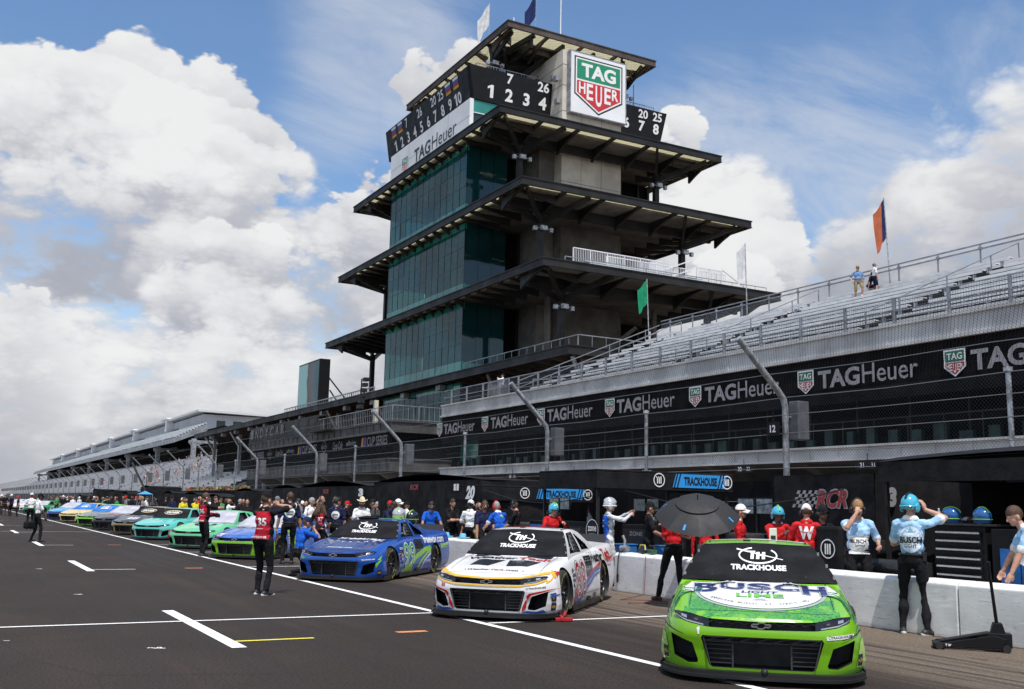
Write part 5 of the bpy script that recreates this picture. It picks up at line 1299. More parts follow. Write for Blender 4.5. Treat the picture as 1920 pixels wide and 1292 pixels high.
# --- lime green car, nearest
_L = ray(0, 0)
gcar = make_car('lime green stock car with leafy hood artwork and black windscreen cover, nearest the camera', (6.98, 7.65), -41.5, P_LIME, leafy(), P_LIME, cover=1)
seams(gcar, M_DARK); team_cover(gcar, M_INKW)
I_NAVY = mat('ink_navy', (.015, .025, .13), .35, coat=.5); I_WHT = mat('ink_gloss_white', (.82, .82, .82), .35, coat=.4); I_GRN = mat('ink_green', (.16, .52, .02), .35, coat=.4); I_GRY = mat('ink_silver', (.42, .44, .46), .35, coat=.4); I_DKG = mat('ink_dark_green', (.01, .15, .045), .35, coat=.4); I_PAL = mat('ink_pale_lime', (.45, .68, .18), .35, coat=.4)
D = Decal('hood', cell=.09)
D.band([(.66*math.cos(a), .98+.72*math.sin(a)) for a in np.linspace(R(184), R(356), 30)], .035, 2)
D.poly([(.63*math.cos(a), .98+.68*math.sin(a)) for a in np.linspace(R(180), R(360), 30)] + [(.62, 1.25), (.36, 1.36), (.22, 1.46), (0, 1.50), (-.22, 1.46), (-.36, 1.36), (-.62, 1.25)], 1)
D.poly([(-.22, 1.42), (0, 1.52), (.22, 1.42), (.36, 1.34), (.12, 1.42), (0, 1.45), (-.12, 1.42), (-.36, 1.34)], 0)
D.poly([(-.80, .86), (-.4, .93), (.4, .93), (.80, .86), (.72, 1.38), (.40, 1.32), (0, 1.36), (-.40, 1.32), (-.72, 1.38)], 1)
for i, (ch, x, h_) in enumerate(zip('BUSCH', (-.56, -.28, .0, .28, .56), (.42, .34, .32, .34, .42))):
    D.text(ch, x, 1.13-.02*abs(i-2), .245, h_, .04, mi=2, grow=.014); D.text(ch, x, 1.13-.02*abs(i-2), .245, h_, .04, mi=0)
D.text('LIGHT', 0, .87, .38, .09, .03, .15, mi=0); D.text('LIME', 0, .72, .48, .15, .025, mi=3)
D.text('ANHEUSER-BUSCH, ST. LOUIS, MO.', 0, 1.05, ht=.042, mi=4, bold=.0, arc=(.63, R(100)))
D.ring(0, .56, .05, .035, .014, 2); D.band([(-.08, .545), (0, .585), (.08, .545)], .014, 2)
for s in (-1, 1): D.poly([(s*.25, 1.29), (s*.50, 1.23), (s*.50, 1.19), (s*.25, 1.25)], 4)
pins(D, 4)
D.build('hood_lettering', [I_NAVY, I_WHT, I_GRY, I_GRN, M_DARK], gcar)
D = Decal('front', cell=.06)
D.text('1', -.60, .475, .03, .07, mi=0, shear=.2); D.poly([(.60, .432), (.86, .452), (.86, .487), (.60, .467)], 0); D.text('TRACKHOUSE', .745, .463, .21, .022, .03, mi=1, rot=.07); D.ring(.63, .458, .014, .014, .003, 1)
D.build('nose_lettering', [I_WHT, M_INKK], gcar)
def leaves(D, sg):
    for x0, z0, x1, z1, w_ in ((.86, .60, 1.16, .72, .07), (.86, .56, 1.18, .60, .06), (.82, .47, 1.10, .52, .05), (.95, .64, 1.25, .80, .06)):
        T = np.linspace(0, 1, 12)
        D.band([(sg*(x0+(x1-x0)*t), z0+(z1-z0)*t+.03*math.sin(3*t)) for t in T], [w_*math.sin(math.pi*min(.985, t+.01)) for t in T], 3)
        D.band([(sg*(x0+(x1-x0)*t), z0+(z1-z0)*t+.03*math.sin(3*t)) for t in T], .004, 4)
    D.band([(sg*u, z) for u, z in ((.60, .43), (.75, .46), (.95, .50), (1.15, .50))], [.004, .010, .012, .006], 5)
    D.poly([(sg*u, z) for u, z in ((.86, .30), (.84, .17), (1.02, .17), (1.10, .34), (1.0, .44), (.9, .40))][::sg], 4)
corner(gcar, (.235,), leaves, (I_DKG, I_PAL, M_INKK))
for side, sg in (('left', 1), ('right', -1)):
    D = Decal(side, cell=.12)
    D.poly([(sg*3.05, .48), (sg*3.05, .93), (sg*3.85, .95), (sg*4.1, .62), (sg*3.6, .80), (sg*3.3, .5)][::sg], 1)
    for k in range(5): D.band([(sg*(3.1+.15*k+.1*t), .9-.35*t+.03*math.sin(7*t+k)) for t in np.linspace(0, 1, 6)], .02, 2)
    D.text('1', sg*2.1, .56, .26, .46, mi=2, grow=.02, shear=.15); D.text('1', sg*2.1, .56, .26, .46, mi=1, shear=.15)
    for k in range(6): D.band([(sg*(1.5+.5*k+.3*t), .2+.45*t+.08*math.sin(3*t)) for t in np.linspace(0, 1, 6)], [.0, .05, .08, .07, .04, .0], 0)
    D.text('BUSCH', sg*2.95, .34, .6, .14, .03, mi=1); D.text('CAP', sg*1.0, .83, .16, .045, .02, mi=1)
    D.build('side_lettering', [I_DKG, I_WHT, M_INKK], gcar)
D = Decal('hood', cell=.1); D.text('1', 0, 2.7, .35, .55, mi=0); D.band([(-.56, 2.5), (.56, 2.42)], .1, 0); D.build('roof_number', [I_WHT], gcar)
# --- white car
I_RED = mat('ink_red', (.50, .015, .02), .35, coat=.4); I_BLU = mat('ink_blue', (.03, .08, .36), .35, coat=.4); I_BLK = mat('ink_gloss_black', (.012, .012, .015), .35, coat=.5); I_YEL = mat('ink_yellow', (.82, .46, .01), .35, coat=.4); I_MAR = mat('ink_maroon', (.33, .02, .025), .35, coat=.4)
wcar = make_car('white stock car with yellow grille outline, black hood panels and red number 88', (7.02, 13.45), -45.5, P_WHT, P_WHT, P_WHT, cover=1)
seams(wcar, M_DARK); team_cover(wcar, M_INKW)
D = Decal('hood', cell=.09)
D.poly([(-.47, .62), (-.16, .58), (.0, .98), (-.44, .98)], 0); D.poly([(.12, .58), (.44, .62), (.56, .98), (.06, .98)], 0)
D.poly([(-.62, 1.30), (-.20, 1.30), (-.22, 1.52), (-.62, 1.50)], 0); D.poly([(.28, 1.22), (.64, 1.26), (.64, 1.48), (.22, 1.44)], 0)
D.poly([(-.12, 1.40), (.18, 1.40), (.20, 1.55), (-.12, 1.55)], 3)
D.text('Weather', -.26, 1.14, .80, .17, .03, mi=0); D.text('Tech', .42, 1.12, .52, .17, .03, mi=1)
D.text('Weather', -.235, .36, .36, .062, .035, .18, mi=0); D.text('Tech', .05, .36, .205, .062, .035, .18, mi=1); D.text('.com', .27, .355, .21, .05, .035, .18, mi=0)
pins(D, 2)
D.build('hood_lettering', [I_BLK, I_RED, M_DARK, M_DARK], wcar)
D = Decal('front', cell=.04, off=.009)
xs = np.linspace(-.84, .84, 46)
D.band([(x, slot_hi(abs(x))+.014+.012*max(0, abs(x)-.7)) for x in xs], .022, 0); D.band([(x, slot_lo(abs(x))-.014) for x in xs], .020, 0)
for s in (-1, 1):
    D.poly([(s*.59, .36), (s*.63, .40), (s*.90, .455), (s*.96, .455), (s*.88, .435), (s*.66, .375), (s*.60, .30)], 1); D.poly([(s*.575, .30), (s*.60, .31), (s*.585, .20), (s*.52, .13), (s*.53, .2)], 1)
    D.poly([(s*.52, .125), (s*.60, .155), (s*.72, .145), (s*.80, .17), (s*.84, .13), (s*.70, .115)], 2); D.poly([(s*.88, .39), (s*.97, .41), (s*.97, .36), (s*.90, .34)], 2)
D.build('grille_outline', [I_YEL, I_RED, I_BLU, M_INKK], wcar); D = Decal('front', cell=.06, off=.003)
D.text('88', -.69, .475, .065, .052, .02, mi=1); D.text('TRACKHOUSE', .73, .475, .22, .024, .03, mi=3, rot=.08); D.ring(.60, .462, .016, .016, .004, 3)
D.build('nose_lettering', [I_YEL, I_RED, I_BLU, M_INKK], wcar)
def bull(D, sg):
    D.poly([(sg*(1.0+.06*math.cos(a)), .65+.055*math.sin(a)) for a in np.linspace(0, 2*math.pi, 20)[:-1]][::sg], 3)
    D.band([(sg*u, z) for u, z in ((.74, .655), (.84, .67), (.94, .68))], .022, 3); D.band([(sg*u, z) for u, z in ((.76, .545), (.86, .57), (.94, .61))], .02, 3)
    D.poly([(sg*u, z) for u, z in ((1.02, .685), (1.06, .695), (1.10, .68), (1.15, .69), (1.19, .665), (1.165, .66), (1.17, .60), (1.14, .64), (1.10, .63), (1.07, .60), (1.06, .64), (1.03, .65))][::sg], 4)
corner(wcar, (.335, .205), bull, (I_YEL, I_RED))
def number_side(car, num, fill, out, out2=None, y=2.04, z=.50, wd=.66, ht=.54, sh=.0):
    for side, sg in (('left', 1), ('right', -1)):
        D = Decal(side, cell=.12, off=.008)
        if out2: D.text(num, sg*y, z, wd, ht, .0, sh, mi=2, grow=.032)
        D.text(num, sg*y, z, wd, ht, .0, sh, mi=1, grow=.020); D.text(num, sg*y, z, wd, ht, .0, sh, mi=0)
        D.build('door_number', [fill, out, out2 or out], car)
number_side(wcar, '88', I_MAR, I_WHT, I_BLK)
for side, sg in (('left', 1), ('right', -1)):
    D = Decal(side, cell=.12)
    D.poly([(sg*p[0], p[1]) for p in ((2.46, .50), (2.95, .56), (2.95, .84), (2.46, .84))], 0)
    D.text('Weather', sg*3.36, .80, .86, .17, .03, mi=0); D.text('Tech', sg*4.12, .83, .58, .17, .03, mi=1)
    D.band([(sg*y, z) for y, z in ((2.3, .42), (2.9, .58), (3.5, .68), (4.2, .72), (4.85, .74))], [.02, .05, .07, .08, .08], 1)
    D.band([(sg*y, z) for y, z in ((1.55, .16), (1.9, .24), (2.4, .42), (3.0, .57), (3.6, .63), (4.4, .63))], [.20, .10, .06, .05, .035, .02], 2); D.band([(sg*y, z) for y, z in ((1.9, .18), (2.5, .36), (3.0, .50), (3.4, .55))], [.10, .05, .04, .02], 2)
    D.poly([(sg*p[0], p[1]) for p in ((1.42, .20), (1.62, .12), (1.66, .36), (1.52, .42))], 1)
    for k in range(6): D.text(('NASCAR', 'SUNOCO', 'MOOG', 'COORS', 'EPIC', 'PPG')[k], sg*(2.5+.2*(k % 3)), .76-.09*(k//3), .15, .022, .02, mi=3)
    D.text('GOODYEAR', sg*.98, .80, ht=.035, mi=0) if False else D.text('GOODYEAR', sg*1.0, .845, .34, .04, .01, mi=0)
    D.poly([(sg*p[0], p[1]) for p in ((2.9, .165), (3.08, .165), (3.08, .23), (2.9, .23))], 0)
    D.build('side_lettering', [I_BLK, I_RED, I_BLU, I_GRY], wcar)
D = Decal('hood', cell=.1); D.text('88', .02, 2.68, .80, .52, .04, mi=0, grow=.03); D.text('88', .02, 2.68, .80, .52, .04, mi=1); D.build('roof_number', [I_BLK, I_RED], wcar)
# --- blue car
I_LIM = mat('ink_lime', (.22, .52, .05), .35, coat=.4); I_G99 = mat('ink_leaf_green', (.07, .36, .06), .35, coat=.4)
bcar = make_car('royal blue stock car with green number 99 and two helmets on its roof', (7.28, 20.95), -44, P_BLUE, P_NAVY, P_BLUE, cover=1)
seams(bcar, M_DARK); team_cover(bcar, M_INKW)
D = Decal('hood', cell=.09)
D.text('Freeway', .08, 1.28, 1.12, .30, .035, .25, mi=0); D.text('INSURANCE', 0, 1.75, ht=.085, bold=.02, mi=0, arc=(.86, R(92))); D.text('Freeway.com', -.02, .36, .58, .10, .025, .2, mi=0)
D.poly([(-.1, 1.52), (.3, 1.5), (.32, 1.56), (-.08, 1.58)], 1); pins(D, 2)
D.build('hood_lettering', [I_WHT, I_LIM, I_GRY], bcar)
D = Decal('front', cell=.06); D.text('TRACKHOUSE', .74, .47, .23, .024, .03, mi=0, rot=.08); D.poly([(-.75, .45), (-.68, .45), (-.68, .50), (-.75, .50)], 5)
D.band([(.72, .14), (.86, .32), (.94, .52), (.97, .62)], [.03, .05, .05, .02], 4); D.band([(.68, .14), (.80, .24), (.88, .33)], [.01, .02, .01], 0)
D.build('nose_lettering', [I_WHT, M_STN, M_STY, M_STR, I_LIM, I_G99], bcar); corner(bcar, (.20,))
number_side(bcar, '99', I_G99, I_WHT, None, sh=.12)
for side, sg in (('left', 1), ('right', -1)):
    D = Decal(side, cell=.12)
    D.poly([(sg*p[0], p[1]) for p in ((2.46, .50), (2.95, .56), (2.95, .84), (2.46, .84))], 2)
    D.text('freeway.com', sg*3.75, .80, 1.35, .24, .03, .12, mi=0)
    D.poly([(sg*p[0], p[1]) for p in ((1.5, .14), (2.3, .14), (2.15, .22), (1.5, .22))], 1)
    D.band([(sg*y, z) for y, z in ((1.7, .12), (2.0, .26), (2.5, .46), (3.1, .60), (3.8, .66), (4.7, .68))], [.18, .12, .12, .12, .09, .05], 1); D.band([(sg*y, z) for y, z in ((2.5, .14), (2.75, .34), (3.2, .52), (3.8, .60), (4.6, .62))], [.10, .07, .06, .05, .02], 1); D.band([(sg*y, z) for y, z in ((2.75, .14), (3.0, .36), (3.4, .50), (3.9, .56))], [.02, .03, .03, .01], 0)
    D.text('JOCKEY', sg*3.2, .33, .34, .06, .01, mi=0); D.ring(sg*3.2, .42, .03, .04, .008, 0); D.text('GOODYEAR', sg*1.0, .845, .34, .04, .01, mi=0)
    D.build('side_lettering', [I_WHT, I_LIM, I_BLK], bcar)
D = Decal('hood', cell=.1); D.band([(-.5, 2.35), (.55, 2.55)], .16, 0); D.band([(-.4, 2.75), (.56, 2.9)], .12, 0); D.band([(-.5, 2.5), (.55, 2.72)], .03, 1); D.build('roof_stripe', [I_LIM, I_WHT], bcar)
# --- the row beyond, far to near of each pixel in the photograph
def at_front(u0, v0, u1, v1):                    # ground points under the two front corners
    a = at_z(u0, v0, .06); b = at_z(u1, v1, .06); return a, b
M_SILV = cloth_mat('silver_cover', (.44, .44, .50), .5, .35, 6.); 
P = dict(mint=paint('mint', (.14, .55, .27)), turq=paint('turquoise', (.10, .52, .45)), red=paint('red', (.55, .03, .02)), gold=paint('gold', (.22, .17, .08)), cream=paint('cream', (.70, .54, .22)), sky=paint('sky_blue', (.06, .33, .60)), grn=paint('green', (.03, .33, .10)), lime2=paint('lime_bright', (.22, .62, .06)), dblue=paint('deep_blue', (.03, .05, .38)), char=paint('charcoal', (.02, .02, .022)))
P['noise'] = mat('paint_camo_grey', (.35, .35, .36), .3, col2=(.03, .03, .035), vs=9., coat=.5, detail=6)
P['fade'] = mat('paint_blue_fade', (.03, .04, .34), .28, col2=(.05, .22, .60), vs=1.3, coat=.6)
row = [((375, 1043), (462, 1046), 'lime and blue stock car with silver windscreen cover behind the photographer with bib 135', P['fade'], P['fade'], P_LIME, M_SILV, 'lime'),
       ((285, 1024), (369, 1028), 'mint green stock car with a dark crescent on its hood', P['mint'], P['mint'], P['mint'], M_SILV, 'mint'),
       ((233, 1008), (290, 1011), 'turquoise stock car with red bumper corners and black cover with gold oval', P['turq'], P['turq'], P['turq'], M_CLOTH, 'turq'),
       ((191, 999), (238, 1002), 'black and gold stock car with a white panel on its hood', P['gold'], P['char'], P['gold'], M_CLOTH, 'gold'),
       ((148, 991), (196, 993), 'all black stock car with grey cover and red hood lettering', P['char'], P['char'], P['char'], M_SILV, 'blk'),
       ((121, 984), (160, 986), 'bright green stock car with grey speckled hood and blue cover', P['lime2'], P['noise'], P['lime2'], None, 'blue'),
       ((96, 977), (130, 978.5), 'pale yellow stock car with red bumper corners and blue cover', P['cream'], P['cream'], P['cream'], None, 'cream'),
       ((80, 972), (110, 973), 'sky blue stock car with grey cover, far along the row', P['sky'], P['sky'], P['dblue'], M_SILV, ''),
       ((31, 962), (58, 962.5), 'green and white stock car beside the photographers in white shirts', P['grn'], P['grn'], P['grn'], M_SILV, '43'),
       ((2, 956.5), (26, 957), 'white stock car at the far end of the row', P_WHT, P_WHT, P_WHT, M_SILV, ''),
       ((-26, 953), (-6, 953), 'red and white stock car beyond the row, cut by the picture edge', P_WHT, P['red'], P['red'], M_SILV, '')]
M_BCOV = cloth_mat('blue_cover', (.03, .16, .48), .6)
y_prev = 21.35
for (a, b, lab, bo, ho, no, cov, kind) in row:
    pa = at_z(*a, .06); pb = at_z(*b, .06); mid = (pa+pb)/2
    car = make_car(lab, (7.35, max(mid.y, y_prev+4.8)), -44, bo, ho, no, cover=0, detail=0, cover_m=cov or M_BCOV)
    y_prev = max(mid.y, y_prev+4.8)
    if kind == 'mint':
        D = Decal('hood', cell=.12); D.ring(.05, .98, .40, .28, .13, 0, 150, 395); D.build('hood_lettering', [M_INKK], car)
    elif kind == 'lime':
        D = Decal('front', cell=.08)
        for s in (-1, 1): D.text('ZIX' if s < 0 else 'RLX', s*.60, .655, .26, .08, .04, .3, mi=0)
        D.build('hood_lettering', [I_WHT], car)
        D = Decal('hood', cell=.12); D.poly([(-.6, 1.15), (.6, 1.15), (.6, 1.4), (-.6, 1.4)], 0); D.build('hood_lettering', [P['noise']], car)
        for side, sg in (('left', 1), ('right', -1)):
            D = Decal(side, cell=.15)
            for k in range(3): D.band([(sg*(3.0+.3*k), .15), (sg*(3.5+.3*k), .5), (sg*(4.5), .62+.08*k)], .05, 0)
            D.poly([(sg*p[0], p[1]) for p in ((1.5, .15), (2.2, .15), (1.75, .95), (1.5, .95))], 2); D.text('e', sg*3.7, .45, .28, .3, .03, mi=1); D.ring(sg*4.1, .75, .35, .2, .05, 3)
            D.build('side_lettering', [I_LIM, I_WHT, P_LIME, mat('ink_aqua', (.15, .6, .5))], car)
    elif kind in ('turq', 'gold'):
        D = Decal('front', BV_COVER, .12, .003); D.ring(0, 1.10, .42, .09, .014, 0); D.ring(0, 1.10, .39, .072, .008, 1); D.text('KROGER', 0, 1.10, .60, .07, .04, .2, mi=1); D.build('cover_lettering', [mat('ink_gold', (.55, .42, .18)), I_WHT], car)
        D = Decal('front', cell=.1)
        for s in (-1, 1): D.poly([(s*.86, .12), (s*.98, .12), (s*.98, .44), (s*.60, .40), (s*.58, .14), (s*.64, .14), (s*.68, .36), (s*.86, .42)][::s], 0)
        D.build('nose_lettering', [P['red'] if kind == 'turq' else P['gold']], car)
        if kind == 'gold':
            D = Decal('hood', cell=.12); D.poly([(-.25, .45), (.25, .45), (.25, .85), (-.25, .85)], 0); D.text('21', 0, .65, .3, .26, .03, mi=1); D.poly([(-.65, 1.05), (.65, 1.05), (.65, 1.5), (-.65, 1.5)], 2); D.build('hood_lettering', [I_WHT, M_INKK, P['noise']], car)
    elif kind == 'blk':
        D = Decal('hood', cell=.12); D.text('HAAS', -.1, .85, .9, .18, .05, .1, mi=0); D.poly([(-.65, 1.05), (.65, 1.05), (.65, 1.5), (-.65, 1.5)], 1); D.build('hood_lettering', [I_RED, P['noise']], car)
    elif kind in ('blue', 'cream'):
        D = Decal('front', BV_COVER, .12, .003); D.text('LUCAS', -.02, 1.16, .5, .07, .03, .2, mi=0); D.text('MOBIL 1', .05, 1.06, .7, .10, .04, .2, mi=0); D.build('cover_lettering', [I_WHT], car)
        if kind == 'cream':
            D = Decal('front', cell=.1)
            for s in (-1, 1): D.poly([(s*.62, .13), (s*.70, .13), (s*.72, .42), (s*.62, .40)][::s], 0)
            D.build('nose_lettering', [P['red']], car)
    elif kind == '43': number_side(car, '42', I_WHT, M_INKK)
    if kind in ('lime',): seams(car, M_DARK)
# ------------------------------------------------------------------ people: one continuous skin grown over tapered limbs, then clothing as children
MATP = ('skin', 'shirt', 'trousers', 'shoe', 'sole', 'cuff', 'accent', 'dark')
def rcone(a, b, ra, rb, n=10):
    """tapered capsule as a closed mesh"""
    a = Vector(a); b = Vector(b); d = (b-a); L = d.length; d = d.normalized() if L > 1e-6 else Vector((0, 0, 1)); u = d.orthogonal().normalized(); v = d.cross(u)
    rings = []
    for k in range(1, 4): t = math.pi/2*(1-k/4); rings.append((a-d*ra*math.sin(t), ra*math.cos(t)))
    rings += [(a, ra), (b, rb)]
    for k in range(1, 4): t = math.pi/2*k/4; rings.append((b+d*rb*math.sin(t), rb*math.cos(t)))
    V = [a-d*ra]; F = []
    for c, r in rings: V += [c+(u*math.cos(2*math.pi*i/n)+v*math.sin(2*math.pi*i/n))*r for i in range(n)]
    V.append(b+d*rb)
    for i in range(n): F.append((0, 1+(i+1) % n, 1+i))
    for k in range(len(rings)-1):
        o = 1+k*n
        for i in range(n): F.append((o+i, o+(i+1) % n, o+n+(i+1) % n, o+n+i))
    o = 1+(len(rings)-1)*n
    for i in range(n): F.append((o+i, o+(i+1) % n, len(V)-1))
    return V, F
class Fig:
    def __init__(s): s.pr = []; s.mb = MB()
    def cap(s, a, b, ra, rb, m, sx=None):
        a = Vector(a); b = Vector(b); s.mb.add(*rcone(a, b, ra, rb)); s.pr.append(('c', np.array(a), np.array(b), ra, rb, m))
    def ell(s, c, r, M, m):
        q = MB(); q.ell((0, 0, 0), r, None, 14, 10); V = [M @ Vector(v)+Vector(c) for v in q.v]
        s.mb.add(V, q.f); s.pr.append(('e', np.array(c), np.array(M.inverted()), np.array(r), m))
    def skin(s, name, vox, smooth=2):
        me = s.mb.mesh(name); o = bpy.data.objects.new(name, me); COL.objects.link(o)
        b = bmesh.new(); b.from_mesh(me); bmesh.ops.remove_doubles(b, verts=b.verts, dist=1e-5); bmesh.ops.recalc_face_normals(b, faces=b.faces); b.to_mesh(me); b.free()
        r = o.modifiers.new('r', 'REMESH'); r.mode = 'VOXEL'; r.voxel_size = vox
        sm = o.modifiers.new('s', 'SMOOTH'); sm.factor = .5; sm.iterations = smooth
        dg = bpy.context.evaluated_depsgraph_get(); out = bpy.data.meshes.new_from_object(o.evaluated_get(dg)); out.name = name
        bpy.data.objects.remove(o); bpy.data.meshes.remove(me)
        n = len(out.polygons); C = np.empty(n*3); out.polygons.foreach_get('center', C); C = C.reshape(-1, 3)
        best = np.full(n, 1e9); mi = np.zeros(n, int)
        for p in s.pr:
            if p[0] == 'c':
                _, a, b_, ra, rb, m = p; d = b_-a; L = max(d@d, 1e-9); t = np.clip((C-a)@d/L, 0, 1); D = np.linalg.norm(C-a-t[:, None]*d, axis=1)-(ra+(rb-ra)*t)
            else:
                _, c, Mi, r, m = p; q = (C-c)@Mi.T; k = np.linalg.norm(q/r, axis=1); D = (k-1)*r.min()
            w_ = D < best; best[w_] = D[w_]; mi[w_] = m
        if vox < .03:                                # cloth folds
            nv = len(out.vertices); co = np.empty(nv*3); out.vertices.foreach_get('co', co); co = co.reshape(-1, 3); no = np.empty(nv*3); out.vertex_normals.foreach_get('vector', no); no = no.reshape(-1, 3)
            lv = np.empty(len(out.loops), int); out.loops.foreach_get('vertex_index', lv); lt = np.empty(n, int); out.polygons.foreach_get('loop_total', lt)
            cl = np.repeat(((mi == 1) | (mi == 2)).astype(float), lt); ct = np.bincount(lv, minlength=nv); wt = np.bincount(lv, cl, nv)/np.maximum(ct, 1)
            rg = np.random.RandomState(len(s.pr)+nv % 97); f_ = np.zeros(nv); q_ = co + .035*np.sin(co[:, [1, 2, 0]]*np.array([13., 11., 17.])+1.3)
            for a_, sc_ in ((1., 14), (.9, 22), (.7, 33), (.5, 52), (.35, 80)):
                for _ in range(3): d_ = rg.normal(size=3); d_[2] *= 1.5; d_ /= np.linalg.norm(d_); f_ += a_*.6*(1-2*np.abs(np.sin(q_ @ d_*sc_/2+rg.uniform(0, 6))))
            co += no*(.0052*f_*(wt > .9))[:, None]; out.vertices.foreach_set('co', co.ravel()); out.update()
        out.polygons.foreach_set('material_index', mi); out.polygons.foreach_set('use_smooth', [True]*n)
        return out
def ik(a, c, l1, l2, pole):
    a = Vector(a); c = Vector(c); d = c-a; L = min(d.length, (l1+l2)*.999); d = d.normalized(); c = a+d*L
    x = (l1*l1-l2*l2+L*L)/(2*L); h = math.sqrt(max(l1*l1-x*x, 0)); p = Vector(pole); p = (p-d*p.dot(d)).normalized()
    return a+d*x+p*h, c
def hand(F, w, d, palm, k, curl=.5, thumb=1, fine=True, m=0):
    """palm, four unequal bent fingers and a thumb: wrist w, pointing d, palm facing `palm`"""
    d = Vector(d).normalized(); palm = Vector(palm); palm = (palm-d*palm.dot(d)).normalized(); sd_ = d.cross(palm).normalized()*thumb
    F.ell(w+d*.045*k, (.022*k, .040*k, .050*k), Matrix((palm, sd_, d)).transposed(), m)
    if not fine:
        F.cap(w+d*.07*k, w+d*.12*k+palm*.02*k, .026*k, .018*k, m); F.cap(w+d*.03*k+sd_*.03*k, w+d*.07*k+sd_*.05*k, .012*k, .010*k, m); return
    for i, (off, ln) in enumerate(((.028, .072), (.010, .080), (-.009, .074), (-.027, .058))):
        b0 = w+d*.082*k+sd_*off*k; d1 = (d*math.cos(curl*.7)+palm*math.sin(curl*.7)); d2 = (d*math.cos(curl*1.9)+palm*math.sin(curl*1.9))
        m1 = b0+d1*ln*.52*k; F.cap(b0-d*.02*k, m1, .0105*k, .0095*k, m); F.cap(m1, m1+d2*ln*.5*k, .0095*k, .008*k, m)
    t0 = w+d*.03*k+sd_*.032*k; t1 = t0+(d*.7+sd_*.6+palm*.25).normalized()*.04*k; F.cap(t0, t1, .0125*k, .011*k, m); F.cap(t1, t1+(d*.9+palm*.5*curl).normalized()*.032*k, .0105*k, .009*k, m)
def Rz(a): return Matrix.Rotation(a, 3, 'Z')
def Rx(a): return Matrix.Rotation(a, 3, 'X')
def figure(name, ht=1.78, lean=0., bend=0., turn=0., pz=None, head=(0., 0.), LH=None, RH=None, LF=None, RF=None, Lk=None, Rk=None, le=(-.6, -.5, -.4), re=(.6, -.5, -.4),
           sleeve='short', shorts=False, fat=1., vox=.009, fine=True, curl=(.5, .5), kneel=False, seat=False, palmL=None, palmR=None, female=False, hdir=None, loose=1.0):
    """x = person's right, y = forward, z up; hands and feet are given as points, elbows and knees follow"""
    k = ht/1.78; F = Fig(); V = Vector
    pz = (pz if pz is not None else .935)*k
    Tm = Rz(-turn) @ Rx(-lean); Bm = Rz(-turn) @ Rx(-(lean+bend))
    P0 = V((0, 0, pz))
    def T(x, y, z, M=Tm): return P0 + M @ V((x*k, y*k, z*k))
    spine = T(0, 0, .26); 
    def U(x, y, z): return spine + Bm @ V((x*k, y*k, (z-.26)*k))
    f = fat
    sh = 1; tr = 2
    # trunk
    F.ell(T(0, -.01, .02), (.165*k*f, .122*k*f, .13*k), Tm, tr)
    F.ell(T(0, .012*f, .16), (.158*k*f, .112*k*f*(1.12 if f > 1.05 else 1), .15*k), Tm, sh)
    F.ell(U(0, .008, .34), (.172*k*(1+(f-1)*.6), .118*k*f, .19*k), Bm, sh)
    F.ell(U(0, -.012, .44), (.165*k, .095*k, .11*k), Bm, sh)
    F.cap(U(-.165, -.01, .49), U(.165, -.01, .49), .064*k, .064*k, sh)
    if female: F.ell(U(0, .085, .36), (.13*k, .055*k, .07*k), Bm, sh)
    F.cap(U(0, -.015, .50), U(0, .005, .60), .066*k, .054*k, 0)
    F.cap(U(-.05, -.02, .545), U(.05, -.02, .545), .05*k, .05*k, 5)       # collar
    # head
    Hm = Bm @ Rz(-head[0]) @ Rx(-head[1]+bend*.6+lean*.5); hc = U(0, .02, .60)
    def H(x, y, z): return hc + Hm @ V((x*k, y*k, z*k))
    F.ell(H(0, .0, .135), (.079*k, .100*k, .108*k), Hm, 0); F.ell(H(0, .030, .070), (.062*k, .072*k, .082*k), Hm, 0)
    F.ell(H(0, .060, .020), (.036*k, .032*k, .028*k), Hm, 0)
    F.cap(H(0, .098, .120), H(0, .118, .078), .010*k, .016*k, 0)
    F.cap(H(-.03, .088, .128), H(.03, .088, .128), .014*k, .014*k, 0)
    for s in (-1, 1): F.ell(H(s*.082, -.005, .085), (.011*k, .024*k, .034*k), Hm, 0)
    # arms
    joints = {}
    for s, hnd, pole, cu, pl in ((-1, LH, le, curl[0], palmL), (1, RH, re, curl[1], palmR)):
        S = U(s*.185*(1+(f-1)*.4), -.012, .475); l1, l2 = .300*k, .262*k
        tgt = V(hnd)*k if hnd is not None else V((s*.27*k, .05*k, pz-.12*k))
        E, Wp = ik(S, tgt, l1, l2, V(pole)); joints[s] = (S, E, Wp)
        # sleeve
        if sleeve == 'long': F.cap(S, E, .064*k, .052*k, sh); F.cap(E, E+(Wp-E)*.97, .050*k, .040*k, sh); F.cap(E+(Wp-E)*.9, Wp, .037*k, .030*k, 5)
        else:
            e_ = {'short': .74, 'none': .02}[sleeve]
            F.cap(S, S+(E-S)*e_, .066*k*loose, .063*k*loose, sh)
            if e_ > .1: F.cap(S+(E-S)*(e_-.04), S+(E-S)*(e_+.02), .0645*k*loose, .0635*k*loose, 5)
            F.cap(S+(E-S)*.5, E, .047*k, .041*k, 0); F.cap(E, E+(Wp-E)*.4, .041*k, .043*k, 0); F.cap(E+(Wp-E)*.4, Wp, .043*k, .028*k, 0)
        d = (Wp-E).normalized(); hd = hdir.get(s) if hdir else None; d = V(hd).normalized() if hd else d
        pal = V(pl) if pl else V((-s, .2, 0)); hand(F, Wp, d, pal, k, cu, -s if True else s, fine, 0)
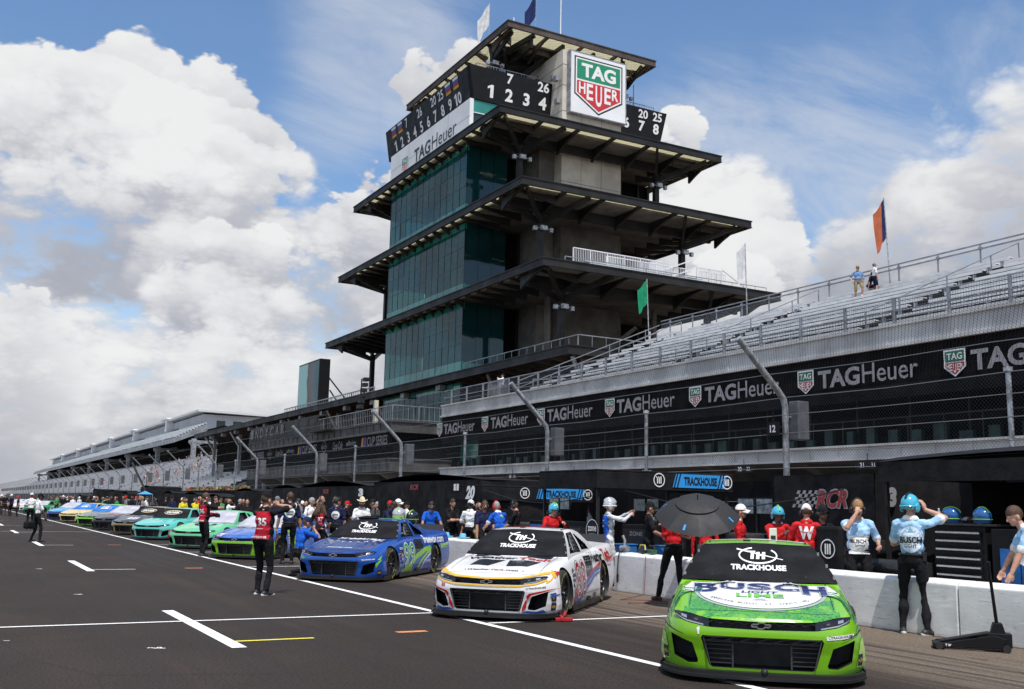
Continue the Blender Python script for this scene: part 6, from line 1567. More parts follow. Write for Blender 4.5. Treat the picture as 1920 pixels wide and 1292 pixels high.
    # legs
    for s, ft, pole in ((-1, LF, Lk), (1, RF, Rk)):
        Hp = T(s*.092*f, 0, -.01); A = V(ft[:3])*k if ft is not None else V((s*.11*k, .0, .085*k))
        Kn, A = ik(Hp, A, .435*k, .425*k, V(pole) if pole else V((s*.12, 1, 0))); joints['l', s] = (Hp, Kn, A)
        th = .098*k*f**.5
        F.cap(Hp, Kn, th, .066*k, tr)
        if shorts: F.cap(Hp, Hp+(Kn-Hp)*.92, th*1.03, .088*k, tr); F.cap(Kn, Kn+(A-Kn)*.35, .056*k, .060*k, 0); F.cap(Kn+(A-Kn)*.35, A, .060*k, .037*k, 0)
        else: F.cap(Kn, Kn+(A-Kn)*.4, .066*k, .066*k, tr); F.cap(Kn+(A-Kn)*.4, A-(A-Kn)*.04, .066*k, .056*k, tr)
        yaw = (Rz(-s*.22*1) @ V((0, 1, 0)))
        if isinstance(ft, tuple) and len(ft) > 3: yaw = V((math.sin(ft[3]), math.cos(ft[3]), 0))
        up = V((0, 0, 1)); low = A.z < .12*k
        if not low: sh_d = (A-Kn).normalized(); yaw = (yaw-sh_d*yaw.dot(sh_d)*.4).normalized()
        base = A-V((0, 0, .045*k)) if low else A-V((0, 0, .03*k))
        F.cap(base-yaw*.05*k, base+yaw*.06*k, .040*k, .042*k, 3); F.cap(base+yaw*.06*k-V((0,0,.008*k)), base+yaw*.165*k-V((0,0,.014*k)), .043*k, .030*k, 3)
        so_ = V((0, 0, -.022*k)); F.cap(base-yaw*.06*k+so_, base+yaw*.172*k+so_, .036*k, .032*k, 4)
        F.cap(A-V((0,0,.02*k)), A+(Kn-A)*.10, .046*k, .042*k, 3)
    me = F.skin(name, vox*k, 3 if vox < .015 else 2)
    return me, dict(H=H, Hm=Hm, k=k, U=U, T=T, Bm=Bm, Tm=Tm, j=joints, f=f)
def head_part(kind, S):
    """headgear and hair in head space"""
    H, k, Hm = S['H'], S['k'], S['Hm']; q = MB()
    def E(c, r, n=16, kk=10, mi=0): q.ell(H(*c), tuple(x*k for x in r), Hm.to_4x4(), n, kk, mi)
    def dome(r, z0, cz, cy=0., mi=0, low=-.15, back=0.):
        nn, kk = 20, 9; vs = []; fs = []
        for i in range(kk+1):
            for j in range(nn):
                ph = 2*math.pi*j/nn; lo = low-(back if math.sin(ph) < -.3 else 0)
                a = math.pi/2-(math.pi/2-lo)*i/kk
                vs.append(H(r[0]*math.cos(a)*math.cos(ph), cy+r[1]*math.cos(a)*math.sin(ph), cz+r[2]*math.sin(a)))
        for i in range(kk):
            for j in range(nn): fs.append((i*nn+j, (i+1)*nn+j, (i+1)*nn+(j+1) % nn, i*nn+(j+1) % nn))
        q.add(vs, fs, mi)
    if kind in ('hair', 'hair_long'):
        dome((.086, .108, .116), 0, .138, -.006, 0, -.02, .62)
        if kind == 'hair_long':
            rr = random.Random(4)
            for i in range(26):
                a = R(180+rr.uniform(-5, 185)); x = .085*math.cos(a); y = .10*math.sin(a)*(1 if math.sin(a) < 0 else .1)
                pts = [H(x, y, .14)]; 
                for t in range(1, 6): pts.append(pts[-1]+Vector((x*.25+rr.uniform(-.015, .015), -.012+rr.uniform(-.02, .015), -.062))*k)
                q.tube(pts, [.026*k, .030*k, .030*k, .028*k, .02*k, .008*k], 6)
    elif kind == 'cap':
        dome((.088, .110, .112), 0, .145, -.002, 0, .0); E((0, 0, .256), (.008, .008, .005), 8, 5)
        q.grid(lambda a, b: H((a-.5)*.15*(1-.25*b), .095+.085*b-.10*(2*a-1)**2*.6*(1-b*.2), .158-.02*b-.05*(2*a-1)**2), 8, 4); q.grid(lambda a, b: H((a-.5)*.15*(1-.25*b), .095+.085*b-.10*(2*a-1)**2*.6*(1-b*.2), .152-.02*b-.05*(2*a-1)**2), 8, 4, flip=True)
    elif kind == 'cowboy':
        dome((.090, .112, .135), 0, .165, 0, 0, -.05)
        q.grid(lambda a, b: H((.085+.085*b)*math.cos(2*math.pi*a), (.105+.075*b)*math.sin(2*math.pi*a), .165+.055*b*abs(math.cos(2*math.pi*a))**2-.01*b), 28, 4); q.grid(lambda a, b: H((.085+.085*b)*math.cos(2*math.pi*a), (.105+.075*b)*math.sin(2*math.pi*a), .160+.055*b*abs(math.cos(2*math.pi*a))**2-.01*b), 28, 4, flip=True)
    elif kind in ('helmet', 'fullhelmet'):
        dome((.115, .138, .135), 0, .135, -.005, 0, -.25, .25)
        for s in (-1, 1): E((s*.105, -.01, .09), (.022, .06, .065))
        q.tube([H(.118*math.cos(t), -.005+.141*math.sin(t), .105) for t in np.linspace(0, 2*math.pi, 25)], .012*k, 6, 1)
        q.tube([H(0, -.005+.142*math.cos(t), .135+.139*math.sin(t)) for t in np.linspace(.3, 2.6, 14)], .016*k, 6, 2)
    elif kind == 'visor':
        pass
    if kind in ('headset',):
        q.tube([H(.098*math.cos(t), -.01, .12+.145*math.sin(t)) for t in np.linspace(0, math.pi, 14)], .011*k, 6, 0)
        for s in (-1, 1): E((s*.098, -.005, .085), (.030, .045, .052))
        q.tube([H(.10, .02, .07), H(.09, .085, .035), H(.03, .125, .025)], .006*k, 6, 0); E((.02, .125, .025), (.014, .012, .012), 8, 6)
    if kind == 'glasses':
        for s in (-1, 1): E((s*.033, .100, .108), (.028, .012, .018), 10, 6); q.bar(H(s*.06, .095, .112), H(s*.082, .0, .108), .008*k)
        q.bar(H(-.01, .106, .112), H(.01, .106, .112), .006*k)
    if kind == 'face':
        for s in (-1, 1): E((s*.030, .0985, .106), (.011, .006, .006), 8, 6, 0); q.tube([H(s*.045, .094, .124), H(s*.030, .103, .130), H(s*.012, .104, .126)], .005*k, 5, 1)
        q.tube([H(-.024, .096, .045), H(0, .104, .042), H(.024, .096, .045)], .005*k, 5, 2)
    if kind == 'beard':
        q.grid(lambda a, b: H(.064*math.sin((a-.5)*3.0)*(1.02-.25*b), .030+(.078-.01*b)*math.cos((a-.5)*2.6), .062-.075*b), 12, 6)
    return q
M_HAIR = {'brown': mat('hair_brown', (.07, .035, .018), .6, var=.3, vs=40, bump=.5, bs=90), 'blond': mat('hair_blond', (.30, .17, .07), .6, var=.3, vs=40, bump=.5, bs=90), 'black': mat('hair_black', (.012, .010, .009), .55, var=.3, vs=40, bump=.5, bs=90), 'grey': mat('hair_grey', (.30, .29, .28), .6, var=.3, vs=40, bump=.5, bs=90)}
FB = {n: fab(n, c) for n, c in dict(black=(.014, .014, .016), navy=(.018, .022, .06), white=(.76, .76, .76), red=(.52, .02, .025), bibred=(.36, .015, .03), blue=(.015, .10, .50), sky=(.34, .55, .80), grey=(.20, .20, .21), dgrey=(.06, .06, .065), yellow=(.70, .56, .03), cream=(.70, .62, .44), tan=(.26, .20, .11), teal=(.05, .38, .52), green=(.05, .24, .08), steel=(.14, .24, .42), silver=(.58, .59, .60), orange=(.50, .16, .04), brown=(.09, .06, .04)).items()}
M_SHOE = mat('shoe_black', (.02, .02, .02), .6, var=.3, vs=20); M_SOLEW = mat('sole_white', (.70, .70, .68), .6); M_HELM = {'teal': mat('helmet_teal', (.06, .42, .60), .18, coat=.6), 'silver': mat('helmet_silver', (.62, .63, .65), .15, .5, coat=.5), 'dark': mat('helmet_dark', (.015, .02, .03), .15, coat=.6)}
BLANK = None
def person(label, loc, face, skin=0, shirt='black', trousers='black', shoe=None, sole=None, cuff=None, hat=None, hatm=None, hair='brown', extra=(), group=None, accent=None, **pose):
    me, S = figure('person', **pose)
    o = link('person', me); tag(o, label, 'person', group)
    for m_ in (M_SKIN[skin], FB[shirt], FB[trousers], shoe or M_SHOE, sole or M_SHOE, FB[cuff or shirt], FB[accent or shirt], M_DARK): me.materials.append(m_)
    o.location = loc if len(loc) == 3 else (loc[0], loc[1], 0); o.rotation_euler = (0, 0, -R(face))
    if pose.get('vox', .009) < .013 and trousers != shirt:
        q = MB(); T, k, f = S['T'], S['k'], S['f']; q.tube([T(.150*f*math.cos(a), .112*f*math.sin(a)-.004, .085) for a in np.linspace(0, 2*math.pi, 25)], .016*k, 6); q.build('belt', M_DARK, o, smooth=60)
        q = MB(); c_ = T(.152*f, -.05, .06); q.bx(c_.x-.02, c_.x+.025, c_.y-.03, c_.y+.03, c_.z-.06, c_.z+.06); q.bar((c_.x, c_.y, c_.z+.06), (c_.x, c_.y, c_.z+.16), .01); q.build('radio', M_DARK, o)
    if hair and hat not in ('helmet', 'fullhelmet'):
        h = 'hair_long' if hair.endswith('_long') else 'hair'; head_part(h, S).build('hair', M_HAIR[hair.split('_')[0]], o, smooth=80)
    if hat:
        hm = hatm if isinstance(hatm, (list, tuple)) else [hatm]*3
        head_part(hat, S).build({'cap': 'cap', 'cowboy': 'hat', 'helmet': 'helmet', 'fullhelmet': 'helmet', 'headset': 'headset'}[hat], list(hm), o, smooth=50)
    for e in extra:
        if e == 'face': head_part('face', S).build('face', [M_INKK, M_HAIR['brown'], mat('lip', (.30, .10, .09), .5)], o, smooth=60)
        elif e == 'headset': head_part('headset', S).build('headset', M_DARK, o, smooth=50)
        elif e == 'redset': head_part('headset', S).build('headset', FB['red'], o, smooth=50)
        elif e == 'glasses': head_part('glasses', S).build('sunglasses', M_LENS, o, smooth=50)
        elif e == 'beard': head_part('beard', S).build('beard', M_HAIR['brown'], o, smooth=60)
        elif callable(e): e(o, S)
    return o
def wrap_text(o, S, name, s, ax, up, wd=None, ht=None, bold=.02, m=None, back=True, shape=None, grow=None, gm=None, off=.006, mats=None):
    """lettering laid onto the chest or back of a figure's mesh"""
    k = S['k']; bv = BVHTree.FromPolygons(*tris(o.data)); U = S['U']; Bm = S['Bm']; q = MB()
    sg = -1 if back else 1
    def lay(pts, faces, mi, lift):
        V = []
        for x, y in pts:
            st = U(float(x)*(1 if back else -1)*-sg*-1 if False else float(x)*(1 if back else -1), sg*.6, .26)+Bm @ Vector((0, 0, (float(y)-.26)*k))
            h, n, _, _ = bv.ray_cast(st, Bm @ Vector((0, -sg, 0)))
            if h is None: h, n, _, _ = bv.find_nearest(st+Bm @ Vector((0, -sg*.45, 0)))
            V.append(h+(Bm @ Vector((0, sg, 0)))*(lift+.009))
        q.add(V, faces, mi)
    if shape: 
        for pts, faces, mi, lf in shape: lay(pts, faces, mi, lf)
    if s:
        for (t, cx, cy, w_, h_, b_, mi) in s:
            p, f = text_pts(t, w_, h_, b_); lay([(x+cx, y+cy) for x, y in p], f, mi, off+.003)
    return q.build(name, mats, o)
def disc(cx, cy, rx, ry, n=24, rings=3):
    P = [(cx, cy)]; Fc = []
    for r in range(1, rings+1): P += [(cx+rx*r/rings*math.cos(2*math.pi*i/n), cy+ry*r/rings*math.sin(2*math.pi*i/n)) for i in range(n)]
    for i in range(n): Fc.append((0, 1+i, 1+(i+1) % n))
    for r in range(rings-1):
        for i in range(n): a = 1+r*n; Fc.append((a+i, a+n+i, a+n+(i+1) % n, a+(i+1) % n))
    return P, Fc
def panel(x0, x1, y0, y1, nx=8, ny=8):
    P = [(x0+(x1-x0)*i/nx, y0+(y1-y0)*j/ny) for j in range(ny+1) for i in range(nx+1)]
    return P, [(j*(nx+1)+i, j*(nx+1)+i+1, (j+1)*(nx+1)+i+1, (j+1)*(nx+1)+i) for j in range(ny) for i in range(nx)]
def bib(num):
    def f(o, S):
        P = panel(-.155, .155, .02, .50, 10, 12)
        wrap_text(o, S, 'bib', [(num, 0, .32, .23, .135, .03, 1), ('IMS PHOTO', 0, .20, .14, .014, .01, 1), ('PHOTOGRAPHER', 0, .055, .26, .036, .02, 1)], None, None, back=True, shape=[(P[0], P[1], 0, .012)], off=.016, mats=[FB['bibred'], M_INKW])
        P = panel(-.14, .14, .05, .46, 8, 10); wrap_text(o, S, 'bib_front', [], None, None, back=False, shape=[(P[0], P[1], 0, .012)], mats=[FB['bibred']])
    return f
def backlogo(word, m_disc, m_ring, m_txt, cy=.34, r=.115, tw=.18, word2=None):
    def f(o, S):
        a = disc(0, cy, r*1.08, r*1.1); b = disc(0, cy, r, r*1.02)
        T_ = [(word, 0, cy+.015, tw, .055, .035, 2)]
        if word2: T_.append((word2, 0, cy-.055, tw*.8, .04, .02, 2))
        wrap_text(o, S, 'back_logo', T_, None, None, back=True, shape=[(a[0], a[1], 1, .008), (b[0], b[1], 0, .010)], off=.013, mats=[m_disc, m_ring, m_txt])
    return f
def camera_prop(loc, rz, label, lens=.22, size=1.):
    t = thing('camera', label, 'camera', loc, rz); q = MB(); q.bx(-.07*size, .07*size, -.04*size, .035*size, -.05*size, .05*size); q.bx(-.03*size, .03*size, -.03*size, .03*size, .05*size, .075*size); q.bx(.045*size, .075*size, -.03*size, .06*size, -.05*size, .03*size); b = q.build('body', M_DARK, t, bevel=.006)
    q = MB(); M = Matrix.Translation((0, .03*size, 0)) @ Matrix.Rotation(R(-90), 4, 'X'); q.lathe([(0, 0), (.034*size, 0), (.036*size, lens*.5), (.048*size, lens*.6), (.050*size, lens), (.042*size, lens), (.035*size, lens*.9), (0, lens*.9)], 16, M); q.build('lens', M_DARK, t, smooth=40)
    q = MB(); q.lathe([(.0495*size, lens*.72), (.0515*size, lens*.73), (.0515*size, lens*.80), (.0495*size, lens*.81)], 16, M); q.build('lens_ring', M_INKW, t, smooth=40)
    return t
def ang(dx, dy): return math.degrees(math.atan2(dx, dy))
def px_at(u, v, x): p = at_x(u, v, x); return (x, p.y)
# ------------------------------------------------------------------ the people one can tell apart
def gx(u, X): p = at_x(u, 960, X); return (X, p.y, 0)
def gz(u, v): p = at_z(u, v); return (p.x, p.y, 0)
def view(l): return ang(l[0], l[1])             # compass angle pointing straight away from the camera
l = gz(488, 1116)
person('photographer with red bib 135 on his back, standing alone on the open asphalt', l, view(l)+36, 0, 'black', 'black', sole=M_SOLEW, hat='cap', hatm=FB['black'], hair='brown', extra=(bib('135'),),
       ht=1.80, head=(.25, -.05), LH=(-.03, .26, 1.54), RH=(.10, .25, 1.55), le=(-1, .2, -.5), re=(1, .1, -.05), LF=(-.13, .08, .085), RF=(.15, -.06, .085), fat=1.16, curl=(.9, .9), palmL=(.6, .6, .3), palmR=(-.6, .6, .3), lean=.03)
fw = Vector((math.sin(R(view(l)+50)), math.cos(R(view(l)+50)), 0)); c = Vector(l)+fw*.40+Vector((.06, -.02, 1.56))
camera_prop(c, -R(view(l)+50), 'black camera held up by the photographer with bib 135')
l = gz(378, 1043)
person('photographer in black with red bib 136 standing beside the mint green car', l, view(l)+55, 0, 'black', 'black', hair='brown', extra=('glasses', bib('136')), ht=1.86, head=(.3, 0), LH=(-.10, .34, 1.18), RH=(.26, .42, 1.36), re=(1, 0, -.2), fat=1.05, LF=(-.12, .05, .085), RF=(.13, -.05, .085))
camera_prop(Vector(l)+Vector((.42, .12, 1.18)), R(40), 'camera with long lens hanging in the hand of the photographer with bib 136', .34)
l = gz(556, 1079)
person('kneeling photographer in blue polo and cap aiming at the blue car', l, view(l)+62, 1, 'blue', 'black', hat='cap', hatm=FB['navy'], accent='white', ht=1.76, pz=.50, lean=.18, bend=.15, head=(.1, 0), LH=(-.05, .34, 1.02), RH=(.12, .33, 1.04), le=(-.8, 0, -.8), re=(.8, 0, -.8), LF=(-.14, .26, .085), RF=(.12, -.20, .10), Lk=(-.2, 1, .4), Rk=(.2, 1, -.5), curl=(.9, .9), palmL=(.6, .6, .3), palmR=(-.6, .6, .3))
fw = Vector((math.sin(R(view(l)+62)), math.cos(R(view(l)+62)), 0)); camera_prop(Vector(l)+fw*.46+Vector((.0, 0, 1.09)), -R(view(l)+62), 'black camera held by the kneeling photographer')
l = gz(66, 1016)
person('photographer in white shirt walking with a camera bag in his hand', l, view(l)+70, 2, 'white', 'black', hat='cap', hatm=FB['black'], hair='black', ht=1.76, lean=.03, LH=(-.24, .15, .86), RH=(.22, .22, .85), LF=(-.12, -.12, .085), RF=(.13, .10, .085), vox=.012)
t = thing('camera_bag', 'black camera bag hanging beside the photographer in white shirt', 'bag', (l[0]-.25, l[1]-.1, .62), R(30)); q = MB(); q.bx(-.2, .2, -.1, .1, -.14, .12); q.build('bag', M_CLOTH, t, bevel=.05); q = MB(); q.tube([(-.15, 0, .1), (-.1, 0, .24), (.1, 0, .24), (.15, 0, .1)], .015); q.build('strap', M_CLOTH, t)
l = gz(54, 992)
person('man in white short sleeved shirt seen from behind with hands at his front, far left', l, view(l)+5, 0, 'white', 'black', hat='cap', hatm=FB['white'], ht=1.82, LH=(-.14, .24, 1.12), RH=(.14, .24, 1.12), vox=.012)
l = gx(601, 9.4)
person('woman with long brown hair and red bib 137 seen from behind', l, view(l)+12, 0, 'black', 'black', hair='brown_long', extra=(bib('137'),), ht=1.66, LH=(-.20, .18, .98), RH=(.22, .20, .98), female=True, fat=.95)
white_d = FB['white']; m_teal = mat('ring_teal', (.10, .36, .36), .6)
l = gx(543, 8.2)
person('tall man in navy polo with big round zono logo on his back', l, view(l)-4, 1, 'navy', 'black', hair='brown', extra=(backlogo('zono', white_d, m_teal, M_INKK, .34, .125, .19, 'RACING'),), ht=1.90, fat=1.1, LH=(-.30, .06, .80), RH=(.30, .06, .80), head=(-.2, 0))
l = gx(631, 9.9)
person('man in navy polo with zono logo on his back, shaved head, looking right', l, view(l)+18, 1, 'navy', 'black', hair='black', extra=(backlogo('zono', white_d, m_teal, M_INKK, .34, .115, .17, 'RACING'),), ht=1.80, head=(.6, 0), fat=1.05, RH=(.29, .05, .80))
l = gx(678, 11.3)
person('man in white shirt and cream cowboy hat behind the blue car', l, view(l)+165, 0, 'white', 'tan', hat='cowboy', hatm=FB['cream'], extra=('face', 'beard'), ht=1.80, fat=1.15, head=(.3, .1), RH=(.30, .05, .80), LH=(-.30, .05, .80))
l = gx(720, 10.9)
person('dark haired crew member in navy leaning over the roof of the blue car', l, view(l)+120, 2, 'navy', 'black', hair='black', ht=1.80, lean=.25, bend=.35, LH=(-.10, .62, 1.12), RH=(.25, .62, 1.14), accent='green')
l = gx(730, 12.6)
person('person in black wearing a red cap behind the blue car', l, view(l)+150, 2, 'black', 'black', hat='cap', hatm=FB['red'], ht=1.74)
l = gx(745, 12.7)
person('person in white shirt and white cap behind the blue car roof', l, view(l)+100, 1, 'white', 'grey', hat='cap', hatm=FB['white'], ht=1.80, RH=(.2, .3, 1.1))
l = gx(807, 12.75)
person('bearded man in blue polo and sunglasses leaning on the pit wall behind the blue car', l, view(l)+170, 1, 'blue', 'black', hair='black', extra=('glasses', 'beard', 'face'), ht=1.76, lean=.12, bend=.12, LH=(-.34, .34, .92), RH=(.30, .34, .92), le=(-1, 0, .1), re=(1, 0, .1))
l = gx(848, 13.4)
person('man in black shirt with folded arms in front of the black tent', l, view(l)+150, 1, 'black', 'black', hair='black', ht=1.84, LH=(.14, .22, 1.14), RH=(-.12, .24, 1.16), le=(-1, .1, -.6), re=(1, .1, -.6))
l = gx(882, 13.0)
person('person in plain white T-shirt and white cap seen from behind', l, view(l)+25, 2, 'white', 'black', hat='cap', hatm=FB['white'], hair='black', ht=1.80, loose=1.12, LH=(-.22, .25, 1.0), RH=(.24, .12, .86))
l = gx(908, 12.75)
person('man in dark navy polo with beard facing the white T-shirt man', l, view(l)+150, 1, 'navy', 'black', hair='brown', extra=('face', 'beard', 'headset'), ht=1.78, head=(.3, 0), RH=(.26, .10, .80), LH=(-.24, .2, .9))
l = gx(940, 12.85)
person('man in blue and white polo with red headset bending over the wall', l, view(l)-40, 0, 'blue', 'black', hair='grey', extra=('redset', backlogo('e', FB['green'], white_d, M_INKW, .40, .045, .03)), ht=1.80, fat=1.12, lean=.15, bend=.25, LH=(-.24, .40, 1.05), RH=(.22, .42, 1.05), cuff='white', accent='white')
l = gx(968, 13.2)
person('man in black T-shirt with black cap and headset looking down', l, view(l)-70, 0, 'black', 'black', hat='cap', hatm=FB['black'], extra=('headset',), ht=1.80, head=(0, .35), LH=(-.1, .35, 1.05), RH=(.2, .3, 1.0))
l = gx(1037, 12.8)
person('crew member in red suit and teal helmet behind the white car roof', l, view(l)+155, 0, 'red', 'red', hat='helmet', hatm=[M_HELM['teal'], M_INKK, I_LIM], ht=1.72, sleeve='long', cuff='white', extra=('face',), LH=(-.22, .24, 1.30), RH=(.20, .28, 1.02), head=(-.3, .15))
l = gx(1142, 12.75)
person('crew member in blue and white suit and silver helmet holding on to the canopy post', l, view(l)+75, 0, 'silver', 'silver', hat='helmet', hatm=[M_HELM['silver'], M_INKW, M_HELM['silver']], ht=1.84, sleeve='long', accent='blue', LH=(-.05, .46, 1.50), RH=(.18, .42, 1.46), extra=(lambda o, S: wrap_text(o, S, 'vest', [('freeway', 0, .40, .16, .035, .02, 1), ('zone', 0, .28, .12, .035, .02, 1)], None, None, back=True, shape=[(*panel(-.17, .17, .0, .50, 10, 12), 0, .014)], off=.02, mats=[FB['blue'], M_INKW]),))
l = gx(1217, 13.4)
person('person in black working with bent bare arms beside the pit cart', l, view(l)+80, 1, 'black', 'black', hair='black', hat='cap', hatm=FB['black'], ht=1.80, LH=(-.1, .45, 1.35), RH=(.2, .30, 1.05))
l = gz(1258, 1126); l = (11.62, 15.0, 0)
person('person in red shirt and black trousers carrying the big black umbrella', l, view(l)-25, 1, 'red', 'black', hair='brown', ht=1.78, LF=(-.20, .22, .085), RF=(.12, -.14, .085), LH=(.05, .22, 1.16), RH=(.16, .22, 1.24), extra=(backlogo('W', white_d, FB['red'], M_INKW, .38, .001, .16),), lean=-.04)
l = gx(1322, 12.75)
person('crew member in dark red suit hidden under the black umbrella', l, view(l)+10, 1, 'red', 'black', hair='black', ht=1.72, sleeve='long')
l = gx(1387, 13.0)
person('crew member in red with white cap beside the umbrella', l, view(l)+95, 1, 'red', 'red', hat='cap', hatm=FB['white'], ht=1.76, sleeve='long', cuff='white', extra=(backlogo('W', FB['red'], FB['red'], M_INKW, .38, .001, .16),))
l = gx(1458, 12.85)
person('crew member in red and white suit with teal cap helmet touching his chest', l, view(l)+165, 2, 'red', 'red', hat='helmet', hatm=[M_HELM['teal'], M_INKK, I_LIM], ht=1.72, sleeve='long', cuff='white', extra=('face', 'glasses'), RH=(-.02, .22, 1.30), LH=(-.26, .22, 1.1))
l = gx(1512, 12.9)
person('crew member in red suit with large white W on his back', l, view(l)+4, 0, 'red', 'black', hat='cap', hatm=FB['white'], extra=('headset', lambda o, S: wrap_text(o, S, 'back_letter', [('W', 0, .36, .25, .22, .06, 0), ('WeatherTech', 0, .375, .23, .03, .03, 1)], None, None, back=True, off=.012, mats=[M_INKW, FB['red']])), ht=1.78, fat=1.12, RH=(.36, .30, .98), LH=(-.3, .25, .95))
l = gx(1541, 13.3)
person('man in black with headset beside the red suited crew member', l, view(l)+150, 1, 'black', 'black', hair='black', hat='cap', hatm=FB['black'], extra=('headset',), ht=1.76, LH=(-.1, .28, 1.05))
MOUNT = lambda o, S: wrap_text(o, S, 'shirt_print', [('BUSCH', -.02, .22, .22, .055, .03, 1), ('LIGHT', .0, .16, .14, .032, .02, 1)], None, None, back=False, shape=[(*panel(-.155, .155, .03, .30, 10, 8), 0, .008), (*([(-.10, .26), (-.06, .33), (-.03, .29), (.01, .38), (.05, .30), (.08, .34), (.12, .26)], [(0, 1, 2), (2, 3, 4), (4, 5, 6), (0, 2, 4), (0, 4, 6)]), 2, .012)], off=.013, mats=[FB['white'], M_INKK, mat('print_steel', (.30, .42, .56), .7)])
l = gx(1607, 12.75)
person('blond man in sky blue beer shirt with headset, fist at his mouth', l, view(l)+168, 0, 'sky', 'black', hair='blond', extra=('headset', 'glasses', 'face', MOUNT), ht=1.86, fat=1.10, RH=(.06, .25, 1.57), re=(.7, -.1, -1), LH=(-.27, .22, 1.08), le=(-.4, -.6, -.6), cuff='white', curl=(.9, 1.1), head=(-.1, .12), palmR=(-.2, -1, .2), hdir={1: (-.3, -.3, .9)})
phone = thing('phone', 'black phone in the hand of the blond man in sky blue', 'phone', (l[0]+.15, l[1]-.36, 1.15), R(-20)); q = MB(); q.bx(-.04, .04, -.012, .012, -.08, .08); q.build('case', M_DARK, phone, bevel=.008)
BUSCH = lambda o, S: wrap_text(o, S, 'back_print', [('BUSCH', 0, .27, .27, .085, .03, 2), ('LIGHT', 0, .195, .15, .045, .02, 2)], None, None, back=True, shape=[(*disc(0, .28, .155, .175), 1, .008), (*disc(0, .28, .147, .166), 0, .010), (*([(-.11, .35), (-.06, .41), (-.03, .37), (.0, .45), (.04, .37), (.07, .40), (.12, .35)], [(0, 1, 2), (2, 3, 4), (4, 5, 6), (0, 2, 4), (0, 4, 6)]), 3, .013)], off=.015, mats=[mat('print_pale', (.60, .70, .80), .7), mat('print_steel', (.3, .42, .56)), M_INKK, mat('print_blue', (.22, .42, .62), .7)])
l = gz(1716, 1190)
person('teal helmeted crew member in sky blue shirt standing before the pit wall', l, view(l)+6, 0, 'sky', 'black', sole=M_SOLEW, hat='helmet', hatm=[M_HELM['teal'], M_HELM['teal'], M_INKK], extra=(BUSCH,), ht=1.90, fat=1.03, cuff='white', RH=(.17, .13, 1.60), re=(1, .25, -.35), LH=(-.06, .30, 1.22), le=(-.15, .5, -.9), LF=(-.15, .05, .085), RF=(.16, -.08, .085, .9), head=(.35, 0), curl=(.5, .5), palmR=(-.7, .3, .2), hdir={1: (-.25, -.05, .9)})
l = gx(1937, 12.82)
person('crew member in sky blue shirt and black sleeves at the picture edge', l, view(l)-100, 0, 'sky', 'black', hair='brown', extra=(MOUNT,), ht=1.82, lean=.22, bend=.1, LH=(-.22, .34, .86), RH=(.20, .38, .86), cuff='white', head=(-.2, .2))
# people up on the stands
def on_seat(u, v, r):
    x = RX0+r*DX; p = at_x(u, v, x); return (x-.1, p.y, RZ0+r*DZ)
l = on_seat(1612, 552, 9)
person('spectator in steel blue shirt, tan shorts and straw hat walking up the bench rows', l, view(l)+165, 0, 'steel', 'tan', hat='cap', hatm=FB['tan'], shorts=True, ht=1.86, fat=1.2, LH=(-.12, .26, 1.12), RH=(.32, .1, .95), vox=.014, LF=(-.12, .22, .20), RF=(.13, -.1, .085), shoe=FB['white'])
l = on_seat(1643, 550, 10)
person('spectator in white T-shirt, navy shorts and cap at the back rail', l, view(l)+60, 0, 'white', 'navy', hat='cap', hatm=FB['grey'], shorts=True, ht=1.66, LH=(-.12, .3, 1.0), vox=.014)
l = on_seat(1631, 552, 10)
person('spectator in black crouching between the two standing spectators', l, view(l)+100, 1, 'black', 'navy', hat='cap', hatm=FB['black'], pz=.50, ht=1.7, LF=(-.13, .38, .085), RF=(.13, .38, .085), lean=.35, vox=.016, fine=False)
p = at_x(943, 705, GX+1.2)
person('man in white vest filming from the walkway at the end of the grandstand', (GX+1.2, p.y, ZF1), view((GX, p.y))-70, 0, 'white', 'dgrey', hat='cap', hatm=FB['black'], ht=1.78, LH=(-.05, .35, 1.5), RH=(.1, .35, 1.5), vox=.016, fine=False)
for u, v, Y, lab, shc in ((941, 140, 82.9, 'person in dark shirt at the railing above the scoreboard numerals', 'steel'), (1008, 150, 83.2, 'person in black at the railing beside the concrete shaft', 'black')):
    p = at_y(u, v, Y); person(lab, (p.x, Y, 42.2), 190, 1, shc, 'black', hat='cap', hatm=FB['black'], ht=1.8, vox=.02, fine=False)
# ------------------------------------------------------------------ crowd: a few figures copied with their own clothes
proto = []
for nm, kw_ in (('a', dict(LH=(-.12, .24, 1.12), RH=(.12, .26, 1.14))), ('b', dict(RH=(.30, .05, .82), LH=(-.30, .05, .82))), ('c', dict(LH=(.1, .22, 1.15), RH=(-.1, .24, 1.18), head=(.5, 0))), ('d', dict(RH=(.15, .22, 1.52), re=(1, 0, -.5), LH=(-.28, .1, .85))), ('e', dict(lean=.2, LH=(-.2, .4, 1.0), RH=(.2, .4, 1.0), fat=1.15)), ('f', dict(head=(-.6, .1), LH=(-.28, .0, .82), RH=(.22, .25, 1.02), fat=1.1))):
    me, S = figure('crowd_body_'+nm, vox=.019, fine=False, **kw_)
    for k in range(8): me.materials.append(FB['black'])
    hats = {h: head_part(h, S).mesh('crowd_'+h) for h in ('cap', 'hair', 'headset')}
    for h in hats.values(): h.materials.append(FB['black']); h.polygons.foreach_set('use_smooth', [True]*len(h.polygons))
    proto.append((me, hats))
sproto = []
